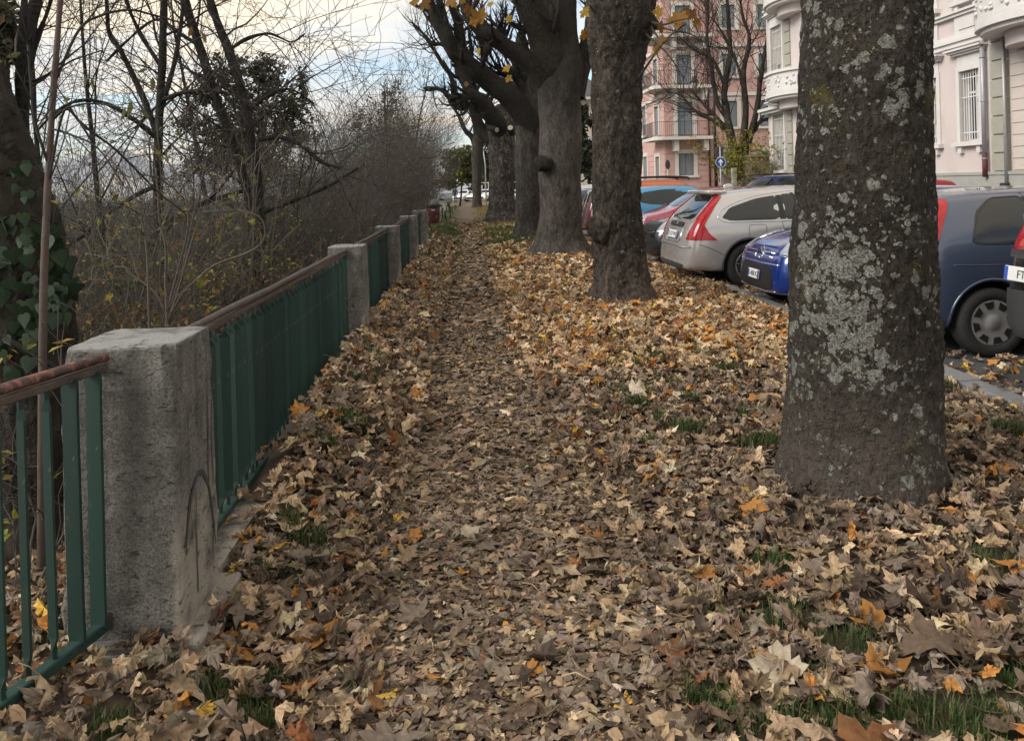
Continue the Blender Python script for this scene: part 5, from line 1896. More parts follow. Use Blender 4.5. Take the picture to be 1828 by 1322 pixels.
# --- silver-beige estate, tail to the path
L = 4.63
m_es = paint('champagne_paint', (0.45, 0.43, 0.415), 0.4, 0.22)
c = Car('parked_car', 'champagne silver estate car with tall red tail lights, tail to the path', hatch_st(L, 1.86, 1.48, zb=0.20, hood=0.98, belt=0.97, rr=0.62, tail=0.10, nose=0.62, roofw=0.70), m_es, 3.08, 12.05, 1, L, 3, (1.42, -1.36), 0.33)
fit_wheels(c, 1.42, -1.36, 0.80, 1, 0.22)
for v in 'LR':
    c.patch('quarter_window', v, [(-1.74, 1.03), (-1.62, 0.985), (-0.88, 0.985), (-0.88, 1.335), (-1.20, 1.29), (-1.60, 1.17)], MAT['glass'])
    c.patch('door_window', v, [(-0.80, 0.985), (-0.52, 0.985), (-0.66, 1.355), (-0.80, 1.345)], MAT['glass'])
    c.patch('door_window', v, [(-0.47, 0.985), (0.28, 0.98), (0.26, 1.41), (-0.60, 1.375)], MAT['glass'])
    c.patch('door_window', v, [(0.36, 0.98), (1.10, 0.975), (0.60, 1.36), (0.34, 1.41)], MAT['glass'])
    c.line('chrome_strip', v, [(-1.80, 1.04), (-1.70, 0.975), (-1.4, 0.965), (-0.5, 0.963), (0.4, 0.958), (1.15, 0.952)], 0.009, MAT['chrome'])
    c.line('chrome_strip', v, [(-1.80, 1.04), (-1.72, 1.14), (-1.45, 1.26), (-1.1, 1.345), (-0.6, 1.40), (0.0, 1.435)], 0.008, MAT['chrome'])
    c.patch('pillar_trim', v, [(-0.89, 0.99), (-0.79, 0.99), (-0.79, 1.34), (-0.89, 1.33)], MAT['black'], 0.003)
    c.patch('pillar_trim', v, [(-0.53, 0.99), (-0.46, 0.99), (-0.60, 1.37), (-0.67, 1.36)], MAT['black'], 0.003)
    c.line('fuel_flap', v, [(-1.36, 0.70), (-1.10, 0.70), (-1.10, 0.92), (-1.36, 0.92)], 0.003, MAT['seam'], closed=True)
    c.line('door_seam', v, [(-0.86, 0.97), (-0.84, 0.85), (-0.70, 0.66), (-0.62, 0.5), (-0.6, 0.28)], 0.0035, MAT['seam'])
    c.line('door_seam', v, [(0.32, 0.97), (0.32, 0.28)], 0.0035, MAT['seam'])
    c.line('bumper_seam', v, [(-2.10, 0.66), (-1.95, 0.60), (-1.82, 0.54), (-1.72, 0.48)], 0.0035, MAT['seam'])
    c.line('arch_lip', v, [(-1.36 + 0.402 * math.cos(a), 0.33 + 0.402 * math.sin(a)) for a in np.linspace(-0.1, 3.24, 16)], 0.012, MAT['trim'])
for a in (140, 220):
    s_ = 1 if a == 220 else -1
    for q in ([(-0.17, 0.72), (0.27, 0.71), (0.19, 0.80), (0.11, 0.94), (-0.06, 0.95)], [(-0.07, 0.93), (0.12, 0.93), (0.15, 1.10), (0.15, 1.335), (0.05, 1.34), (0.0, 1.12)]):
        c.patch('tail_light', a, [(s_ * u, v) for u, v in q], MAT['lamp_red'], 0.013, sharp=True)
c.patch('rear_window', 'B', [(-0.60, 1.0), (0.60, 1.0), (0.50, 1.335), (-0.50, 1.335)], MAT['glass'], 0.006)
c.patch('tailgate_handle', 'B', [(-0.34, 0.885), (0.34, 0.885), (0.34, 0.95), (-0.34, 0.95)], MAT['black'], 0.02)
c.patch('plate_recess', 'B', [(-0.40, 0.66), (0.40, 0.66), (0.40, 0.87), (-0.40, 0.87)], m_es, 0.003)
c.line('plate_surround', 'B', [(-0.38, 0.86), (-0.38, 0.68), (-0.30, 0.655), (0.30, 0.655), (0.38, 0.68), (0.38, 0.86)], 0.012, MAT['chrome'], smooth=False)
c.plate('B', 0, 0.765, 'EJ 727 VM', 0.52, 0.12, 0.02)
tm = text_mesh('VOLVO', 0.062, 0.004)
tm.materials.append(MAT['chrome'])
q = c.project('B', [(0.0, 0.90)], 0.026)[0]
to = link('badge_letters', tm, c.root, tuple(q))
to.rotation_euler = (math.radians(82), 0, -math.pi / 2)
c.patch('rear_bumper_crease', 'B', [(-0.82, 0.60), (0.82, 0.60), (0.82, 0.635), (-0.82, 0.635)], m_es, 0.022)
c.patch('bumper_underside', 'B', [(-0.7, 0.27), (0.7, 0.27), (0.66, 0.36), (-0.66, 0.36)], MAT['trim'], 0.008)
V, F = bevel_box(-1.85, -1.56, -0.57, 0.57, 1.365, 1.43, 0.028, 3)
link('roof_spoiler', np_mesh('roof_spoiler', V, F, True, None, m_es), c.root)
V, F = lump((-1.35, 0, 1.475), 0.075, (1.1, 0.4, 0.6), 1, 0.02)
link('antenna_fin', np_mesh('antenna_fin', V, F, True, None, m_es), c.root)
V, F = tubes([(np.array([(-2.16, -0.02, 1.02), (-2.12, 0.30, 1.05)]), np.array([0.012, 0.008]))], 6).data()
link('wiper', np_mesh('wiper', V, F, True, None, MAT['black']), c.root)
V, F = tubes([(np.array([(-2.15, -0.45, 0.27), (-2.25, -0.45, 0.265)]), np.array([0.035, 0.035]))], 12).data()
link('exhaust', np_mesh('exhaust', V, F, True, None, MAT['chrome']), c.root)

# --- blue city car, nose to the path
L = 3.47
m_c1 = paint('cobalt_blue_paint', (0.006, 0.030, 0.19), 0.3, 0.22)
c = Car('parked_car', 'shiny cobalt-blue small car with chrome chevron nose facing the path', hatch_st(L, 1.62, 1.46, zb=0.20, hood=0.98, belt=0.97, rr=0.3, tail=0.02, nose=0.66), m_c1, 3.46, 9.42, -1, L, 3, (1.13, -1.2), 0.29)
fit_wheels(c, 1.13, -1.2, 0.70, 1)
for v in 'LR':
    c.patch('side_window', v, [(-1.30, 1.03), (-0.36, 1.0), (-0.36, 1.36), (-1.0, 1.33)], MAT['glass'])
    c.patch('side_window', v, [(-0.28, 1.0), (0.78, 0.98), (0.36, 1.33), (-0.26, 1.37)], MAT['glass'])
    c.patch('headlight', v, [(1.12, 0.86), (1.32, 0.70), (1.50, 0.70), (1.40, 0.84), (1.22, 0.93)], MAT['lamp_clear'], 0.014)
for a in (38, -38):
    s_ = 1 if a > 0 else -1
    c.patch('headlight', a, [(s_ * u, v) for u, v in ((-0.16, 0.70), (0.02, 0.68), (0.10, 0.80), (0.04, 0.88), (-0.12, 0.86))], MAT['lamp_clear'], 0.016)
    c.line('headlight_rim', a, [(s_ * u, v) for u, v in ((-0.17, 0.69), (0.03, 0.67), (0.12, 0.80), (0.05, 0.90), (-0.13, 0.88))], 0.010, MAT['chrome'], closed=True)
c.patch('windscreen', 'F', [(-0.62, 1.05), (0.62, 1.05), (0.50, 1.36), (-0.50, 1.36)], MAT['glass'], 0.006)
c.patch('grille', 'F', [(-0.52, 0.28), (0.52, 0.28), (0.46, 0.55), (-0.46, 0.55)], MAT['black'], 0.012)
c.line('grille_chrome', 'F', [(-0.60, 0.58), (-0.3, 0.575), (0.3, 0.575), (0.60, 0.58)], 0.012, MAT['chrome'])
c.line('lower_chrome', 'F', [(-0.55, 0.27), (-0.3, 0.255), (0.3, 0.255), (0.55, 0.27)], 0.012, MAT['chrome'])
for dz, k in ((0.0, 1), (0.045, 1)):
    c.line('chevron', 'F', [(-0.42, 0.655 + dz), (-0.13, 0.66 + dz), (0, 0.735 + dz), (0.13, 0.66 + dz), (0.42, 0.655 + dz)], 0.011, MAT['chrome'], smooth=False)
c.line('chrome_frame', 'F', [(-0.11, 0.63), (0.11, 0.63), (0.11, 0.70), (-0.11, 0.70)], 0.010, MAT['chrome'], closed=True)
c.plate('F', 0, 0.43, 'FS 408 KX', 0.36, 0.11, 0.02)

# --- dark small car with white bonnet edge and red hatch, noses to the path
L = 3.65
m_bw = paint('white_paint', (0.62, 0.62, 0.61), 0.05, 0.3)
c = Car('parked_car', 'black small car with number plate, nose showing just left of the estate', hatch_st(L, 1.64, 1.44, zb=0.2, hood=0.96, belt=0.94, rr=0.3, tail=0.02, nose=0.68), m_bk, 3.20, 14.35, -1, L, 3, (1.15, -1.2), 0.29)
fit_wheels(c, 1.15, -1.2, 0.71, 1)
c.patch('grille', 'F', [(-0.60, 0.70), (0.60, 0.70), (0.56, 0.84), (-0.56, 0.84)], MAT['black'], 0.014)
c.patch('bumper_intake', 'F', [(-0.70, 0.30), (0.70, 0.30), (0.68, 0.58), (-0.68, 0.58)], MAT['black'], 0.014)
c.patch('windscreen', 'F', [(-0.62, 1.05), (0.62, 1.05), (0.50, 1.34), (-0.50, 1.34)], MAT['glass'], 0.006)
c.plate('F', 0.02, 0.48, 'DR 512 ZB', 0.36, 0.11, 0.022)
c.line('emblem', 'F', [(0.06 * math.cos(a), 0.77 + 0.05 * math.sin(a)) for a in np.linspace(0, 5.4, 7)], 0.008, MAT['chrome'], closed=True)
for v in 'LR':
    c.patch('side_window', v, [(-1.30, 1.0), (0.78, 0.96), (0.36, 1.30), (-1.0, 1.31)], MAT['glass'])
for a in (40, -40):
    c.patch('headlight', a, [(-0.12, 0.68), (0.10, 0.68), (0.08, 0.84), (-0.10, 0.84)], MAT['lamp_clear'], 0.014)

L = 3.9
m_rd = paint('red_paint', (0.27, 0.010, 0.018), 0.1, 0.25)
c = Car('parked_car', 'red hatchback with clear headlight facing the path beside the second trunk', hatch_st(L, 1.7, 1.46, zb=0.2, hood=0.98, belt=0.95, rr=0.33, tail=0.02, nose=0.68), m_rd, 3.15, 16.35, -1, L, 3, (1.2, -1.28), 0.3)
fit_wheels(c, 1.2, -1.28, 0.74, 1)
c.patch('windscreen', 'F', [(-0.62, 1.06), (0.62, 1.06), (0.5, 1.36), (-0.5, 1.36)], MAT['glass'], 0.006)
c.patch('grille', 'F', [(-0.5, 0.30), (0.5, 0.30), (0.46, 0.48), (-0.46, 0.48)], MAT['black'], 0.012)
c.plate('F', 0, 0.58, '', 0.4)
for a in (40, -40):
    c.patch('headlight', a, [(-0.2, 0.72), (0.14, 0.70), (0.12, 0.86), (-0.16, 0.86)], MAT['lamp_clear'], 0.014)
    c.patch('fog_recess', a, [(-0.08, 0.36), (0.08, 0.36), (0.08, 0.50), (-0.08, 0.50)], MAT['black'], 0.012)
for v in 'LR':
    c.patch('side_window', v, [(-1.4, 1.02), (0.9, 0.97), (0.45, 1.32), (-1.1, 1.33)], MAT['glass'])
    V, F = lump((0.72, (0.93 if v == 'L' else -0.93), 1.02), 0.11, (0.6, 0.9, 0.6), 2, 0.03)
    link('mirror', np_mesh('mirror', V, F, True, None, m_rd), c.root)

# --- cyan-blue hatch and orange crossover, tails to the path
L = 3.95
m_cy = paint('sky_blue_paint', (0.035, 0.24, 0.46), 0.15, 0.25)
c = Car('parked_car', 'bright sky-blue hatchback with dark windows behind the red one', hatch_st(L, 1.7, 1.50, zb=0.2, hood=0.97, belt=0.98, rr=0.55, tail=0.05), m_cy, 3.2, 18.75, 1, L, 3, (1.2, -1.28), 0.3)
fit_wheels(c, 1.2, -1.28, 0.74, 1)
c.patch('rear_window', 'B', [(-0.58, 1.05), (0.58, 1.05), (0.5, 1.36), (-0.5, 1.36)], MAT['glass'], 0.006)
for v in 'LR':
    c.patch('side_window', v, [(-1.25, 1.12), (-0.95, 1.05), (0.95, 1.0), (0.45, 1.36), (-0.6, 1.40), (-1.15, 1.33)], MAT['glass'])
    c.line('body_crease', v, [(-1.75, 1.0), (-1.4, 1.2), (-1.1, 1.33)], 0.004, MAT['seam'])
    c.line('body_crease', v, [(-1.55, 1.0), (-1.33, 1.15), (-1.22, 1.3)], 0.003, MAT['seam'])
V, F = bevel_box(-1.60, -1.22, -0.52, 0.52, 1.40, 1.43, 0.012, 2)
link('roof_spoiler', np_mesh('roof_spoiler', V, F, True, None, MAT['black']), c.root)
for a in (138, 222):
    c.patch('tail_light', a, [(-0.1, 0.8), (0.1, 0.8), (0.06, 1.0), (-0.06, 1.0)], MAT['lamp_red'], 0.014)

L = 4.2
m_or = paint('orange_paint', (0.42, 0.10, 0.02), 0.15, 0.28)
c = Car('parked_car', 'orange crossover with black roof rails behind the sky-blue hatchback', hatch_st(L, 1.78, 1.66, zb=0.24, hood=1.0, belt=1.0, rr=0.45, tail=0.04), m_or, 3.3, 21.0, 1, L, 2, (1.3, -1.35), 0.32)
fit_wheels(c, 1.3, -1.35, 0.76, 1)
c.patch('rear_window', 'B', [(-0.6, 1.08), (0.6, 1.08), (0.52, 1.44), (-0.52, 1.44)], MAT['glass'], 0.006)
for v in 'LR':
    c.patch('side_window', v, [(-1.5, 1.08), (0.95, 1.03), (0.45, 1.42), (-1.2, 1.44)], MAT['glass'])
    sy = 0.56 if v == 'L' else -0.56
    V, F = tubes([(catmull([(-1.5, sy, 1.60), (-1.35, sy, 1.67), (-0.4, sy, 1.705), (0.3, sy, 1.68), (0.42, sy, 1.63)], 20), np.full(20, 0.028))], 8).data()
    link('roof_rail', np_mesh('roof_rail', V, F, True, None, MAT['black']), c.root)

L = 4.0
m_dr = paint('wine_red_paint', (0.12, 0.008, 0.015), 0.1, 0.3)
c = Car('parked_car', 'dark red car roof just visible behind the orange crossover', hatch_st(L, 1.72, 1.47), m_dr, 3.3, 23.15, 1, L, 2, (1.2, -1.28), 0.3)
fit_wheels(c, 1.2, -1.28, 0.74, 1)
for v in 'LR':
    c.patch('side_window', v, [(-1.4, 1.02), (0.9, 0.97), (0.45, 1.32), (-1.1, 1.33)], MAT['glass'])
c.patch('rear_window', 'B', [(-0.58, 1.02), (0.58, 1.02), (0.5, 1.33), (-0.5, 1.33)], MAT['glass'], 0.006)

L = 4.2
m_nb = paint('navy_paint', (0.014, 0.018, 0.04), 0.25, 0.3)
c = Car('parked_car', 'dark navy car with red tail light glimpsed between the second and third trunks', hatch_st(L, 1.75, 1.46), m_nb, 3.25, 25.35, 1, L, 2, (1.28, -1.32), 0.31)
fit_wheels(c, 1.28, -1.32, 0.75, 1)
for v in 'LR':
    c.patch('side_window', v, [(-1.5, 1.02), (0.95, 0.97), (0.5, 1.32), (-1.2, 1.33)], MAT['glass'])
    c.patch('tail_light', v, [(-2.06, 0.82), (-1.75, 0.84), (-1.75, 0.98), (-2.02, 1.0)], MAT['lamp_red'], 0.014)
c.patch('rear_window', 'B', [(-0.58, 1.02), (0.58, 1.02), (0.5, 1.33), (-0.5, 1.33)], MAT['glass'], 0.006)
for i, (s, lb) in enumerate(((27.6, 'white car glimpsed between the trunks behind the navy car'), (29.8, 'silver car roof glimpsed between the trunks, farthest of that row'))):
    L = 4.1
    c = Car('parked_car', lb, hatch_st(L, 1.75, 1.5 + 0.06 * i), m_bw if i == 0 else m_es, 3.3, s, -1 if i == 0 else 1, L, 2, (1.25, -1.3), 0.31)
    fit_wheels(c, 1.25, -1.3, 0.75, 1)
    for v in 'LR':
        c.patch('side_window', v, [(-1.45, 1.02), (0.92, 0.97), (0.48, 1.34), (-1.15, 1.35)], MAT['glass'])
    c.patch('windscreen', 'F', [(-0.6, 1.04), (0.6, 1.04), (0.5, 1.34), (-0.5, 1.34)], MAT['glass'], 0.006)
    c.patch('rear_window', 'B', [(-0.58, 1.02), (0.58, 1.02), (0.5, 1.33), (-0.5, 1.33)], MAT['glass'], 0.006)

# --- navy SUV on the far side of the road
L = 4.3
m_nv = paint('royal_navy_paint', (0.012, 0.022, 0.10), 0.25, 0.25)
c = Car('parked_car', 'dark blue SUV with pale sky in its windscreen, on the far side of the road', hatch_st(L, 1.8, 1.70, zb=0.25, hood=1.08, belt=1.08, rr=0.3), m_nv, 7.25, 24.6, -1, L, 3, (1.3, -1.35), 0.34, 'cars across the road')
fit_wheels(c, 1.3, -1.35, 0.78, 1)
c.patch('windscreen', 'F', [(-0.66, 1.18), (0.66, 1.18), (0.55, 1.58), (-0.55, 1.58)], MAT['glass'], 0.006)
for v in 'LR':
    c.patch('side_window', v, [(-0.1, 1.14), (0.92, 1.12), (0.42, 1.54), (-0.1, 1.58)], MAT['glass'])
    c.patch('side_window', v, [(-1.5, 1.16), (-0.2, 1.14), (-0.2, 1.58), (-1.2, 1.55)], MAT['glass'])
    V, F = tubes([(catmull([(-1.4, 0.58 if v == 'L' else -0.58, 1.66), (-0.4, 0.6 if v == 'L' else -0.6, 1.735), (0.35, 0.58 if v == 'L' else -0.58, 1.68)], 14), np.full(14, 0.02))], 6).data()
    link('roof_rail', np_mesh('roof_rail', V, F, True, None, MAT['black']), c.root)
L = 4.2
c = Car('parked_car', 'red car roof across the road, between the slate-blue hatchback and the white house', hatch_st(L, 1.75, 1.52), m_rd, 8.2, 19.5, -1, L, 2, (1.25, -1.3), 0.31, 'cars across the road')
fit_wheels(c, 1.25, -1.3, 0.75, 1)
for v in 'LR':
    c.patch('side_window', v, [(-1.45, 1.02), (0.92, 0.97), (0.48, 1.34), (-1.15, 1.35)], MAT['glass'])
c.patch('windscreen', 'F', [(-0.6, 1.04), (0.6, 1.04), (0.5, 1.34), (-0.5, 1.34)], MAT['glass'], 0.006)

# --- white cars at the far end
far_lbl = ['leftmost white car at the far end of the path, beside the walker', 'second white car from the left at the far end of the path', 'white car partly hidden by the far thin trunk', 'white car right of the far thin trunk', 'white car seen past the dark blotched trunk at the far end']
for i, px in enumerate((832, 853, 872, 893, 922)):
    Y = 97.0
    p = P(px, 356, Y)
    L = 4.2
    c = Car('parked_car', far_lbl[i], hatch_st(L, 1.78, 1.5), m_bw, 0, 0, 1, L, 2, (1.25, -1.3), 0.31, 'white cars at the far end', pos=(p[0], Y, gz1(p[0], Y), math.radians(-118 + 6 * (i % 2))))
    fit_wheels(c, 1.25, -1.3, 0.75, 1)
    c.patch('windscreen', 'F', [(-0.6, 1.04), (0.6, 1.04), (0.5, 1.34), (-0.5, 1.34)], MAT['glass'], 0.006)
    for v in 'LR':
        c.patch('side_window', v, [(-1.45, 1.02), (0.92, 0.97), (0.48, 1.34), (-1.15, 1.35)], MAT['glass'])
    c.patch('grille', 'F', [(-0.5, 0.3), (0.5, 0.3), (0.5, 0.6), (-0.5, 0.6)], MAT['black'], 0.012)
# ------------------------------------------------------------------ buildings
MAT['white_trim'] = M('white_stucco_trim', (0.60, 0.58, 0.56), 0.85, 0.07, 3, 0.15, 60)
MAT['pinkish'] = M('pale_pink_render', (0.55, 0.485, 0.46), 0.9, 0.07, 1.0, 0.15, 50, dirt=((0.46, 0.40, 0.375), 1.1, 0.58))
MAT['cream'] = M('cream_render', (0.52, 0.465, 0.42), 0.9, 0.06, 1.5, 0.15, 50)
MAT['quoin'] = M('grey_green_stone', (0.33, 0.32, 0.27), 0.9, 0.10, 5, 0.25, 60)
MAT['plinth_stone'] = M('plinth_stone', (0.34, 0.34, 0.31), 0.9, 0.12, 3, 0.25, 40)
MAT['zinc'] = M('zinc_pipe', (0.38, 0.38, 0.39), 0.5, 0.1, 8, metal=0.4)
MAT['oxide'] = M('red_oxide_pipe', (0.10, 0.03, 0.03), 0.7, 0.2, 8)
MAT['win_white'] = M('white_window_frame', (0.66, 0.66, 0.65), 0.6, 0.05, 8)
MAT['curtain'] = M('curtain', (0.55, 0.56, 0.58), 0.9, 0.15, 14)
MAT['blind'] = M('slatted_blind', (0.40, 0.38, 0.32), 0.8, 0.1, 20)
MAT['pane'] = M('window_pane', (0.035, 0.04, 0.045), 0.06, 0.2, 3, spec=0.8)
MAT['pink'] = M('salmon_render', (0.50, 0.315, 0.28), 0.92, 0.12, 0.5, 0.15, 30, dirt=((0.42, 0.27, 0.24), 0.7, 0.55))
MAT['pink_trim'] = M('cream_stone_trim', (0.58, 0.55, 0.50), 0.9, 0.08, 3, 0.2, 40)
MAT['shutter'] = M('grey_shutter', (0.18, 0.20, 0.225), 0.7, 0.12, 12, 0.2, 60)
MAT['iron'] = M('wrought_iron', (0.02, 0.02, 0.022), 0.6, 0.2, 20)
MAT['roof'] = M('grey_roof', (0.07, 0.07, 0.075), 0.8, 0.15, 5)


class Facade:
    """o: origin, u: along the wall, n: outward; pieces given in u, z, depth outward"""

    def __init__(self, root, o, u, n):
        self.root, self.o, self.u, self.n = root, np.array(o, float), np.array(u, float), np.array(n, float)

    def pt(self, u, z, d):
        return self.o + self.u * u + self.n * d + np.array((0, 0, z))

    def box(self, name, u0, u1, z0, z1, d0, d1, mat, parent=None, mb=None):
        V, F = box(u0, u1, z0, z1, d0, d1)
        V = np.array([self.pt(a, b, c) for a, b, c in V])
        if mb is not None:
            mb.add(V, F)
            return None
        return mk(name, V, F, mat, parent or self.root)

    def wall(self, name, u0, u1, z0, z1, holes, mat, depth=0.28, d=0.0):
        us = sorted({u0, u1, *[h[0] for h in holes], *[h[1] for h in holes]})
        zs = sorted({z0, z1, *[h[2] for h in holes], *[h[3] for h in holes]})
        mb = MB()
        for a, b in zip(us[:-1], us[1:]):
            for e, f in zip(zs[:-1], zs[1:]):
                mu, mz = (a + b) / 2, (e + f) / 2
                if any(h[0] < mu < h[1] and h[2] < mz < h[3] for h in holes):
                    continue
                mb.add([self.pt(a, e, d), self.pt(b, e, d), self.pt(b, f, d), self.pt(a, f, d)], np.array([[0, 1, 2, 3]]))
        for h in holes:
            a, b, e, f = h[:4]
            for (p, q) in (((a, e), (b, e)), ((b, e), (b, f)), ((b, f), (a, f)), ((a, f), (a, e))):
                mb.add([self.pt(*p, d), self.pt(*q, d), self.pt(*q, d - depth), self.pt(*p, d - depth)], np.array([[0, 1, 2, 3]]))
        return mb.mk(name, mat, self.root)

    def curve_box(self, name, uc, hw, proj, z0, z1, mat, d0=0.0, n=24, parent=None, pw=2.0):
        """bowed slab: half ellipse in plan"""
        a = np.linspace(0, math.pi, n)
        ou = np.sign(np.cos(a)) * np.abs(np.cos(a)) ** (2 / pw) * hw + uc
        od = np.abs(np.sin(a)) ** (2 / pw) * proj + d0
        V = [self.pt(u, z0, d) for u, d in zip(ou, od)] + [self.pt(u, z1, d) for u, d in zip(ou, od)]
        F4 = [(i, i + 1, n + i + 1, n + i) for i in range(n - 1)] + [(n - 1, 0, n, 2 * n - 1)]
        F = [np.array(F4), np.array([list(range(n)), list(range(2 * n - 1, n - 1, -1))])]
        return mk(name, np.array(V), F, mat, parent or self.root)


def white_window(fa, u0, u1, z0, z1, kind=0):
    """moulded window with hood, sill on brackets, white bars"""
    fr = fa.box('window', u0 - 0.13, u0, z0, z1, -0.02, 0.05, MAT['white_trim'])
    fa.box('jamb', u1, u1 + 0.13, z0, z1, -0.02, 0.05, MAT['white_trim'], fr)
    fa.box('lintel', u0 - 0.13, u1 + 0.13, z1, z1 + 0.14, -0.02, 0.052, MAT['white_trim'], fr)
    fa.box('frieze', u0 - 0.08, u1 + 0.08, z1 + 0.143, z1 + 0.42, -0.02, 0.03, MAT['white_trim'], fr)
    for k, (a, b) in enumerate(((0.0, 0.12), (0.055, 0.19), (0.11, 0.26))):
        fa.box('hood_moulding', u0 - 0.16 - b * 0.7, u1 + 0.16 + b * 0.7, z1 + 0.425 + a, z1 + 0.425 + a + 0.052, -0.02, b, MAT['white_trim'], fr)
    fa.box('sill', u0 - 0.22, u1 + 0.22, z0 - 0.12, z0 - 0.003, -0.02, 0.16, MAT['white_trim'], fr)
    for du in (u0 - 0.05, u1 - 0.10):
        fa.box('sill_bracket', du, du + 0.15, z0 - 0.30, z0 - 0.123, -0.02, 0.10, MAT['white_trim'], fr)
    fa.box('pane', u0, u1, z0, z1, -0.26, -0.24, MAT['pane'], fr)
    um = (u0 + u1) / 2
    for (a, b) in ((u0, u0 + 0.07), (um - 0.045, um + 0.045), (u1 - 0.07, u1)):
        fa.box('casement', a, b, z0, z1, -0.238, -0.19, MAT['win_white'], fr)
    for z in (z0, z1 - 0.07, z0 + (z1 - z0) * 0.68):
        fa.box('casement', u0 + 0.072, u1 - 0.072, z, z + 0.06, -0.236, -0.195, MAT['win_white'], fr)
    if kind == 1:
        h = 0.05
        for i in range(int((z1 - z0) * 0.68 / h)):
            fa.box('slat', u0 + 0.03, u1 - 0.03, z1 - (i + 1) * h, z1 - (i + 1) * h + h * 0.8, -0.16, -0.135, MAT['blind'], fr)
    else:
        for k in range(4):
            a = u0 + 0.09 + k * 0.09
            fa.box('curtain', a, a + 0.075, z0 + 0.05, z1 - 0.05, -0.2385, -0.228 + 0.01 * (k % 2), MAT['curtain'], fr)
    nb = 8
    for i in range(nb):
        u = u0 + 0.06 + i * (u1 - u0 - 0.12) / (nb - 1)
        V, F = tubes([(np.array([fa.pt(u, z0 + 0.02, -0.05), fa.pt(u, z1 - 0.02, -0.05)]), np.array([0.011, 0.011]))], 6).data()
        mk('bar', V, F, MAT['win_white'], fr)
    for z in (z0 + 0.22, z0 + (z1 - z0) * 0.62, z1 - 0.2):
        fa.box('bar', u0 + 0.005, u1 - 0.005, z, z + 0.025, -0.066, -0.036, MAT['win_white'], fr)


N0 = 13.1
wb = empty('white_house', tuple(W(N0, 26, 0)), 'pale pink and white villa with bowed balconies, on the right', 'building')
fw = Facade(wb, W(N0, 0, 0), W(0, 1) - W(0, 0), W(-1, 0) - W(0, 0))
sC0, _ = on_facade(1752, 200, N0)
sC1, _ = on_facade(1716, 200, N0)
_, zC0 = on_facade(1735, 252, N0)
_, zC1 = on_facade(1735, 124, N0)
sB0, _ = on_facade(1676, 220, N0)
sA0, _ = on_facade(1401, 260, N0)
sA1, _ = on_facade(1384, 260, N0)
ww = sC1 - sC0
sQ1, _ = on_facade(1772, 200, N0)
sQ0, _ = on_facade(1800, 200, N0)
wins = [(sC0, sC1, zC0, zC1, 0), (sB0, sB0 + ww, zC0, zC1, 1), (sB0 + 2.2, sB0 + 2.2 + ww, zC0, zC1, 0), (sB0 + 4.4, sB0 + 4.4 + ww, zC0, zC1, 1), (sA0, sA0 + 1.15, zC0 - 0.5, zC1, 1)]
ZT = 11.2
up = [(a, b, z0 + 3.72, z1 + 3.72, k) for a, b, z0, z1, k in wins]
s_end, _ = on_facade(1373, 260, N0)
s_lo = 9.0
fw.wall('wall', sQ0 + 0.02, s_end, 1.45, ZT, [w[:4] for w in wins] + [w[:4] for w in up], MAT['pinkish'])
fw.wall('wall', s_lo, sQ0 + 0.02, 1.45, ZT, [], MAT['cream'], d=-0.06)
fw.wall('plinth', s_lo, s_end + 0.04, -0.2, 1.45, [], MAT['plinth_stone'], d=0.06)
fw.box('plinth_cap', s_lo, s_end + 0.05, 1.452, 1.53, -0.3, 0.085, MAT['plinth_stone'])
for k, w in enumerate(wins + up):
    white_window(fw, *w[:4], w[4])
# end wall on the side street and roof
fe = Facade(wb, W(N0, s_end, 0), W(1, 0) - W(0, 0), W(0, 1) - W(0, 0))
fe.wall('wall', 0, 11, -0.2, ZT, [(2, 3.1, 2.4, 4.3), (6, 7.1, 2.4, 4.3), (2, 3.1, 6.1, 8), (6, 7.1, 6.1, 8)], MAT['pinkish'])
for a in (2, 6):
    for b in (2.4, 6.1):
        fe.box('pane', a, a + 1.1, b, b + 1.9, -0.26, -0.24, MAT['pane'])
fb = Facade(wb, W(N0, s_lo, 0), W(1, 0) - W(0, 0), W(0, -1) - W(0, 0))
fb.wall('wall', 0, 11, -0.2, ZT, [], MAT['cream'])
fw.box('roof', s_lo - 0.5, s_end + 0.5, ZT + 0.3, ZT + 0.5, -11, 0.6, MAT['roof'])
fw.box('cornice', s_lo - 0.3, s_end + 0.35, ZT - 0.15, ZT + 0.297, -0.2, 0.42, MAT['white_trim'])
# string courses between the storeys
for zz in (0, 3.72):
    for (a, b, d) in ((4.86, 4.98, 0.10), (4.983, 5.06, 0.16), (5.063, 5.20, 0.07), (5.66, 5.74, 0.12), (5.743, 5.80, 0.18)):
        fw.box('string_course', sQ1 + 0.02, s_end + 0.02, a + zz, b + zz, -0.02, d, MAT['white_trim'])
    for (a, b, z0, z1, k) in wins:
        p0 = fw.box('apron_panel', a - 0.12, b + 0.12, 5.203 + zz, 5.657 + zz, -0.02, 0.055, MAT['white_trim'])
        fw.box('apron_relief', a + 0.08, b - 0.08, 5.29 + zz, 5.58 + zz, 0.056, 0.085, MAT['white_trim'], p0)
# quoin strips
for (a, b, dd) in ((sQ0 + 0.03, sQ1 - 0.03, 0.07), (sA0 - 0.85, sA0 - 0.28, 0.06)):
    z, i = 1.55, 0
    while z < ZT - 0.3:
        sh = 0.0
        fw.box('quoin', a + sh, b, z, z + 0.42, -0.08, dd, MAT['quoin'])
        z += 0.455
        i += 1
# clapboard-like courses on the wall at the right end
z, i = 1.56, 0
while z < ZT - 0.3:
    fw.box('course', s_lo + 0.02, sQ0 - 0.06, z, z + 0.265, -0.07, -0.035 + 0.004 * (i % 3), MAT['cream'])
    z += 0.283
    i += 1
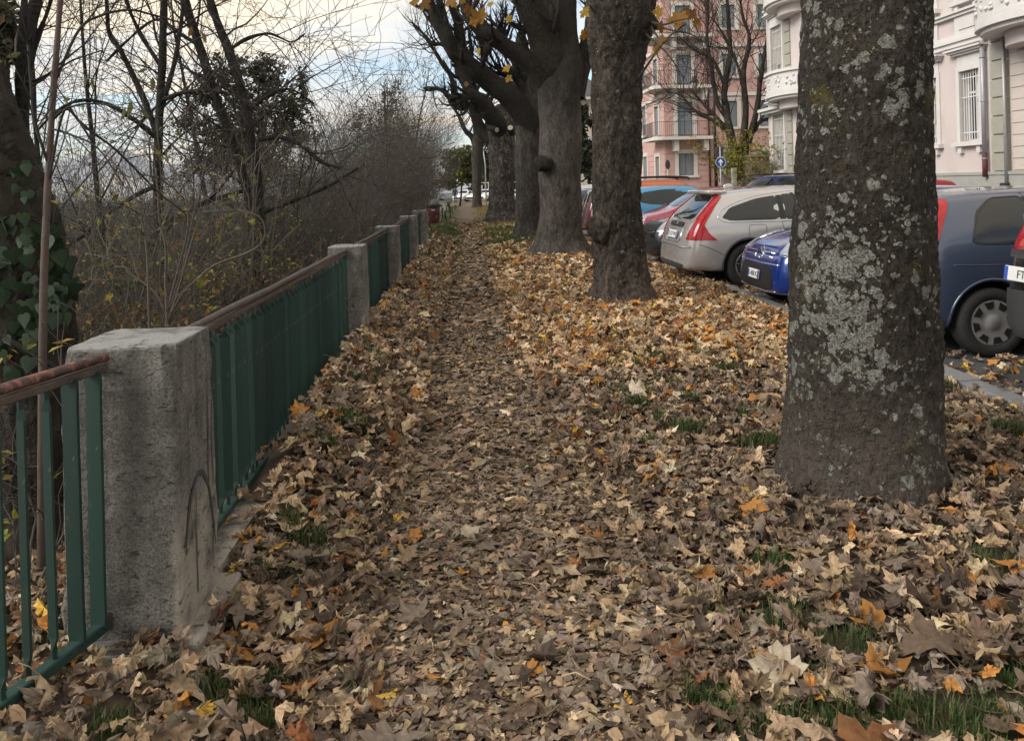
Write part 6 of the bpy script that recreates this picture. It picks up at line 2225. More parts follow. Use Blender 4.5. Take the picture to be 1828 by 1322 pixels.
# pipes
s_p, _ = on_facade(1764, 200, N0)
V, F = tubes([(np.array([fw.pt(s_p, 2.0, 0.12), fw.pt(s_p, 4.85, 0.12)]), np.array([0.055, 0.055]))], 12).data()
dp = mk('downpipe', V, F, MAT['zinc'], wb, True)
V, F = tubes([(np.array([fw.pt(s_p, 1.40, 0.12), fw.pt(s_p, 2.0, 0.12)]), np.array([0.062, 0.062]))], 12).data()
mk('pipe_foot', V, F, MAT['oxide'], dp, True)
for z in (1.85, 3.3, 4.4):
    V, F = tubes([(np.array([fw.pt(s_p, z, 0.12), fw.pt(s_p, z + 0.03, 0.12)]), np.array([0.07, 0.07]))], 12).data()
    mk('pipe_clip', V, F, MAT['zinc'], dp, True)
V, F = tubes([(np.array([fw.pt(sQ0 - 0.02, 1.1, 0.11), fw.pt(sQ0 - 0.02, 5.0, 0.11)]), np.array([0.035, 0.035]))], 10).data()
dp2 = mk('downpipe', V, F, MAT['zinc'], wb, True)
V, F = box(0, 1, 0, 1, 0, 1)
fw.box('pipe_box', sQ0 - 0.09, sQ0 + 0.09, 0.95, 1.25, 0.07, 0.2, MAT['trim'], dp2)


def bow_balcony(fa, uc, hw, pr, z):
    b = fa.curve_box('balcony', uc, hw, pr, z, z + 0.14, MAT['white_trim'])
    fa.curve_box('underside_moulding', uc, hw * 0.93, pr * 0.90, z - 0.10, z - 0.002, MAT['white_trim'], parent=b)
    fa.curve_box('corbel', uc, hw * 0.55, pr * 0.55, z - 0.45, z - 0.103, MAT['pinkish'], parent=b)
    fa.curve_box('parapet', uc, hw * 0.96, pr * 0.95, z + 0.143, z + 0.90, MAT['white_trim'], parent=b)
    fa.curve_box('coping', uc, hw * 1.02, pr * 1.03, z + 0.903, z + 1.02, MAT['white_trim'], parent=b)
    fa.curve_box('base_band', uc, hw * 0.99, pr * 0.985, z + 0.146, z + 0.26, MAT['white_trim'], parent=b)
    # carved panels round the parapet
    rgc = random.Random(int(uc * 10))
    for k in range(6):
        a = math.pi * (k + 0.5) / 6
        mb = MB()
        for j in range(9):
            aa = a + (rgc.random() - 0.5) * 0.34
            p = fa.pt(uc + math.cos(aa) * hw * 0.965, z + 0.36 + rgc.random() * 0.42, math.sin(aa) * pr * 0.955)
            V, F = lump(p, rgc.uniform(0.035, 0.06), (1, 1, 1), j, 0.3, 8)
            mb.add(V, F)
        co_ = mb.mk('carving', MAT['white_trim'], b, True)
        co_['kind'] = 'stuff'
    return b


sb1, zb1 = on_facade(1424, 168, N0)
bow_balcony(fw, sb1 + 0.15, 1.75, 1.05, 4.72)
bow_balcony(fw, sb1 + 0.15, 1.75, 1.05, 8.42)
bow_balcony(fw, sQ0 - 1.25, 1.75, 1.15, 4.88)
fw.box('bay_roof', sA0 - 0.35, s_end + 0.15, 4.38, 4.50, -0.02, 0.42, MAT['white_trim'])
fw.box('bay_roof', sA0 - 0.30, s_end + 0.10, 4.27, 4.377, -0.02, 0.30, MAT['white_trim'])

# ---- salmon-pink corner house
S0, NP = 52.0, 13.2
pk = empty('pink_house', tuple(W(NP, S0, 0)), 'salmon-pink corner house with grey shutters and iron balconies', 'building')
ff = Facade(pk, W(0, S0, 0), W(1, 0) - W(0, 0), W(0, -1) - W(0, 0))      # front, u = n
fl = Facade(pk, W(NP, 0, 0), W(0, 1) - W(0, 0), W(-1, 0) - W(0, 0))      # street side, u = s


def fn(px, py):
    return on_front(px, py, S0)


cols = [(1209, 1236), (1292, 1316), (1356, 1388)]
lev = [(313, 274), (243, 182), (152, 98), (66, 10)]
holes_f, kinds = [], []
for ci, (a, b) in enumerate(cols):
    for li, (yb, yt) in enumerate(lev):
        u0, u1 = fn(a, 200)[0], fn(b, 200)[0]
        z0, z1 = fn(1225, yb)[1], fn(1225, yt)[1]
        if ci > 0 and li > 0:
            z0 += 0.55
        holes_f.append((u0, u1, z0, z1))
        kinds.append((ci, li))
u_r = fn(1475, 200)[0]
ff.wall('wall', NP, u_r, 0.6, 17.0, holes_f, MAT['pink'])
ff.wall('plinth', NP - 0.05, u_r, -0.3, 0.6, [], MAT['pink_trim'], d=0.05)
holes_l = []
for (a, b) in ((1148, 1155), (1170, 1177)):
    for li, (yb, yt) in enumerate(((322, 280), (242, 190), (150, 104), (62, 12))):
        s1, _ = on_facade(a, 250, NP)
        s0, _ = on_facade(b, 250, NP)
        z0, z1 = on_facade((a + b) / 2, yb, NP)[1], on_facade((a + b) / 2, yt, NP)[1]
        holes_l.append((s0, s1, z0, z1))
s_far = 70.0
fl.wall('wall', S0, s_far, 0.6, 17.0, holes_l, MAT['pink'])
fl.wall('plinth', S0, s_far, -0.5, 0.6, [], MAT['pink_trim'], d=0.05)


def shuttered(fa, h, door=False, closed=True):
    u0, u1, z0, z1 = h
    t = 0.26
    w = fa.box('window', u0 - t, u0, z0, z1 + t, -0.02, 0.06, MAT['pink_trim'])
    fa.box('jamb', u1, u1 + t, z0, z1 + t, -0.02, 0.06, MAT['pink_trim'], w)
    fa.box('lintel', u0 + 0.002, u1 - 0.002, z1, z1 + t, -0.02, 0.062, MAT['pink_trim'], w)
    if not door:
        fa.box('sill', u0 - t - 0.06, u1 + t + 0.06, z0 - 0.16, z0 - 0.003, -0.02, 0.14, MAT['pink_trim'], w)
    um = (u0 + u1) / 2
    for a, b in ((u0 + 0.02, um - 0.015), (um + 0.015, u1 - 0.02)):
        s = fa.box('shutter', a, b, z0 + 0.02, z1 - 0.02, -0.12, -0.08, MAT['shutter'], w)
        n = 3
        for i in range(n):
            zz = z0 + 0.10 + i * (z1 - z0 - 0.16) / n
            fa.box('louvre_panel', a + 0.07, b - 0.07, zz, zz + (z1 - z0 - 0.16) / n - 0.09, -0.079, -0.066, MAT['shutter'], w)
    fa.box('pane', u0, u1, z0, z1, -0.27, -0.25, MAT['pane'], w)


for h, (ci, li) in zip(holes_f, kinds):
    shuttered(ff, h, door=(ci == 0 and li > 0))
for i, h in enumerate(holes_l):
    shuttered(fl, h)
# rusticated courses on the ground floor
for fa, u0, u1, holes in ((ff, NP + 0.03, u_r, holes_f), (fl, S0 + 0.03, s_far, holes_l)):
    z = 0.62
    while z < 3.7:
        segs = [(u0, u1)]
        for h in holes:
            if h[2] - 0.2 < z + 0.36 and h[3] + 0.3 > z:
                ns = []
                for a, b in segs:
                    if h[0] - 0.28 > a and h[1] + 0.28 < b:
                        ns += [(a, h[0] - 0.28), (h[1] + 0.28, b)]
                    else:
                        ns.append((a, b))
                segs = ns
        for a, b in segs:
            fa.box('course', a, b, z, z + 0.36, -0.01, 0.03, MAT['pink'])
        z += 0.39
    for zz in (7.15, 10.45, 13.9):
        fa.box('string_course', u0, u1, zz, zz + 0.22, -0.01, 0.12, MAT['pink_trim'])
    fa.box('cornice', u0 - 0.3, u1 + 0.3, 16.6, 17.1, -0.2, 0.6, MAT['pink_trim'])
ff.box('roof', NP - 0.5, u_r + 0.3, 17.1, 17.4, -18, 0.6, MAT['roof'])
fr_ = Facade(pk, W(u_r, 0, 0), W(0, 1) - W(0, 0), W(1, 0) - W(0, 0))
fr_.wall('wall', S0, s_far, -0.3, 17, [], MAT['pink'])
# wrap-around balconies
uB = fn(1270, 245)[0]
for zc in (fn(1230, 250)[1], fn(1230, 160)[1], fn(1230, 70)[1]):
    # plan outline: front edge, rounded corner, side edge
    pr = 0.95
    th = np.linspace(math.pi * 1.5, math.pi, 8)
    outl = [(uB, S0 - pr)] + [(NP - 0.25 + 0.7 * math.cos(t), S0 - 0.25 + 0.7 * math.sin(t)) for t in th] + [(NP - pr, S0 + 2.6)] + [(NP, S0 + 2.6), (NP, S0), (uB, S0)]
    k = len(outl)
    V = [W(a, b, zc) for a, b in outl] + [W(a, b, zc + 0.2) for a, b in outl]
    F = [np.array([(i, (i + 1) % k, k + (i + 1) % k, k + i) for i in range(k)])]
    bm = bmesh.new()
    bal = mk('balcony', np.array(V), F + [np.array([list(range(k))]), np.array([list(range(2 * k - 1, k - 1, -1))])], MAT['pink_trim'], pk)
    bm.free()
    for uc in (fn(1202, 250)[0] - 0.1, fn(1252, 250)[0]):
        ff.box('corbel', uc, uc + 0.3, zc - 0.75, zc - 0.003, 0, 0.7, MAT['pink_trim'], bal)
    path = outl[:k - 3]
    items = []
    q = np.array(path)
    d = np.r_[0, np.cumsum(np.linalg.norm(np.diff(q, axis=0), axis=1))]
    t = np.arange(0, d[-1], 0.13)
    pp = np.stack([np.interp(t, d, q[:, 0]), np.interp(t, d, q[:, 1])], -1)
    inn = pp + 0.08 * (np.array((NP + 1.2, S0 + 1.2)) - pp) / np.linalg.norm(np.array((NP + 1.2, S0 + 1.2)) - pp, axis=1, keepdims=True)
    for a, b in inn:
        items.append((np.array([W(a, b, zc + 0.2), W(a, b, zc + 1.2)]), np.array([0.010, 0.010])))
    for zz in (zc + 0.3, zc + 1.2):
        items.append((np.array([W(a, b, zz) for a, b in inn]), np.full(len(inn), 0.017)))
    V, F = tubes(items, 5).data()
    mk('railing', V, F, MAT['iron'], bal)
n_p = fn(1265, 250)[0]
V, F = tubes([(np.array([ff.pt(n_p, 0.2, 0.12), ff.pt(n_p, 16.6, 0.12)]), np.array([0.07, 0.07]))], 8).data()
mk('downpipe', V, F, MAT['oxide'], pk, True)

# ---- distant grey-roofed house between the trunks
YH = 84.0
a0 = P(1010, 330, YH)
dh = empty('distant_house', (a0[0], YH, -0.3), 'distant cream house with grey pitched roof between the trunks', 'building')
fh = Facade(dh, (0, YH, 0), (1, 0, 0), (0, -1, 0))
xa, xb = P(1000, 300, YH)[0], P(1085, 300, YH)[0]
ze = P(1045, 172, YH)[2]
hh = [(P(1038, 0, YH)[0], P(1046, 0, YH)[0], P(1040, 215, YH)[2], P(1040, 188, YH)[2]), (P(1050, 0, YH)[0], P(1058, 0, YH)[0], P(1050, 250, YH)[2], P(1050, 225, YH)[2])]
fh.wall('wall', xa, xb, -0.4, ze, hh, MAT['cream'])
for h in hh:
    fh.box('window', *h, -0.2, -0.15, MAT['pane'])
fh.box('eaves', xa - 0.5, xb + 0.5, ze - 0.4, ze, -0.1, 0.7, MAT['white_trim'])
zr = P(1045, 125, YH)[2]
V = np.array([fh.pt(xa - 0.6, ze + 0.003, 0.8), fh.pt(xb + 0.6, ze + 0.003, 0.8), fh.pt(xb + 0.6, ze + 0.003, -9), fh.pt(xa - 0.6, ze + 0.003, -9), fh.pt(xa + 3, zr, -4), fh.pt(xb - 2, zr, -4)])
mk('roof', V, [np.array([[0, 1, 5, 4], [2, 3, 4, 5], [0, 3, 2, 1]]), np.array([[1, 2, 5], [3, 0, 4]])], MAT['roof'], dh)

# ------------------------------------------------------------------ street things in front of the pink house
MAT['bark_town'] = bark_mat('bark_town_tree', (0.04, 0.034, 0.028), (0.095, 0.082, 0.07), vs=8)
YT = 36.0
q = P(1318, 345, YT)
tt = empty('town_tree', (q[0], YT, 0.0), 'bare many-stemmed tree in front of the pink house', 'tree')
rg = random.Random(71)
out = []
stems = [
    [(1322, 345, YT, 24), (1315, 290, YT, 22), (1305, 245, YT, 20), (1297, 200, YT, 16), (1293, 160, YT, 14), (1303, 100, YT, 11), (1302, 50, YT, 9), (1296, -20, YT, 7)],
    [(1322, 345, YT, 22), (1322, 280, YT, 18), (1328, 240, YT, 17), (1331, 190, YT, 14), (1327, 130, YT, 12), (1338, 70, YT, 9), (1326, 30, YT, 7), (1318, -30, YT, 5)],
    [(1322, 300, YT, 16), (1340, 240, YT, 14), (1352, 190, YT, 13), (1358, 140, YT, 10), (1368, 80, YT, 9), (1376, 20, YT, 6)],
    [(1300, 215, YT, 12), (1280, 180, YT, 10), (1270, 120, YT, 9), (1262, 70, YT, 7), (1264, 20, YT, 6), (1260, -30, YT, 4)],
    [(1305, 240, YT, 11), (1275, 217, YT, 9), (1240, 197, YT, 7), (1215, 170, YT, 5), (1190, 165, YT, 3)],
    [(1303, 235, YT, 10), (1280, 210, YT, 8), (1255, 185, YT, 6), (1235, 160, YT, 4)],
    [(1345, 235, YT, 10), (1360, 215, YT, 9), (1385, 212, YT, 6)],
    [(1295, 160, YT, 8), (1275, 110, YT, 7), (1240, 90, YT, 5), (1205, 60, YT, 3.5)],
    [(1330, 180, YT, 8), (1318, 120, YT, 7), (1290, 60, YT, 5), (1270, 30, YT, 3)],
]
mb = MB()
for k, l in enumerate(stems):
    p, r = limb_px(l)
    r = r * 0.78
    V, F = rough_tube(p, r, 10, 0.02, k, 3)
    mk('trunk' if k < 2 else 'limb', V, F, MAT['bark_town'], tt, True)
    spawn(rg, out, [tuple(x) for x in p], list(np.minimum(r, 0.06)), 15, 2.7, 0, 3, (5, 4, 2), 0.13, 0.07, (25, 60), (0.4, 0.9), 0.42, 0.3, 0.3)
out = [(p, [max(v, 0.008) for v in r], l) for p, r, l in out]
branch_mb(out, (5, 4, 3, 3)).mk('crown', MAT['bark_town'], tt, True)

# yellow-green bush by the gate
rs = np.random.RandomState(5)
bp = P(1342, 330, 34.5)
bush = empty('yellow_bush', (bp[0], 34.5, 0.0), 'yellow-green bush beside the stone gate pillar', 'shrub')
out = shrub_data(401, 16, 2.6, 48, 0.016, (6, 4, 3))
off = np.array((bp[0], 34.5, 0.55))
out2 = [([tuple(np.array(x) + off) for x in p], r, l) for p, r, l in out]
branch_mb(out2, (5, 4, 3, 3)).mk('stems', MAT['twig_brown'], bush, True)
Vl, Fl, Cl = shrub_leaves(out2, 3, 3800, 0.13, [(0.22, 0.23, 0.03), (0.30, 0.27, 0.03), (0.14, 0.17, 0.03), (0.36, 0.26, 0.03)])
mk('foliage', Vl, Fl, MAT['leaf_yg'], bush, False, Cl)

# stone gate pillar with iron gate sheet
gp = empty('gate_pillar', tuple(P(1345, 330, 33.5) * np.array((1, 1, 0))), 'stone gate pillar with a domed cap next to the white villa', 'pillar')
MAT['pillar'] = M('old_stone', (0.17, 0.13, 0.11), 0.9, 0.25, 4, 0.4, 30)


def pxbox(name, x0, x1, y0, y1, Y, dep, mat, parent):
    a, b = P(x0, y1, Y), P(x1, y0, Y)
    V, F = bevel_box(a[0], b[0], Y - dep / 2, Y + dep / 2, a[2], b[2], 0.015, 1)
    return mk(name, V, F, mat, parent)


pxbox('shaft', 1336, 1364, 281, 345, 33.5, 0.6, MAT['pillar'], gp)
pxbox('cap', 1333, 1368, 277, 281.5, 33.5, 0.8, MAT['pillar'], gp)
V, F = lump(P(1350, 276, 33.5), 0.3, (1, 1, 0.4), 3, 0.05)
mk('dome', V, F, MAT['pillar'], gp, True)
gw = empty('garden_wall', tuple(P(1285, 335, 34.0) * np.array((1, 1, 0))), 'dark garden wall and hedge base between the sign and the gate pillar', 'wall')
pxbox('wall', 1291, 1333, 312, 345, 34.2, 0.3, MAT['pillar'], gw)
pxbox('post', 1307, 1314, 300, 345, 33.9, 0.25, MAT['quoin'], gw)

# street lamp with hanging lantern
MAT['lamp_glass'] = M('lantern_glass', (0.55, 0.55, 0.52), 0.3, 0.1, 10)
YL = 38.0
b = P(1279, 345, YL)
sl = empty('street_lamp', (b[0], YL, 0.05), 'tall dark street lamp with a hanging lantern in front of the pink house', 'street lamp')
p0, p1 = P(1279, 345, YL), P(1273, 106, YL)
p1[0] = p0[0]
V, F = tubes([(np.array([p0, p0 * .5 + p1 * .5, p1]), np.array([0.09, 0.07, 0.05]))], 10).data()
mk('pole', V, F, MAT['iron'], sl, True)
lx = P(1240, 150, YL)
arm = catmull([np.array((p1[0], YL, p1[2] - 0.3)), np.array((p1[0] - 0.3, YL, p1[2] + 0.1)), np.array((lx[0] + .1, YL, P(1240, 130, YL)[2] + 0.25)), np.array((lx[0], YL, P(1240, 136, YL)[2]))], 14)
V, F = tubes([(arm, np.full(14, 0.025))], 6).data()
mk('arm', V, F, MAT['iron'], sl, True)
zt, zm, zb_ = P(1240, 136, YL)[2], P(1240, 148, YL)[2], P(1240, 156, YL)[2]
V, F = lathe([(0.02, zt), (0.12, zt - 0.02), (0.10, zt - 0.1), (0.17, zm + 0.1), (0.21, zm), (0.16, zm - 0.01)], 14)
mk('lantern_cap', V + np.array((lx[0], YL, 0)), F, MAT['iron'], sl, True)
V, F = lathe([(0.17, zm), (0.16, zm - 0.1), (0.08, zb_), (0.01, zb_ - 0.03)], 14)
mk('lantern_glass', V + np.array((lx[0], YL, 0)), F, MAT['lamp_glass'], sl, True)

# blue round sign with white arrow, dark board behind it
MAT['sign_blue'] = M('sign_blue', (0.012, 0.06, 0.27), 0.4, 0.08, 6)
MAT['sign_white'] = M('sign_white', (0.75, 0.75, 0.75), 0.4, 0.04, 6)
YS = 32.0
b = P(1288, 345, YS)
sg = empty('road_sign', (b[0], YS, 0.0), 'round blue road sign with a white upward arrow', 'sign')
cz = P(1286.5, 290, YS)
V, F = tubes([(np.array([(cz[0], YS + 0.05, 0), (cz[0], YS + 0.05, P(1286, 262, YS)[2])]), np.array([0.03, 0.03]))], 8).data()
mk('pole', V, F, MAT['zinc'], sg, True)
R = 9.2 * YS / FPX
V, F = lathe([(0.001, 0.0), (R * 0.93, 0.0), (R * 0.93, -0.001), (R, 0.004), (R, 0.02), (0.001, 0.02)], 32)
V = np.stack([V[:, 0], V[:, 2], V[:, 1]], -1) + np.array((cz[0], YS, cz[2]))
disc = mk('disc', V, F, MAT['sign_blue'], sg)
V, F = lathe([(R * 0.94, -0.004), (R * 1.0, -0.004), (R * 1.0, 0.0), (R * 0.94, 0.0)], 32)
V = np.stack([V[:, 0], V[:, 2], V[:, 1]], -1) + np.array((cz[0], YS - 0.002, cz[2]))
mk('rim', V, F, MAT['sign_white'], disc)
ar = np.array([(-.12, -.7), (.12, -.7), (.12, .12), (.38, -.12), (.38, .18), (0, .7), (-.38, .18), (-.38, -.12), (-.12, .12)]) * R
V = np.array([(cz[0] + x, YS - 0.006, cz[2] + z) for x, z in ar] + [(cz[0] + x, YS - 0.002, cz[2] + z) for x, z in ar])
k = len(ar)
mk('arrow', V, [np.array([list(range(k))]), np.array([(i, (i + 1) % k, k + (i + 1) % k, k + i) for i in range(k)])], MAT['sign_white'], disc)
pxbox('board', 1277, 1291, 262, 279, YS + 0.06, 0.03, MAT['trim'], sg)
YS2 = 41.0
b = P(1193, 345, YS2)
s2 = empty('traffic_sign', (b[0], YS2, 0.0), 'small dark sign on a pole in front of the pink house, seen nearly edge-on', 'sign')
z1 = P(1193, 286, YS2)[2]
V, F = tubes([(np.array([(b[0], YS2, 0), (b[0], YS2, z1)]), np.array([0.03, 0.03]))], 8).data()
mk('pole', V, F, MAT['zinc'], s2, True)
V, F = lathe([(0.001, -0.012), (0.24, -0.012), (0.24, 0.012), (0.001, 0.012)], 24)
a_ = math.radians(50)
V = np.stack([V[:, 0] * math.cos(a_) - V[:, 2] * math.sin(a_), V[:, 0] * math.sin(a_) + V[:, 2] * math.cos(a_), V[:, 1]], -1) + np.array((b[0], YS2 - 0.05, P(1193, 294, YS2)[2]))
mk('disc', V, F, MAT['iron'], s2)

# ------------------------------------------------------------------ far end of the path: bins, bicycle, walker, fence
MAT['bin_red'] = M('bin_dark_red', (0.085, 0.010, 0.014), 0.5, 0.2, 8)


def bin_(px, py_b, Y, h_px, w_px, lbl):
    b = P(px, py_b, Y)
    g = gz1(b[0], Y)
    root = empty('litter_bin', (b[0], Y, g), lbl, 'bin', 'dark red litter bins')
    r = w_px * 0.5 * Y / FPX
    h = h_px * Y / FPX
    z0 = b[2]
    V, F = lathe([(0.001, z0), (r * 0.80, z0), (r * 0.86, z0 + 0.04), (r * 0.98, z0 + h * 0.55), (r, z0 + h * 0.8), (r * 0.98, z0 + h * 0.81)], 24)
    mk('drum', V + np.array((b[0], Y, 0)), F, MAT['bin_red'], root, True)
    V, F = lathe([(r * 0.99, z0 + h * 0.8), (r * 1.06, z0 + h * 0.81), (r * 1.08, z0 + h), (r * 0.9, z0 + h * 1.01), (r * 0.85, z0 + h * 0.85), (0.001, z0 + h * 0.84)], 24)
    mk('rim', V + np.array((b[0], Y, 0)), F, MAT['black'], root, True)
    V, F = tubes([(np.array([(b[0] - r - 0.04, Y + 0.05, g - 0.1), (b[0] - r - 0.04, Y + 0.05, z0 + h * 1.12)]), np.array([0.03, 0.03]))], 8).data()
    mk('post', V, F, MAT['black'], root, True)
    V, F = tubes([(np.array([(b[0] - r, Y, z0 + 0.1), (b[0] - 0.05, Y - 0.05, g)]), np.array([0.02, 0.02]))], 6).data()
    mk('strut', V, F, MAT['black'], root, True)
    V, F = box(b[0] - 0.05, b[0] + 0.05, Y - r * 0.99 - 0.008, Y - r * 0.9, z0 + h * 0.66, z0 + h * 0.71)
    mk('label_plate', V, F, MAT['sign_white'], root)


bin_(775, 398, 25.0, 34, 22, 'dark red litter bin with black rim at the end of the railing')
bin_(800, 369, 52.0, 15, 9, 'small dark red bin farther along the path, past the bicycle')

# bicycle leaning beside the path
MAT['bike_paint'] = M('pale_green_bike_paint', (0.30, 0.36, 0.33), 0.4, 0.1, 8)
YB = 30.0
b = P(793, 400, YB)
g = gz1(b[0], YB)
bk = empty('bicycle', (b[0], YB, g), 'pale bicycle parked upright beyond the dark red bin', 'bicycle', None, math.radians(78))


def loc_obj(name, V, F, mat, parent, smooth=True):
    return link(name, np_mesh(name, V, F, smooth, None, mat), parent)


for nm, x in (('wheel', -0.52), ('wheel', 0.52)):
    a = np.linspace(0, 2 * math.pi, 33)
    ring = np.stack([x + 0.33 * np.cos(a), 0 * a, 0.34 + 0.33 * np.sin(a)], -1)
    V, F = tubes([(ring, np.full(33, 0.02))], 6).data()
    wo = loc_obj(nm, V, F, MAT['tyre'], bk)
    sp = [(np.array([(x, 0, 0.34), (x + 0.31 * math.cos(t), 0, 0.34 + 0.31 * math.sin(t))]), np.array([0.004, 0.004])) for t in np.linspace(0, 6.283, 13)[:-1]]
    V, F = tubes(sp, 4).data()
    loc_obj('spokes', V, F, MAT['zinc'], wo)
    ring = np.stack([x + 0.365 * np.cos(a[2:16]), 0 * a[2:16], 0.34 + 0.365 * np.sin(a[2:16])], -1)
    V, F = tubes([(ring, np.full(14, 0.022))], 5).data()
    loc_obj('mudguard', V, F, MAT['bike_paint'], bk)
fr_i = [((-0.52, 0, 0.34), (-0.12, 0, 0.30)), ((-0.12, 0, 0.30), (-0.24, 0, 0.82)), ((-0.12, 0, 0.30), (0.36, 0, 0.78)), ((-0.22, 0, 0.72), (0.34, 0, 0.80)), ((-0.52, 0, 0.34), (-0.22, 0, 0.72)), ((0.33, 0, 0.92), (0.42, 0, 0.62)), ((0.42, 0, 0.62), (0.52, 0, 0.34))]
V, F = tubes([(np.array(p), np.array([0.018, 0.018])) for p in fr_i], 6).data()
loc_obj('frame', V, F, MAT['bike_paint'], bk)
V, F = tubes([(catmull([(0.15, 0.28, 0.98), (0.30, 0.26, 1.02), (0.36, 0.0, 0.96), (0.30, -0.26, 1.02), (0.15, -0.28, 0.98)], 18), np.full(18, 0.014))], 6).data()
loc_obj('handlebar', V, F, MAT['zinc'], bk)
V, F = lump((-0.26, 0, 0.88), 0.13, (1.1, 0.75, 0.32), 3, 0.05)
loc_obj('saddle', V, F, MAT['black'], bk)
V, F = tubes([(np.array([(-0.25, 0, 0.78), (-0.26, 0, 0.86)]), np.array([0.015, 0.015]))], 6).data()
loc_obj('seat_post', V, F, MAT['zinc'], bk)
V, F = bevel_box(0.42, 0.70, -0.17, 0.17, 0.72, 0.94, 0.03, 2)
loc_obj('basket', V, F, MAT['zinc'], bk)
V, F = tubes([(np.array([(-0.12, 0.02, 0.30), (-0.18, 0.16, 0.0)]), np.array([0.012, 0.012]))], 6).data()
loc_obj('kickstand', V, F, MAT['zinc'], bk)

# walker, seen from behind
YP = 84.0
b = P(813, 366, YP)
g = gz1(b[0], YP)
joints = {
    'pel': ((0, 0, 0.95), 0.135), 'spine': ((0, 0.01, 1.15), 0.15), 'chest': ((0, 0.02, 1.36), 0.165), 'neck': ((0, 0.03, 1.53), 0.06), 'head': ((0, 0.04, 1.64), 0.10), 'crown': ((0, 0.04, 1.73), 0.075),
    'hipL': ((-0.09, 0, 0.90), 0.10), 'kneeL': ((-0.10, 0.10, 0.50), 0.066), 'ankL': ((-0.10, 0.02, 0.09), 0.045), 'toeL': ((-0.11, 0.18, 0.045), 0.04),
    'hipR': ((0.09, 0, 0.90), 0.10), 'kneeR': ((0.10, -0.04, 0.49), 0.066), 'ankR': ((0.10, -0.28, 0.14), 0.045), 'toeR': ((0.11, -0.15, 0.045), 0.04),
    'shL': ((-0.20, 0.02, 1.42), 0.075), 'elL': ((-0.26, -0.08, 1.14), 0.055), 'wrL': ((-0.24, 0.05, 0.92), 0.038), 'haL': ((-0.23, 0.09, 0.83), 0.032),
    'shR': ((0.20, 0.02, 1.42), 0.075), 'elR': ((0.26, 0.02, 1.13), 0.055), 'wrR': ((0.24, 0.16, 0.92), 0.038), 'haR': ((0.23, 0.19, 0.83), 0.032)}
edges = [('pel', 'spine'), ('spine', 'chest'), ('chest', 'neck'), ('neck', 'head'), ('head', 'crown'), ('pel', 'hipL'), ('hipL', 'kneeL'), ('kneeL', 'ankL'), ('ankL', 'toeL'), ('pel', 'hipR'), ('hipR', 'kneeR'), ('kneeR', 'ankR'), ('ankR', 'toeR'),
         ('chest', 'shL'), ('shL', 'elL'), ('elL', 'wrL'), ('wrL', 'haL'), ('chest', 'shR'), ('shR', 'elR'), ('elR', 'wrR'), ('wrR', 'haR')]
keys = list(joints)
me = bpy.data.meshes.new('sk')
me.from_pydata([joints[k][0] for k in keys], [(keys.index(a), keys.index(c_)) for a, c_ in edges], [])
so = bpy.data.objects.new('sk', me)
COL.objects.link(so)
so.modifiers.new('skin', 'SKIN')
ss_ = so.modifiers.new('sub', 'SUBSURF')
ss_.levels = ss_.render_levels = 2
for i, k in enumerate(keys):
    sv = me.skin_vertices[0].data[i]
    sv.radius = (joints[k][1], joints[k][1])
    sv.use_root = (k == 'pel')
dg = bpy.context.evaluated_depsgraph_get()
dg.update()
pm = bpy.data.meshes.new_from_object(so.evaluated_get(dg))
bpy.data.objects.remove(so)
cl = [M('navy_jacket', (0.02, 0.024, 0.04), 0.9, 0.2, 10), M('blue_jeans', (0.07, 0.10, 0.17), 0.9, 0.2, 10), M('skin', (0.42, 0.27, 0.2), 0.6, 0.1, 10), M('dark_hair', (0.025, 0.02, 0.017), 0.7, 0.2, 20), M('shoes', (0.05, 0.045, 0.04), 0.7, 0.2, 10)]
for m_ in cl:
    pm.materials.append(m_)
for p_ in pm.polygons:
    p_.use_smooth = True
    z = p_.center.z
    x = abs(p_.center.x)
    p_.material_index = 4 if z < 0.1 else 2 if (z < 0.90 and x > 0.19) else 1 if z < 0.90 else 0 if z < 1.53 else 2 if z < 1.6 else 3
pr_ = empty('person', (b[0], YP, g), 'person in a dark jacket and blue jeans walking away at the far end', 'person')
pm.name = 'body'
link('body', pm, pr_)

# pale bar fence behind the far cars
Yf = 104.0
x0, x1 = P(818, 330, Yf)[0], P(945, 330, Yf)[0]
ffn = empty('bar_fence', ((x0 + x1) / 2, Yf, -0.4), 'pale vertical-bar fence behind the white cars at the far end', 'fence')
zt = P(860, 325, Yf)[2]
barm = np_mesh('bar', *box(-0.05, 0.05, -0.03, 0.03, 0, zt + 0.4), False, None, MAT['white_trim'])
nbars = int((x1 - x0) / 0.42)
for i in range(nbars):
    link('bar', barm, ffn, (x0 + (i + .5) * 0.42 - (x0 + x1) / 2, 0, 0))
V, F = box(x0, x1, Yf - 0.04, Yf + 0.04, zt - 0.15, zt - 0.05)
mk('rail', V, F, MAT['white_trim'], ffn)
YPp = 70.0
b = P(868, 360, YPp)
lpole = empty('lamp_post', (b[0], YPp, gz1(b[0], YPp)), 'thin grey lamp post near the far white cars', 'street lamp')
tp = P(864, 295, YPp)
V, F = tubes([(np.array([(b[0], YPp, gz1(b[0], YPp)), (b[0], YPp, tp[2]), (b[0] - 0.15, YPp, tp[2] + 1.4)]), np.array([0.06, 0.05, 0.04]))], 8).data()
mk('pole', V, F, MAT['zinc'], lpole, True)
V, F = lump((b[0] - 0.3, YPp, tp[2] + 1.45), 0.18, (1.4, 0.7, 0.4), 2, 0.05)
mk('lamp_head', V, F, MAT['zinc'], lpole, True)
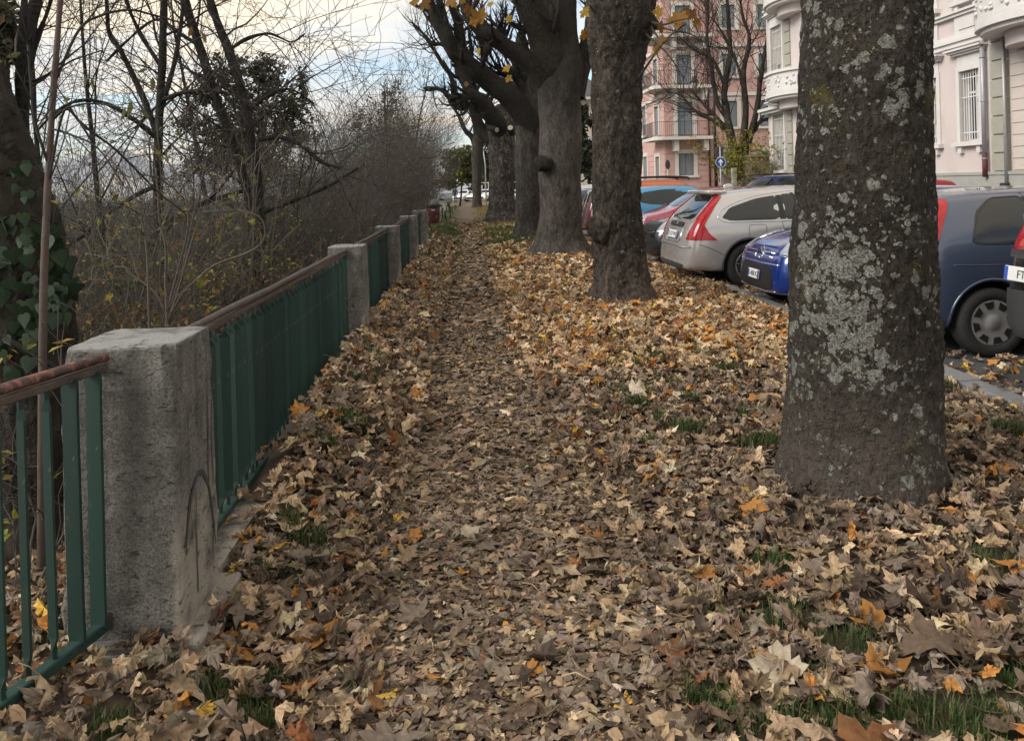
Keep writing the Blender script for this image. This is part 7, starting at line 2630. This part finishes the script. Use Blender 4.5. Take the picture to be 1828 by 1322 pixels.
# ------------------------------------------------------------------ fallen leaves and grass
PAL = dict(dark=(0.066, 0.048, 0.036), brown=(0.128, 0.090, 0.062), grey=(0.185, 0.145, 0.112), tan=(0.285, 0.200, 0.125), pale=(0.42, 0.315, 0.205), orange=(0.335, 0.155, 0.042), rust=(0.20, 0.088, 0.036), yellow=(0.46, 0.29, 0.06), cream=(0.50, 0.42, 0.31))
KEYS = list(PAL)
PALA = np.array([PAL[k] for k in KEYS]) * np.array((1.24, 1.25, 1.23))


def pick(rs, n, **w):
    p = np.array([w.get(k, 0.0) for k in KEYS])
    i = rs.choice(len(KEYS), n, p=p / p.sum())
    return PALA[i] * rs.uniform(0.80, 1.2, n)[:, None] * (1 + rs.normal(0, 0.03, (n, 3)))


def place(rs, tmpl, xy, size, curl, tilt, lift, colors, cross=0.5, jit=0.05, flip=0.5):
    if isinstance(tmpl, list):
        Vs, Fs, Cs, c0 = [], [], [], 0
        for i, t in enumerate(tmpl):
            j = slice(i, None, len(tmpl))
            V, F, C = place(rs, t, xy[j], size[j], curl[j], tilt, lift[j], colors[j], cross, jit, flip)
            Vs.append(V)
            Fs.append(F + c0)
            Cs.append(C)
            c0 += len(V)
        return np.concatenate(Vs), np.concatenate(Fs), np.concatenate(Cs)
    T, F = tmpl
    n, m = len(xy), len(T)
    D = curl_leaves(T, n, rs, curl, cross, jit)
    D[..., 2] *= np.where(rs.rand(n) < flip, -1, 1)[:, None]
    D *= size[:, None, None]
    tx, ty = rs.normal(0, tilt, n), rs.normal(0, tilt, n)
    yaw = rs.uniform(0, 6.283, n)
    c, s = np.cos(tx)[:, None], np.sin(tx)[:, None]
    y, z = D[..., 1] * c - D[..., 2] * s, D[..., 1] * s + D[..., 2] * c
    x = D[..., 0]
    c, s = np.cos(ty)[:, None], np.sin(ty)[:, None]
    x, z = x * c + z * s, -x * s + z * c
    c, s = np.cos(yaw)[:, None], np.sin(yaw)[:, None]
    x, y = x * c - y * s, x * s + y * c
    zmin = z.min(axis=1)
    g = gz(xy[:, 0], xy[:, 1])
    g = np.where(NS(xy[:, 0], xy[:, 1])[0] > 3.6, np.where(NS(xy[:, 0], xy[:, 1])[0] < 3.69, 0.02, -0.08), g)
    base = g + lift - np.maximum(zmin, -0.6 * size)  # rest on the litter, sunk a little
    V = np.stack([x + xy[:, 0:1], y + xy[:, 1:2], z + base[:, None] - 0.25 * (z.max(axis=1) - zmin)[:, None] * 0.4], -1)
    C = np.repeat(colors, m, 0)
    Fa = (F[None] + (np.arange(n) * m)[:, None, None]).reshape(-1, 3)
    return V.reshape(-1, 3), Fa, C


class LS:
    def __init__(self):
        self.V, self.F, self.C, self.c = [], [], [], 0

    def add(self, V, F, C):
        self.V.append(V)
        self.F.append(F + self.c)
        self.C.append(C)
        self.c += len(V)

    def get(self):
        return np.concatenate(self.V), np.concatenate(self.F), np.concatenate(self.C)


TREE_NS = [NS(*q[:2]) + (r,) for q, r in ((T1base, 0.40), (np.array((b2[0], T2Y)), 0.42), (np.array((b3[0], T3Y)), 0.6), (np.array((b4[0], T4Y)), 0.5), (np.array((b5[0], T5Y)), 0.7))]
GRASS_PX = [(632, 760, 1.0), (548, 912, 1.0), (662, 650, .9), (692, 686, .8), (606, 720, .5), (1226, 766, 1.1), (1362, 790, 1.1), (1132, 703, 1.0), (1128, 655, .9), (1170, 642, .8), (1232, 712, .7), (1280, 665, .6), (1372, 1000, 1.1), (1412, 1102, 1.5), (1500, 1140, 1.2), (1440, 1195, .7), (1252, 1236, .9), (1345, 1288, .9), (1420, 1285, 1.1), (1500, 1275, 1.0), (1600, 1260, 1.1), (1690, 1280, 1.2), (1775, 1262, 1.1), (1820, 1210, .9), (1772, 1000, 1.2), (365, 1225, 1.0), (400, 1262, 1.1), (450, 1272, 1.0), (485, 1212, .8), (1688, 690, .8), (1800, 770, .9), (470, 1022, .6), (200, 1305, .9), (1300, 660, .5), (735, 528, .7), (760, 480, .8), (1010, 600, .5), (1180, 745, .5), (905, 470, .8), (890, 440, 1.0), (930, 500, .7), (1020, 500, .6), (1155, 790, .4), (1560, 1300, .7), (1740, 1305, .8), (1200, 690, .6), (1255, 640, .6), (1090, 655, .5), (1330, 740, .6), (640, 700, .8), (585, 800, .6), (520, 890, .5), (700, 620, .5), (1140, 720, .8)]
GR_XY = np.array([G(px, py, 0.12 if (px < 720 and py < 950) else -0.02)[:2] for px, py, _ in GRASS_PX])
GR_R = np.array([0.06 * w * (1 + 0.05 * g[1]) for (_, _, w), g in zip(GRASS_PX, GR_XY)])


def scatter(rs, n, s0, s1, n0, n1, power=1.0, keep=None):
    s = s0 + (s1 - s0) * rs.rand(n) ** power
    nn_ = rs.uniform(n0, n1, n)
    ok = np.ones(n, bool)
    for tn, ts, tr in TREE_NS:
        ok &= (np.hypot(nn_ - tn, s - ts) > tr * 0.92)
    for ps in POST_S:
        ok &= ~((nn_ < -0.95) & (nn_ > -1.34) & (s > ps - 0.05) & (s < ps + 0.42))
    ok &= ~((nn_ < -0.98) & (nn_ > -1.3) & (s > 3.05) & (rs.rand(n) < 0.92))
    xy = np.stack([nn_ * DY + s * DX, -nn_ * DX + s * DY], -1)
    d = np.linalg.norm(xy[:, None] - GR_XY[None], axis=2) - GR_R[None] * 1.15
    ok &= ~((d < 0).any(axis=1) & (rs.rand(n) < 0.92))
    ok &= ~((nn_ > 3.47) & (nn_ < 3.70) & (rs.rand(n) < 0.8))
    if keep is not None:
        ok &= keep(nn_, s, rs.rand(n))
    return xy[ok], nn_[ok], s[ok]


rs = np.random.RandomState(2024)
T2_, T1_, T0_ = [[leaf_template(d, 40 + d * 10 + i) for i in range(7)] for d in (2, 1, 0)]
ls = LS()


def on_path(n, s):
    return np.exp(-((n - 0.03 + 0.012 * np.maximum(s - 8, 0)) / 0.78) ** 2)


# trodden fragments everywhere near, flat
frs = []
for i in range(7):      # torn pieces, no two outlines alike
    k = 6 + i % 3
    a = np.sort(rs.uniform(0, 6.283, k))
    r = rs.uniform(0.22, 0.75, k)
    frs.append((np.c_[np.r_[r * np.cos(a) * 1.25, 0], np.r_[r * np.sin(a) * 0.75, 0], np.r_[rs.normal(0, 0.05, k), 0.06]], np.array([[j, (j + 1) % k, k] for j in range(k)])))
for (s0, s1, n, sz) in ((1.7, 4.2, 22000, 0.036), (4.2, 8.5, 20000, 0.045), (8.5, 18, 11000, 0.07), (18, 34, 3000, 0.10)):
    xy, nn_, s = scatter(rs, n, s0, s1, -1.0, 1.3 if s0 < 18 else 0.7, 1.0, lambda a, b, r: r < 0.25 + on_path(a, b) * (1 if s0 < 18 else 0.6))
    k = len(xy)
    for j, fr_T in enumerate(frs):
        q = xy[j::7]
        k = len(q)
        ls.add(*place(rs, fr_T, q, sz * np.clip(np.exp(rs.normal(0, 0.42, k)), 0.35, 1.8), rs.normal(0, 1.2, k), 0.13, rs.uniform(0.0, 0.022, k), pick(rs, k, dark=2.2, brown=6, grey=5, tan=3.2, pale=0.5, orange=0.15, cream=0.06)))

# whole leaves: near, flat and weathered on the path
for tmpl, s0, s1, n, sz in ((T1_, 1.7, 5.0, 3000, 0.062), (T1_, 5.0, 10, 2600, 0.066), (T0_, 10, 22, 2200, 0.085)):
    xy, nn_, s = scatter(rs, n, s0, s1, -1.0, 1.4, 1.0, lambda a, b, r: r < 0.15 + on_path(a, b))
    k = len(xy)
    ls.add(*place(rs, tmpl, xy, sz * rs.uniform(0.5, 1.35, k), rs.normal(0, 1.3, k), 0.14, rs.uniform(0.002, 0.022, k), pick(rs, k, dark=1.8, brown=6, grey=5, tan=3, pale=0.6, orange=0.3, rust=0.4, yellow=0.08, cream=0.05), 0.6, 0.05))

# deep curled litter beside the path: left bank
for tmpl, s0, s1, n, sz in ((T2_, 1.6, 4.6, 1900, 0.082), (T1_, 4.6, 9.0, 3200, 0.098), (T1_, 9.0, 14, 2200, 0.11), (T0_, 14, 22, 1200, 0.115)):
    xy, nn_, s = scatter(rs, n, s0, s1, -1.02 if s0 > 2 else -1.75, -0.35, 1.0)
    k = len(xy)
    ls.add(*place(rs, tmpl, xy, sz * rs.uniform(0.55, 1.35, k), rs.normal(0, 2.4, k), 0.45, rs.uniform(0.0, 0.055, k) + 0.03 * (s > 4), pick(rs, k, dark=1.4, brown=4, grey=3.4, tan=4, pale=1.6, orange=0.6, rust=0.8, yellow=0.12, cream=0.2), 0.9, 0.06))

# right side, foreground: grey-brown curled
for tmpl, s0, s1, n, sz in ((T2_, 1.7, 4.6, 4800, 0.08), (T1_, 4.6, 6.2, 3300, 0.09)):
    xy, nn_, s = scatter(rs, n, s0, s1, 0.45, 3.55, 1.0, lambda a, b, r: r < 0.25 + 0.75 * np.clip((a - 0.4) / 0.6, 0, 1))
    k = len(xy)
    ls.add(*place(rs, tmpl, xy, sz * rs.uniform(0.5, 1.35, k), rs.normal(0, 3.4, k), 0.38, rs.uniform(0.0, 0.042, k), pick(rs, k, dark=1.4, brown=5.5, grey=5, tan=3.6, pale=1.0, orange=0.3, rust=0.6, yellow=0.05, cream=0.15), 0.9, 0.06))
# right side, round the second tree: bright tan and orange carpet
for tmpl, s0, s1, n, sz in ((T1_, 6.2, 12.5, 9600, 0.102), (T0_, 12.5, 20, 3600, 0.115), (T0_, 20, 34, 900, 0.12)):
    hi = 3.55 if s0 < 15 else 2.6
    xy, nn_, s = scatter(rs, n, s0, s1, 0.35, hi, 1.0, (lambda a, b, r: r < 0.3 + 0.7 * np.clip((a - 0.2) / 0.5, 0, 1)) if s0 < 20 else (lambda a, b, r: r < 0.75))
    k = len(xy)
    ls.add(*place(rs, tmpl, xy, sz * rs.uniform(0.55, 1.4, k), rs.normal(0, 2.0, k), 0.42, rs.uniform(0.0, 0.06, k), pick(rs, k, dark=0.5, brown=1.6, grey=1.2, tan=5.0, pale=3.4, orange=1.3, rust=1.0, yellow=0.35, cream=0.6) * np.array((1.05, 1.01, 0.96)), 0.8, 0.06))
# leaves on the road edge and under the cars
xy, nn_, s = scatter(rs, 2600, 3.5, 16, 3.56, 4.9, 1.0, lambda a, b, r: r < np.exp(-(a - 3.5) / 0.7))
k = len(xy)
ls.add(*place(rs, T1_, xy, 0.10 * rs.uniform(0.6, 1.3, k), rs.normal(0, 1.8, k), 0.3, rs.uniform(0.0, 0.03, k), pick(rs, k, dark=1, brown=3, grey=2, tan=4, pale=2.5, orange=1, yellow=0.4, cream=0.5), 0.7))
# on the slope behind the near railing
xy, nn_, s = scatter(rs, 2600, 1.6, 9, -4.0, -1.36, 1.0)
k = len(xy)
ls.add(*place(rs, T1_, xy, 0.09 * rs.uniform(0.6, 1.3, k), rs.normal(0, 2.0, k), 0.35, rs.uniform(0.0, 0.04, k), pick(rs, k, dark=2, brown=4, grey=3, tan=3, pale=1.2, orange=0.8, yellow=0.5, cream=0.2), 0.7))
# stalks and broken twigs among the leaves
xy, nn_, s = scatter(rs, 2600, 1.8, 9.0, -1.0, 3.4, 1.2)
k = len(xy)
a_, L_ = rs.uniform(0, 6.283, k), rs.uniform(0.03, 0.10, k)
z_ = gz(xy[:, 0], xy[:, 1]) + rs.uniform(0.02, 0.05, k)
it = []
for i in range(k):
    d = np.array((math.cos(a_[i]), math.sin(a_[i]), 0)) * L_[i]
    p = np.array((xy[i, 0], xy[i, 1], z_[i]))
    it.append((np.array([p, p + d * 0.5 + np.array((0, 0, rs.uniform(-.004, .012))), p + d + np.array((d[1] * .3, -d[0] * .3, rs.uniform(-.01, .01)))]), np.array([0.0016, 0.0013, 0.001]) * rs.uniform(0.8, 1.8)))
V, F = tubes(it, 3, cap=False).data()
F = np.concatenate([F[0][:, [0, 1, 2]], F[0][:, [0, 2, 3]]])
ls.add(V, F, np.repeat(pick(rs, k, dark=2, brown=3, tan=2, rust=1), 9, 0))
V, F, C = ls.get()
MAT['litter'] = tint_mat('dry_leaf_litter', 0.85, 55, 0.35, 0.35, 0.12, 0.2)
lo = mk('leaf_litter', V, F, MAT['litter'], None, False, C)
tag(lo, 'carpet of dry fallen leaves over path and verges', 'leaf litter', None, 'stuff')

# the largest leaves in the foreground, one by one
MAT['leaf_one'] = tint_mat('dry_leaf', 0.8, 7, 0.35, 0.5, 0.18, 0.25, objcol=True)
rs = np.random.RandomState(99)
var = []
for i in range(26):
    c = rs.normal(0, 2.2, 1) if i < 18 else rs.normal(0, 0.7, 1)
    tq = T2_[i % 7] if i % 3 else leaf_template(2)
    D = curl_leaves(tq[0], 1, rs, c, 0.8, 0.035)[0]
    D[:, 2] -= D[:, 2].min()
    a = rs.uniform(0, 6.28)
    st = np.array([(0, -0.30, D[0, 2]), (0.03, -0.55, D[0, 2] + 0.03), (0.10, -0.8, D[0, 2] - 0.02)])
    V, F = tubes([(st, np.array([0.018, 0.012, 0.012]))], 4).data()
    mb = MB().add(D, tq[1]).add(V, F)
    V, F = mb.data()
    var.append(np_mesh('fallen_leaf', V, F, True, None, MAT['leaf_one']))
hero = [(1395, 1160, .19, 'cream', .7), (1575, 1160, .15, 'orange', .3), (1255, 995, .13, 'orange', .3), (1205, 955, .12, 'cream', .5), (1065, 965, .15, 'tan', .1), (1000, 995, .14, 'pale', .3), (1090, 1050, .07, 'pale', .1), (1240, 1040, .15, 'tan', .2), (570, 1095, .17, 'orange', .3), (425, 1135, .17, 'orange', .9), (320, 1215, .17, 'pale', .9), (60, 1265, .17, 'pale', .9), (490, 965, .11, 'yellow', .8), (520, 935, .13, 'pale', .8), (625, 915, .10, 'orange', .4), (725, 960, .12, 'tan', .3), (690, 975, .07, 'cream', .1), (945, 1150, .08, 'orange', .1), (1580, 945, .14, 'pale', .7), (1345, 895, .14, 'orange', 1.), (1345, 862, .12, 'yellow', .4), (1160, 835, .12, 'tan', .3), (650, 1195, .14, 'rust', .3), (845, 930, .12, 'cream', .4), (700, 1270, .16, 'grey', .1), (1020, 930, .1, 'pale', .3), (1480, 1180, .14, 'pale', .4), (1560, 1230, .13, 'grey', .3), (1660, 1130, .20, 'brown', .3), (1730, 1120, .2, 'brown', .3), (1660, 1060, .2, 'brown', .6), (1810, 990, .15, 'orange', .6), (1790, 900, .13, 'tan', .5), (1550, 1305, .18, 'rust', .2), (1140, 690, .19, 'cream', .5), (1375, 615, .2, 'yellow', .3), (1390, 590, .18, 'yellow', .3), (1350, 700, .18, 'orange', .5), (1290, 675, .15, 'tan', .6), (1085, 590, .17, 'orange', .3), (1120, 585, .16, 'yellow', .4), (960, 610, .15, 'orange', .6), (680, 725, .17, 'pale', .5), (590, 700, .15, 'orange', .6), (600, 690, .16, 'tan', .7), (540, 780, .14, 'orange', .8), (640, 795, .13, 'orange', .4), (730, 795, .14, 'tan', .4), (440, 860, .16, 'pale', .9), (425, 900, .16, 'tan', 1.)]
hl = []
for px, py, sz, ck, tl in hero:
    q = G(px, py, 0.05)
    hl.append((q[0], q[1], sz, PAL[ck], tl))
xy, nn_, s = scatter(rs, 480, 1.95, 5.2, -0.95, 3.2, 1.3, lambda a, b, r: r < 1.0 - 0.8 * on_path(a, b))
need = 300 - len(hl)
for i in range(min(need, len(xy))):
    ckk = rs.choice(['brown', 'grey', 'tan', 'pale', 'orange', 'rust', 'cream', 'dark', 'yellow'], p=[.26, .25, .24, .12, .02, .04, .03, .03, .01])
    flat = float(on_path(nn_[i], s[i]))
    hl.append((xy[i, 0], xy[i, 1], rs.uniform(0.075, 0.14), PAL[ckk], 0.15 if flat > 0.5 else rs.uniform(0.15, 0.8)))
goff = wloc(ground)
for (x, y, sz, col, tl) in hl:
    vi = rs.randint(18, 26) if tl <= 0.2 else rs.randint(0, 26)
    o = link('fallen_leaf', var[vi], ground, (x, y, gz1(x, y) + 0.022 + 0.016 * tl))
    o.scale = (sz * 0.98,) * 3
    o.rotation_euler = (rs.normal(0, 0.12 + 0.35 * tl), rs.normal(0, 0.12 + 0.35 * tl), rs.uniform(0, 6.28))
    k = rs.uniform(0.8, 1.15)
    o.color = (col[0] * k, col[1] * k, col[2] * k, 1)

# ---- grass tufts
rs = np.random.RandomState(17)
BV, BF, BC, cnt = [], [], [], 0


def blades(cx, cy, n, rad, h, cols):
    global cnt
    r = rad * np.sqrt(rs.rand(n)) * rs.uniform(0.6, 1.5, n)
    a = rs.uniform(0, 6.283, n)
    x, y = cx + r * np.cos(a) * 1.5, cy + r * np.sin(a)
    z = gz(x, y) + 0.005
    hh = h * (1 + 0.05 * min(cy, 12)) * rs.uniform(0.45, 1.25, n)
    az_ = rs.uniform(0, 6.283, n)
    lean = rs.uniform(0.1, 0.75, n)
    dx, dy = np.cos(az_), np.sin(az_)
    w = 0.0016 * rs.uniform(0.7, 1.5, n) * (1 + 0.10 * cy)
    px, py = -dy, dx
    p0 = np.stack([x, y, z], -1)
    mid = p0 + np.stack([dx * hh * lean * 0.25, dy * hh * lean * 0.25, hh * 0.6], -1)
    tip = p0 + np.stack([dx * hh * lean * 0.9, dy * hh * lean * 0.9, hh * (1 - 0.25 * lean)], -1)
    sd = np.stack([px * w, py * w, 0 * w], -1)
    V = np.stack([p0 - sd, p0 + sd, mid + sd * 0.8, mid - sd * 0.8, tip], 1).reshape(-1, 3)
    b_ = np.arange(n)[:, None] * 5 + cnt
    BV.append(V)
    BF.append(np.concatenate([b_ + np.array([[0, 1, 2]]), b_ + np.array([[0, 2, 3]]), b_ + np.array([[3, 2, 4]])]))
    BC.append(np.repeat(np.asarray(cols)[rs.randint(0, len(cols), n)] * rs.uniform(0.7, 1.3, n)[:, None], 5, 0))
    cnt += 5 * n


GG = [(0.046, 0.088, 0.026), (0.060, 0.105, 0.032), (0.034, 0.064, 0.020), (0.10, 0.115, 0.042), (0.15, 0.14, 0.06)]
for (px, py, w), (x, y), r in zip(GRASS_PX, GR_XY, GR_R):
    m = int((115 if y < 3.6 else 190) * w)
    blades(x, y, m, r * 0.95, (0.05 if y < 3.3 else 0.085) * (1.35 if (x < -0.5 and y > 3.6) else 1.0) * (0.75 + 0.3 * w), GG)
    for _ in range(2):
        blades(x + rs.normal(0, r), y + rs.normal(0, r), int(40 * w), r * 0.5, 0.05, GG)
# sparse green on the left verge and round the farther trunks
for _ in range(260):
    s = rs.uniform(9, 30)
    n = rs.uniform(-0.85, -0.5) if rs.rand() < 0.5 else rs.uniform(0.7, 2.4)
    q = W(n, s)
    if s < 15 and rs.rand() < 0.7:
        continue
    blades(q[0], q[1], 30, 0.10 + 0.004 * s, 0.07, GG)
for _ in range(230):
    if rs.rand() < 0.5:
        s, n = rs.uniform(12.5, 27), rs.normal(-0.72, 0.14)
    else:
        s, n = rs.uniform(18.5, 28), rs.uniform(0.55, 1.5)
    q = W(n, s)
    blades(q[0], q[1], 60, 0.16, 0.075, GG)
for _ in range(420):
    s = rs.uniform(24, 62)
    n = rs.uniform(-1.3, -0.5) - 0.012 * s if rs.rand() < 0.4 else rs.uniform(0.4, 2.6)
    q = W(n, s)
    blades(q[0], q[1], 24, 0.3, 0.08, GG if (n < 0) else [(0.17, 0.13, 0.055), (0.2, 0.16, 0.07), (0.12, 0.12, 0.04)])
for _ in range(40):
    q = W(rs.uniform(-4, -1.5), rs.uniform(1.8, 6))
    blades(q[0], q[1], 26, 0.08, 0.07, GG)
MAT['grass'] = tint_mat('grass_blade', 0.6, 20, 0.2, 0.0, 0.3)
go = mk('grass', np.concatenate(BV), np.concatenate(BF), MAT['grass'], None, False, np.concatenate(BC))
tag(go, 'short green grass tufts pushing through the leaves', 'grass', None, 'stuff')

# ------------------------------------------------------------------ the evening air
V, F = box(-6700, 6700, -400, 9300, -66, 640)
hz = mk('haze', V, F, None)
tag(hz, 'thin evening haze over the valley', 'haze', None, 'stuff')
hm_ = bpy.data.materials.new('haze_air')
hm_.use_nodes = True
nt = hm_.node_tree
nt.nodes.clear()
ho = nt.nodes.new('ShaderNodeOutputMaterial')
hv = nt.nodes.new('ShaderNodeVolumePrincipled')
hv.inputs['Color'].default_value = (0.86, 0.92, 1.0, 1)
hv.inputs['Density'].default_value = 0.00007
hv.inputs['Anisotropy'].default_value = 0.0
nt.links.new(hv.outputs[0], ho.inputs['Volume'])
hz.data.materials.append(hm_)
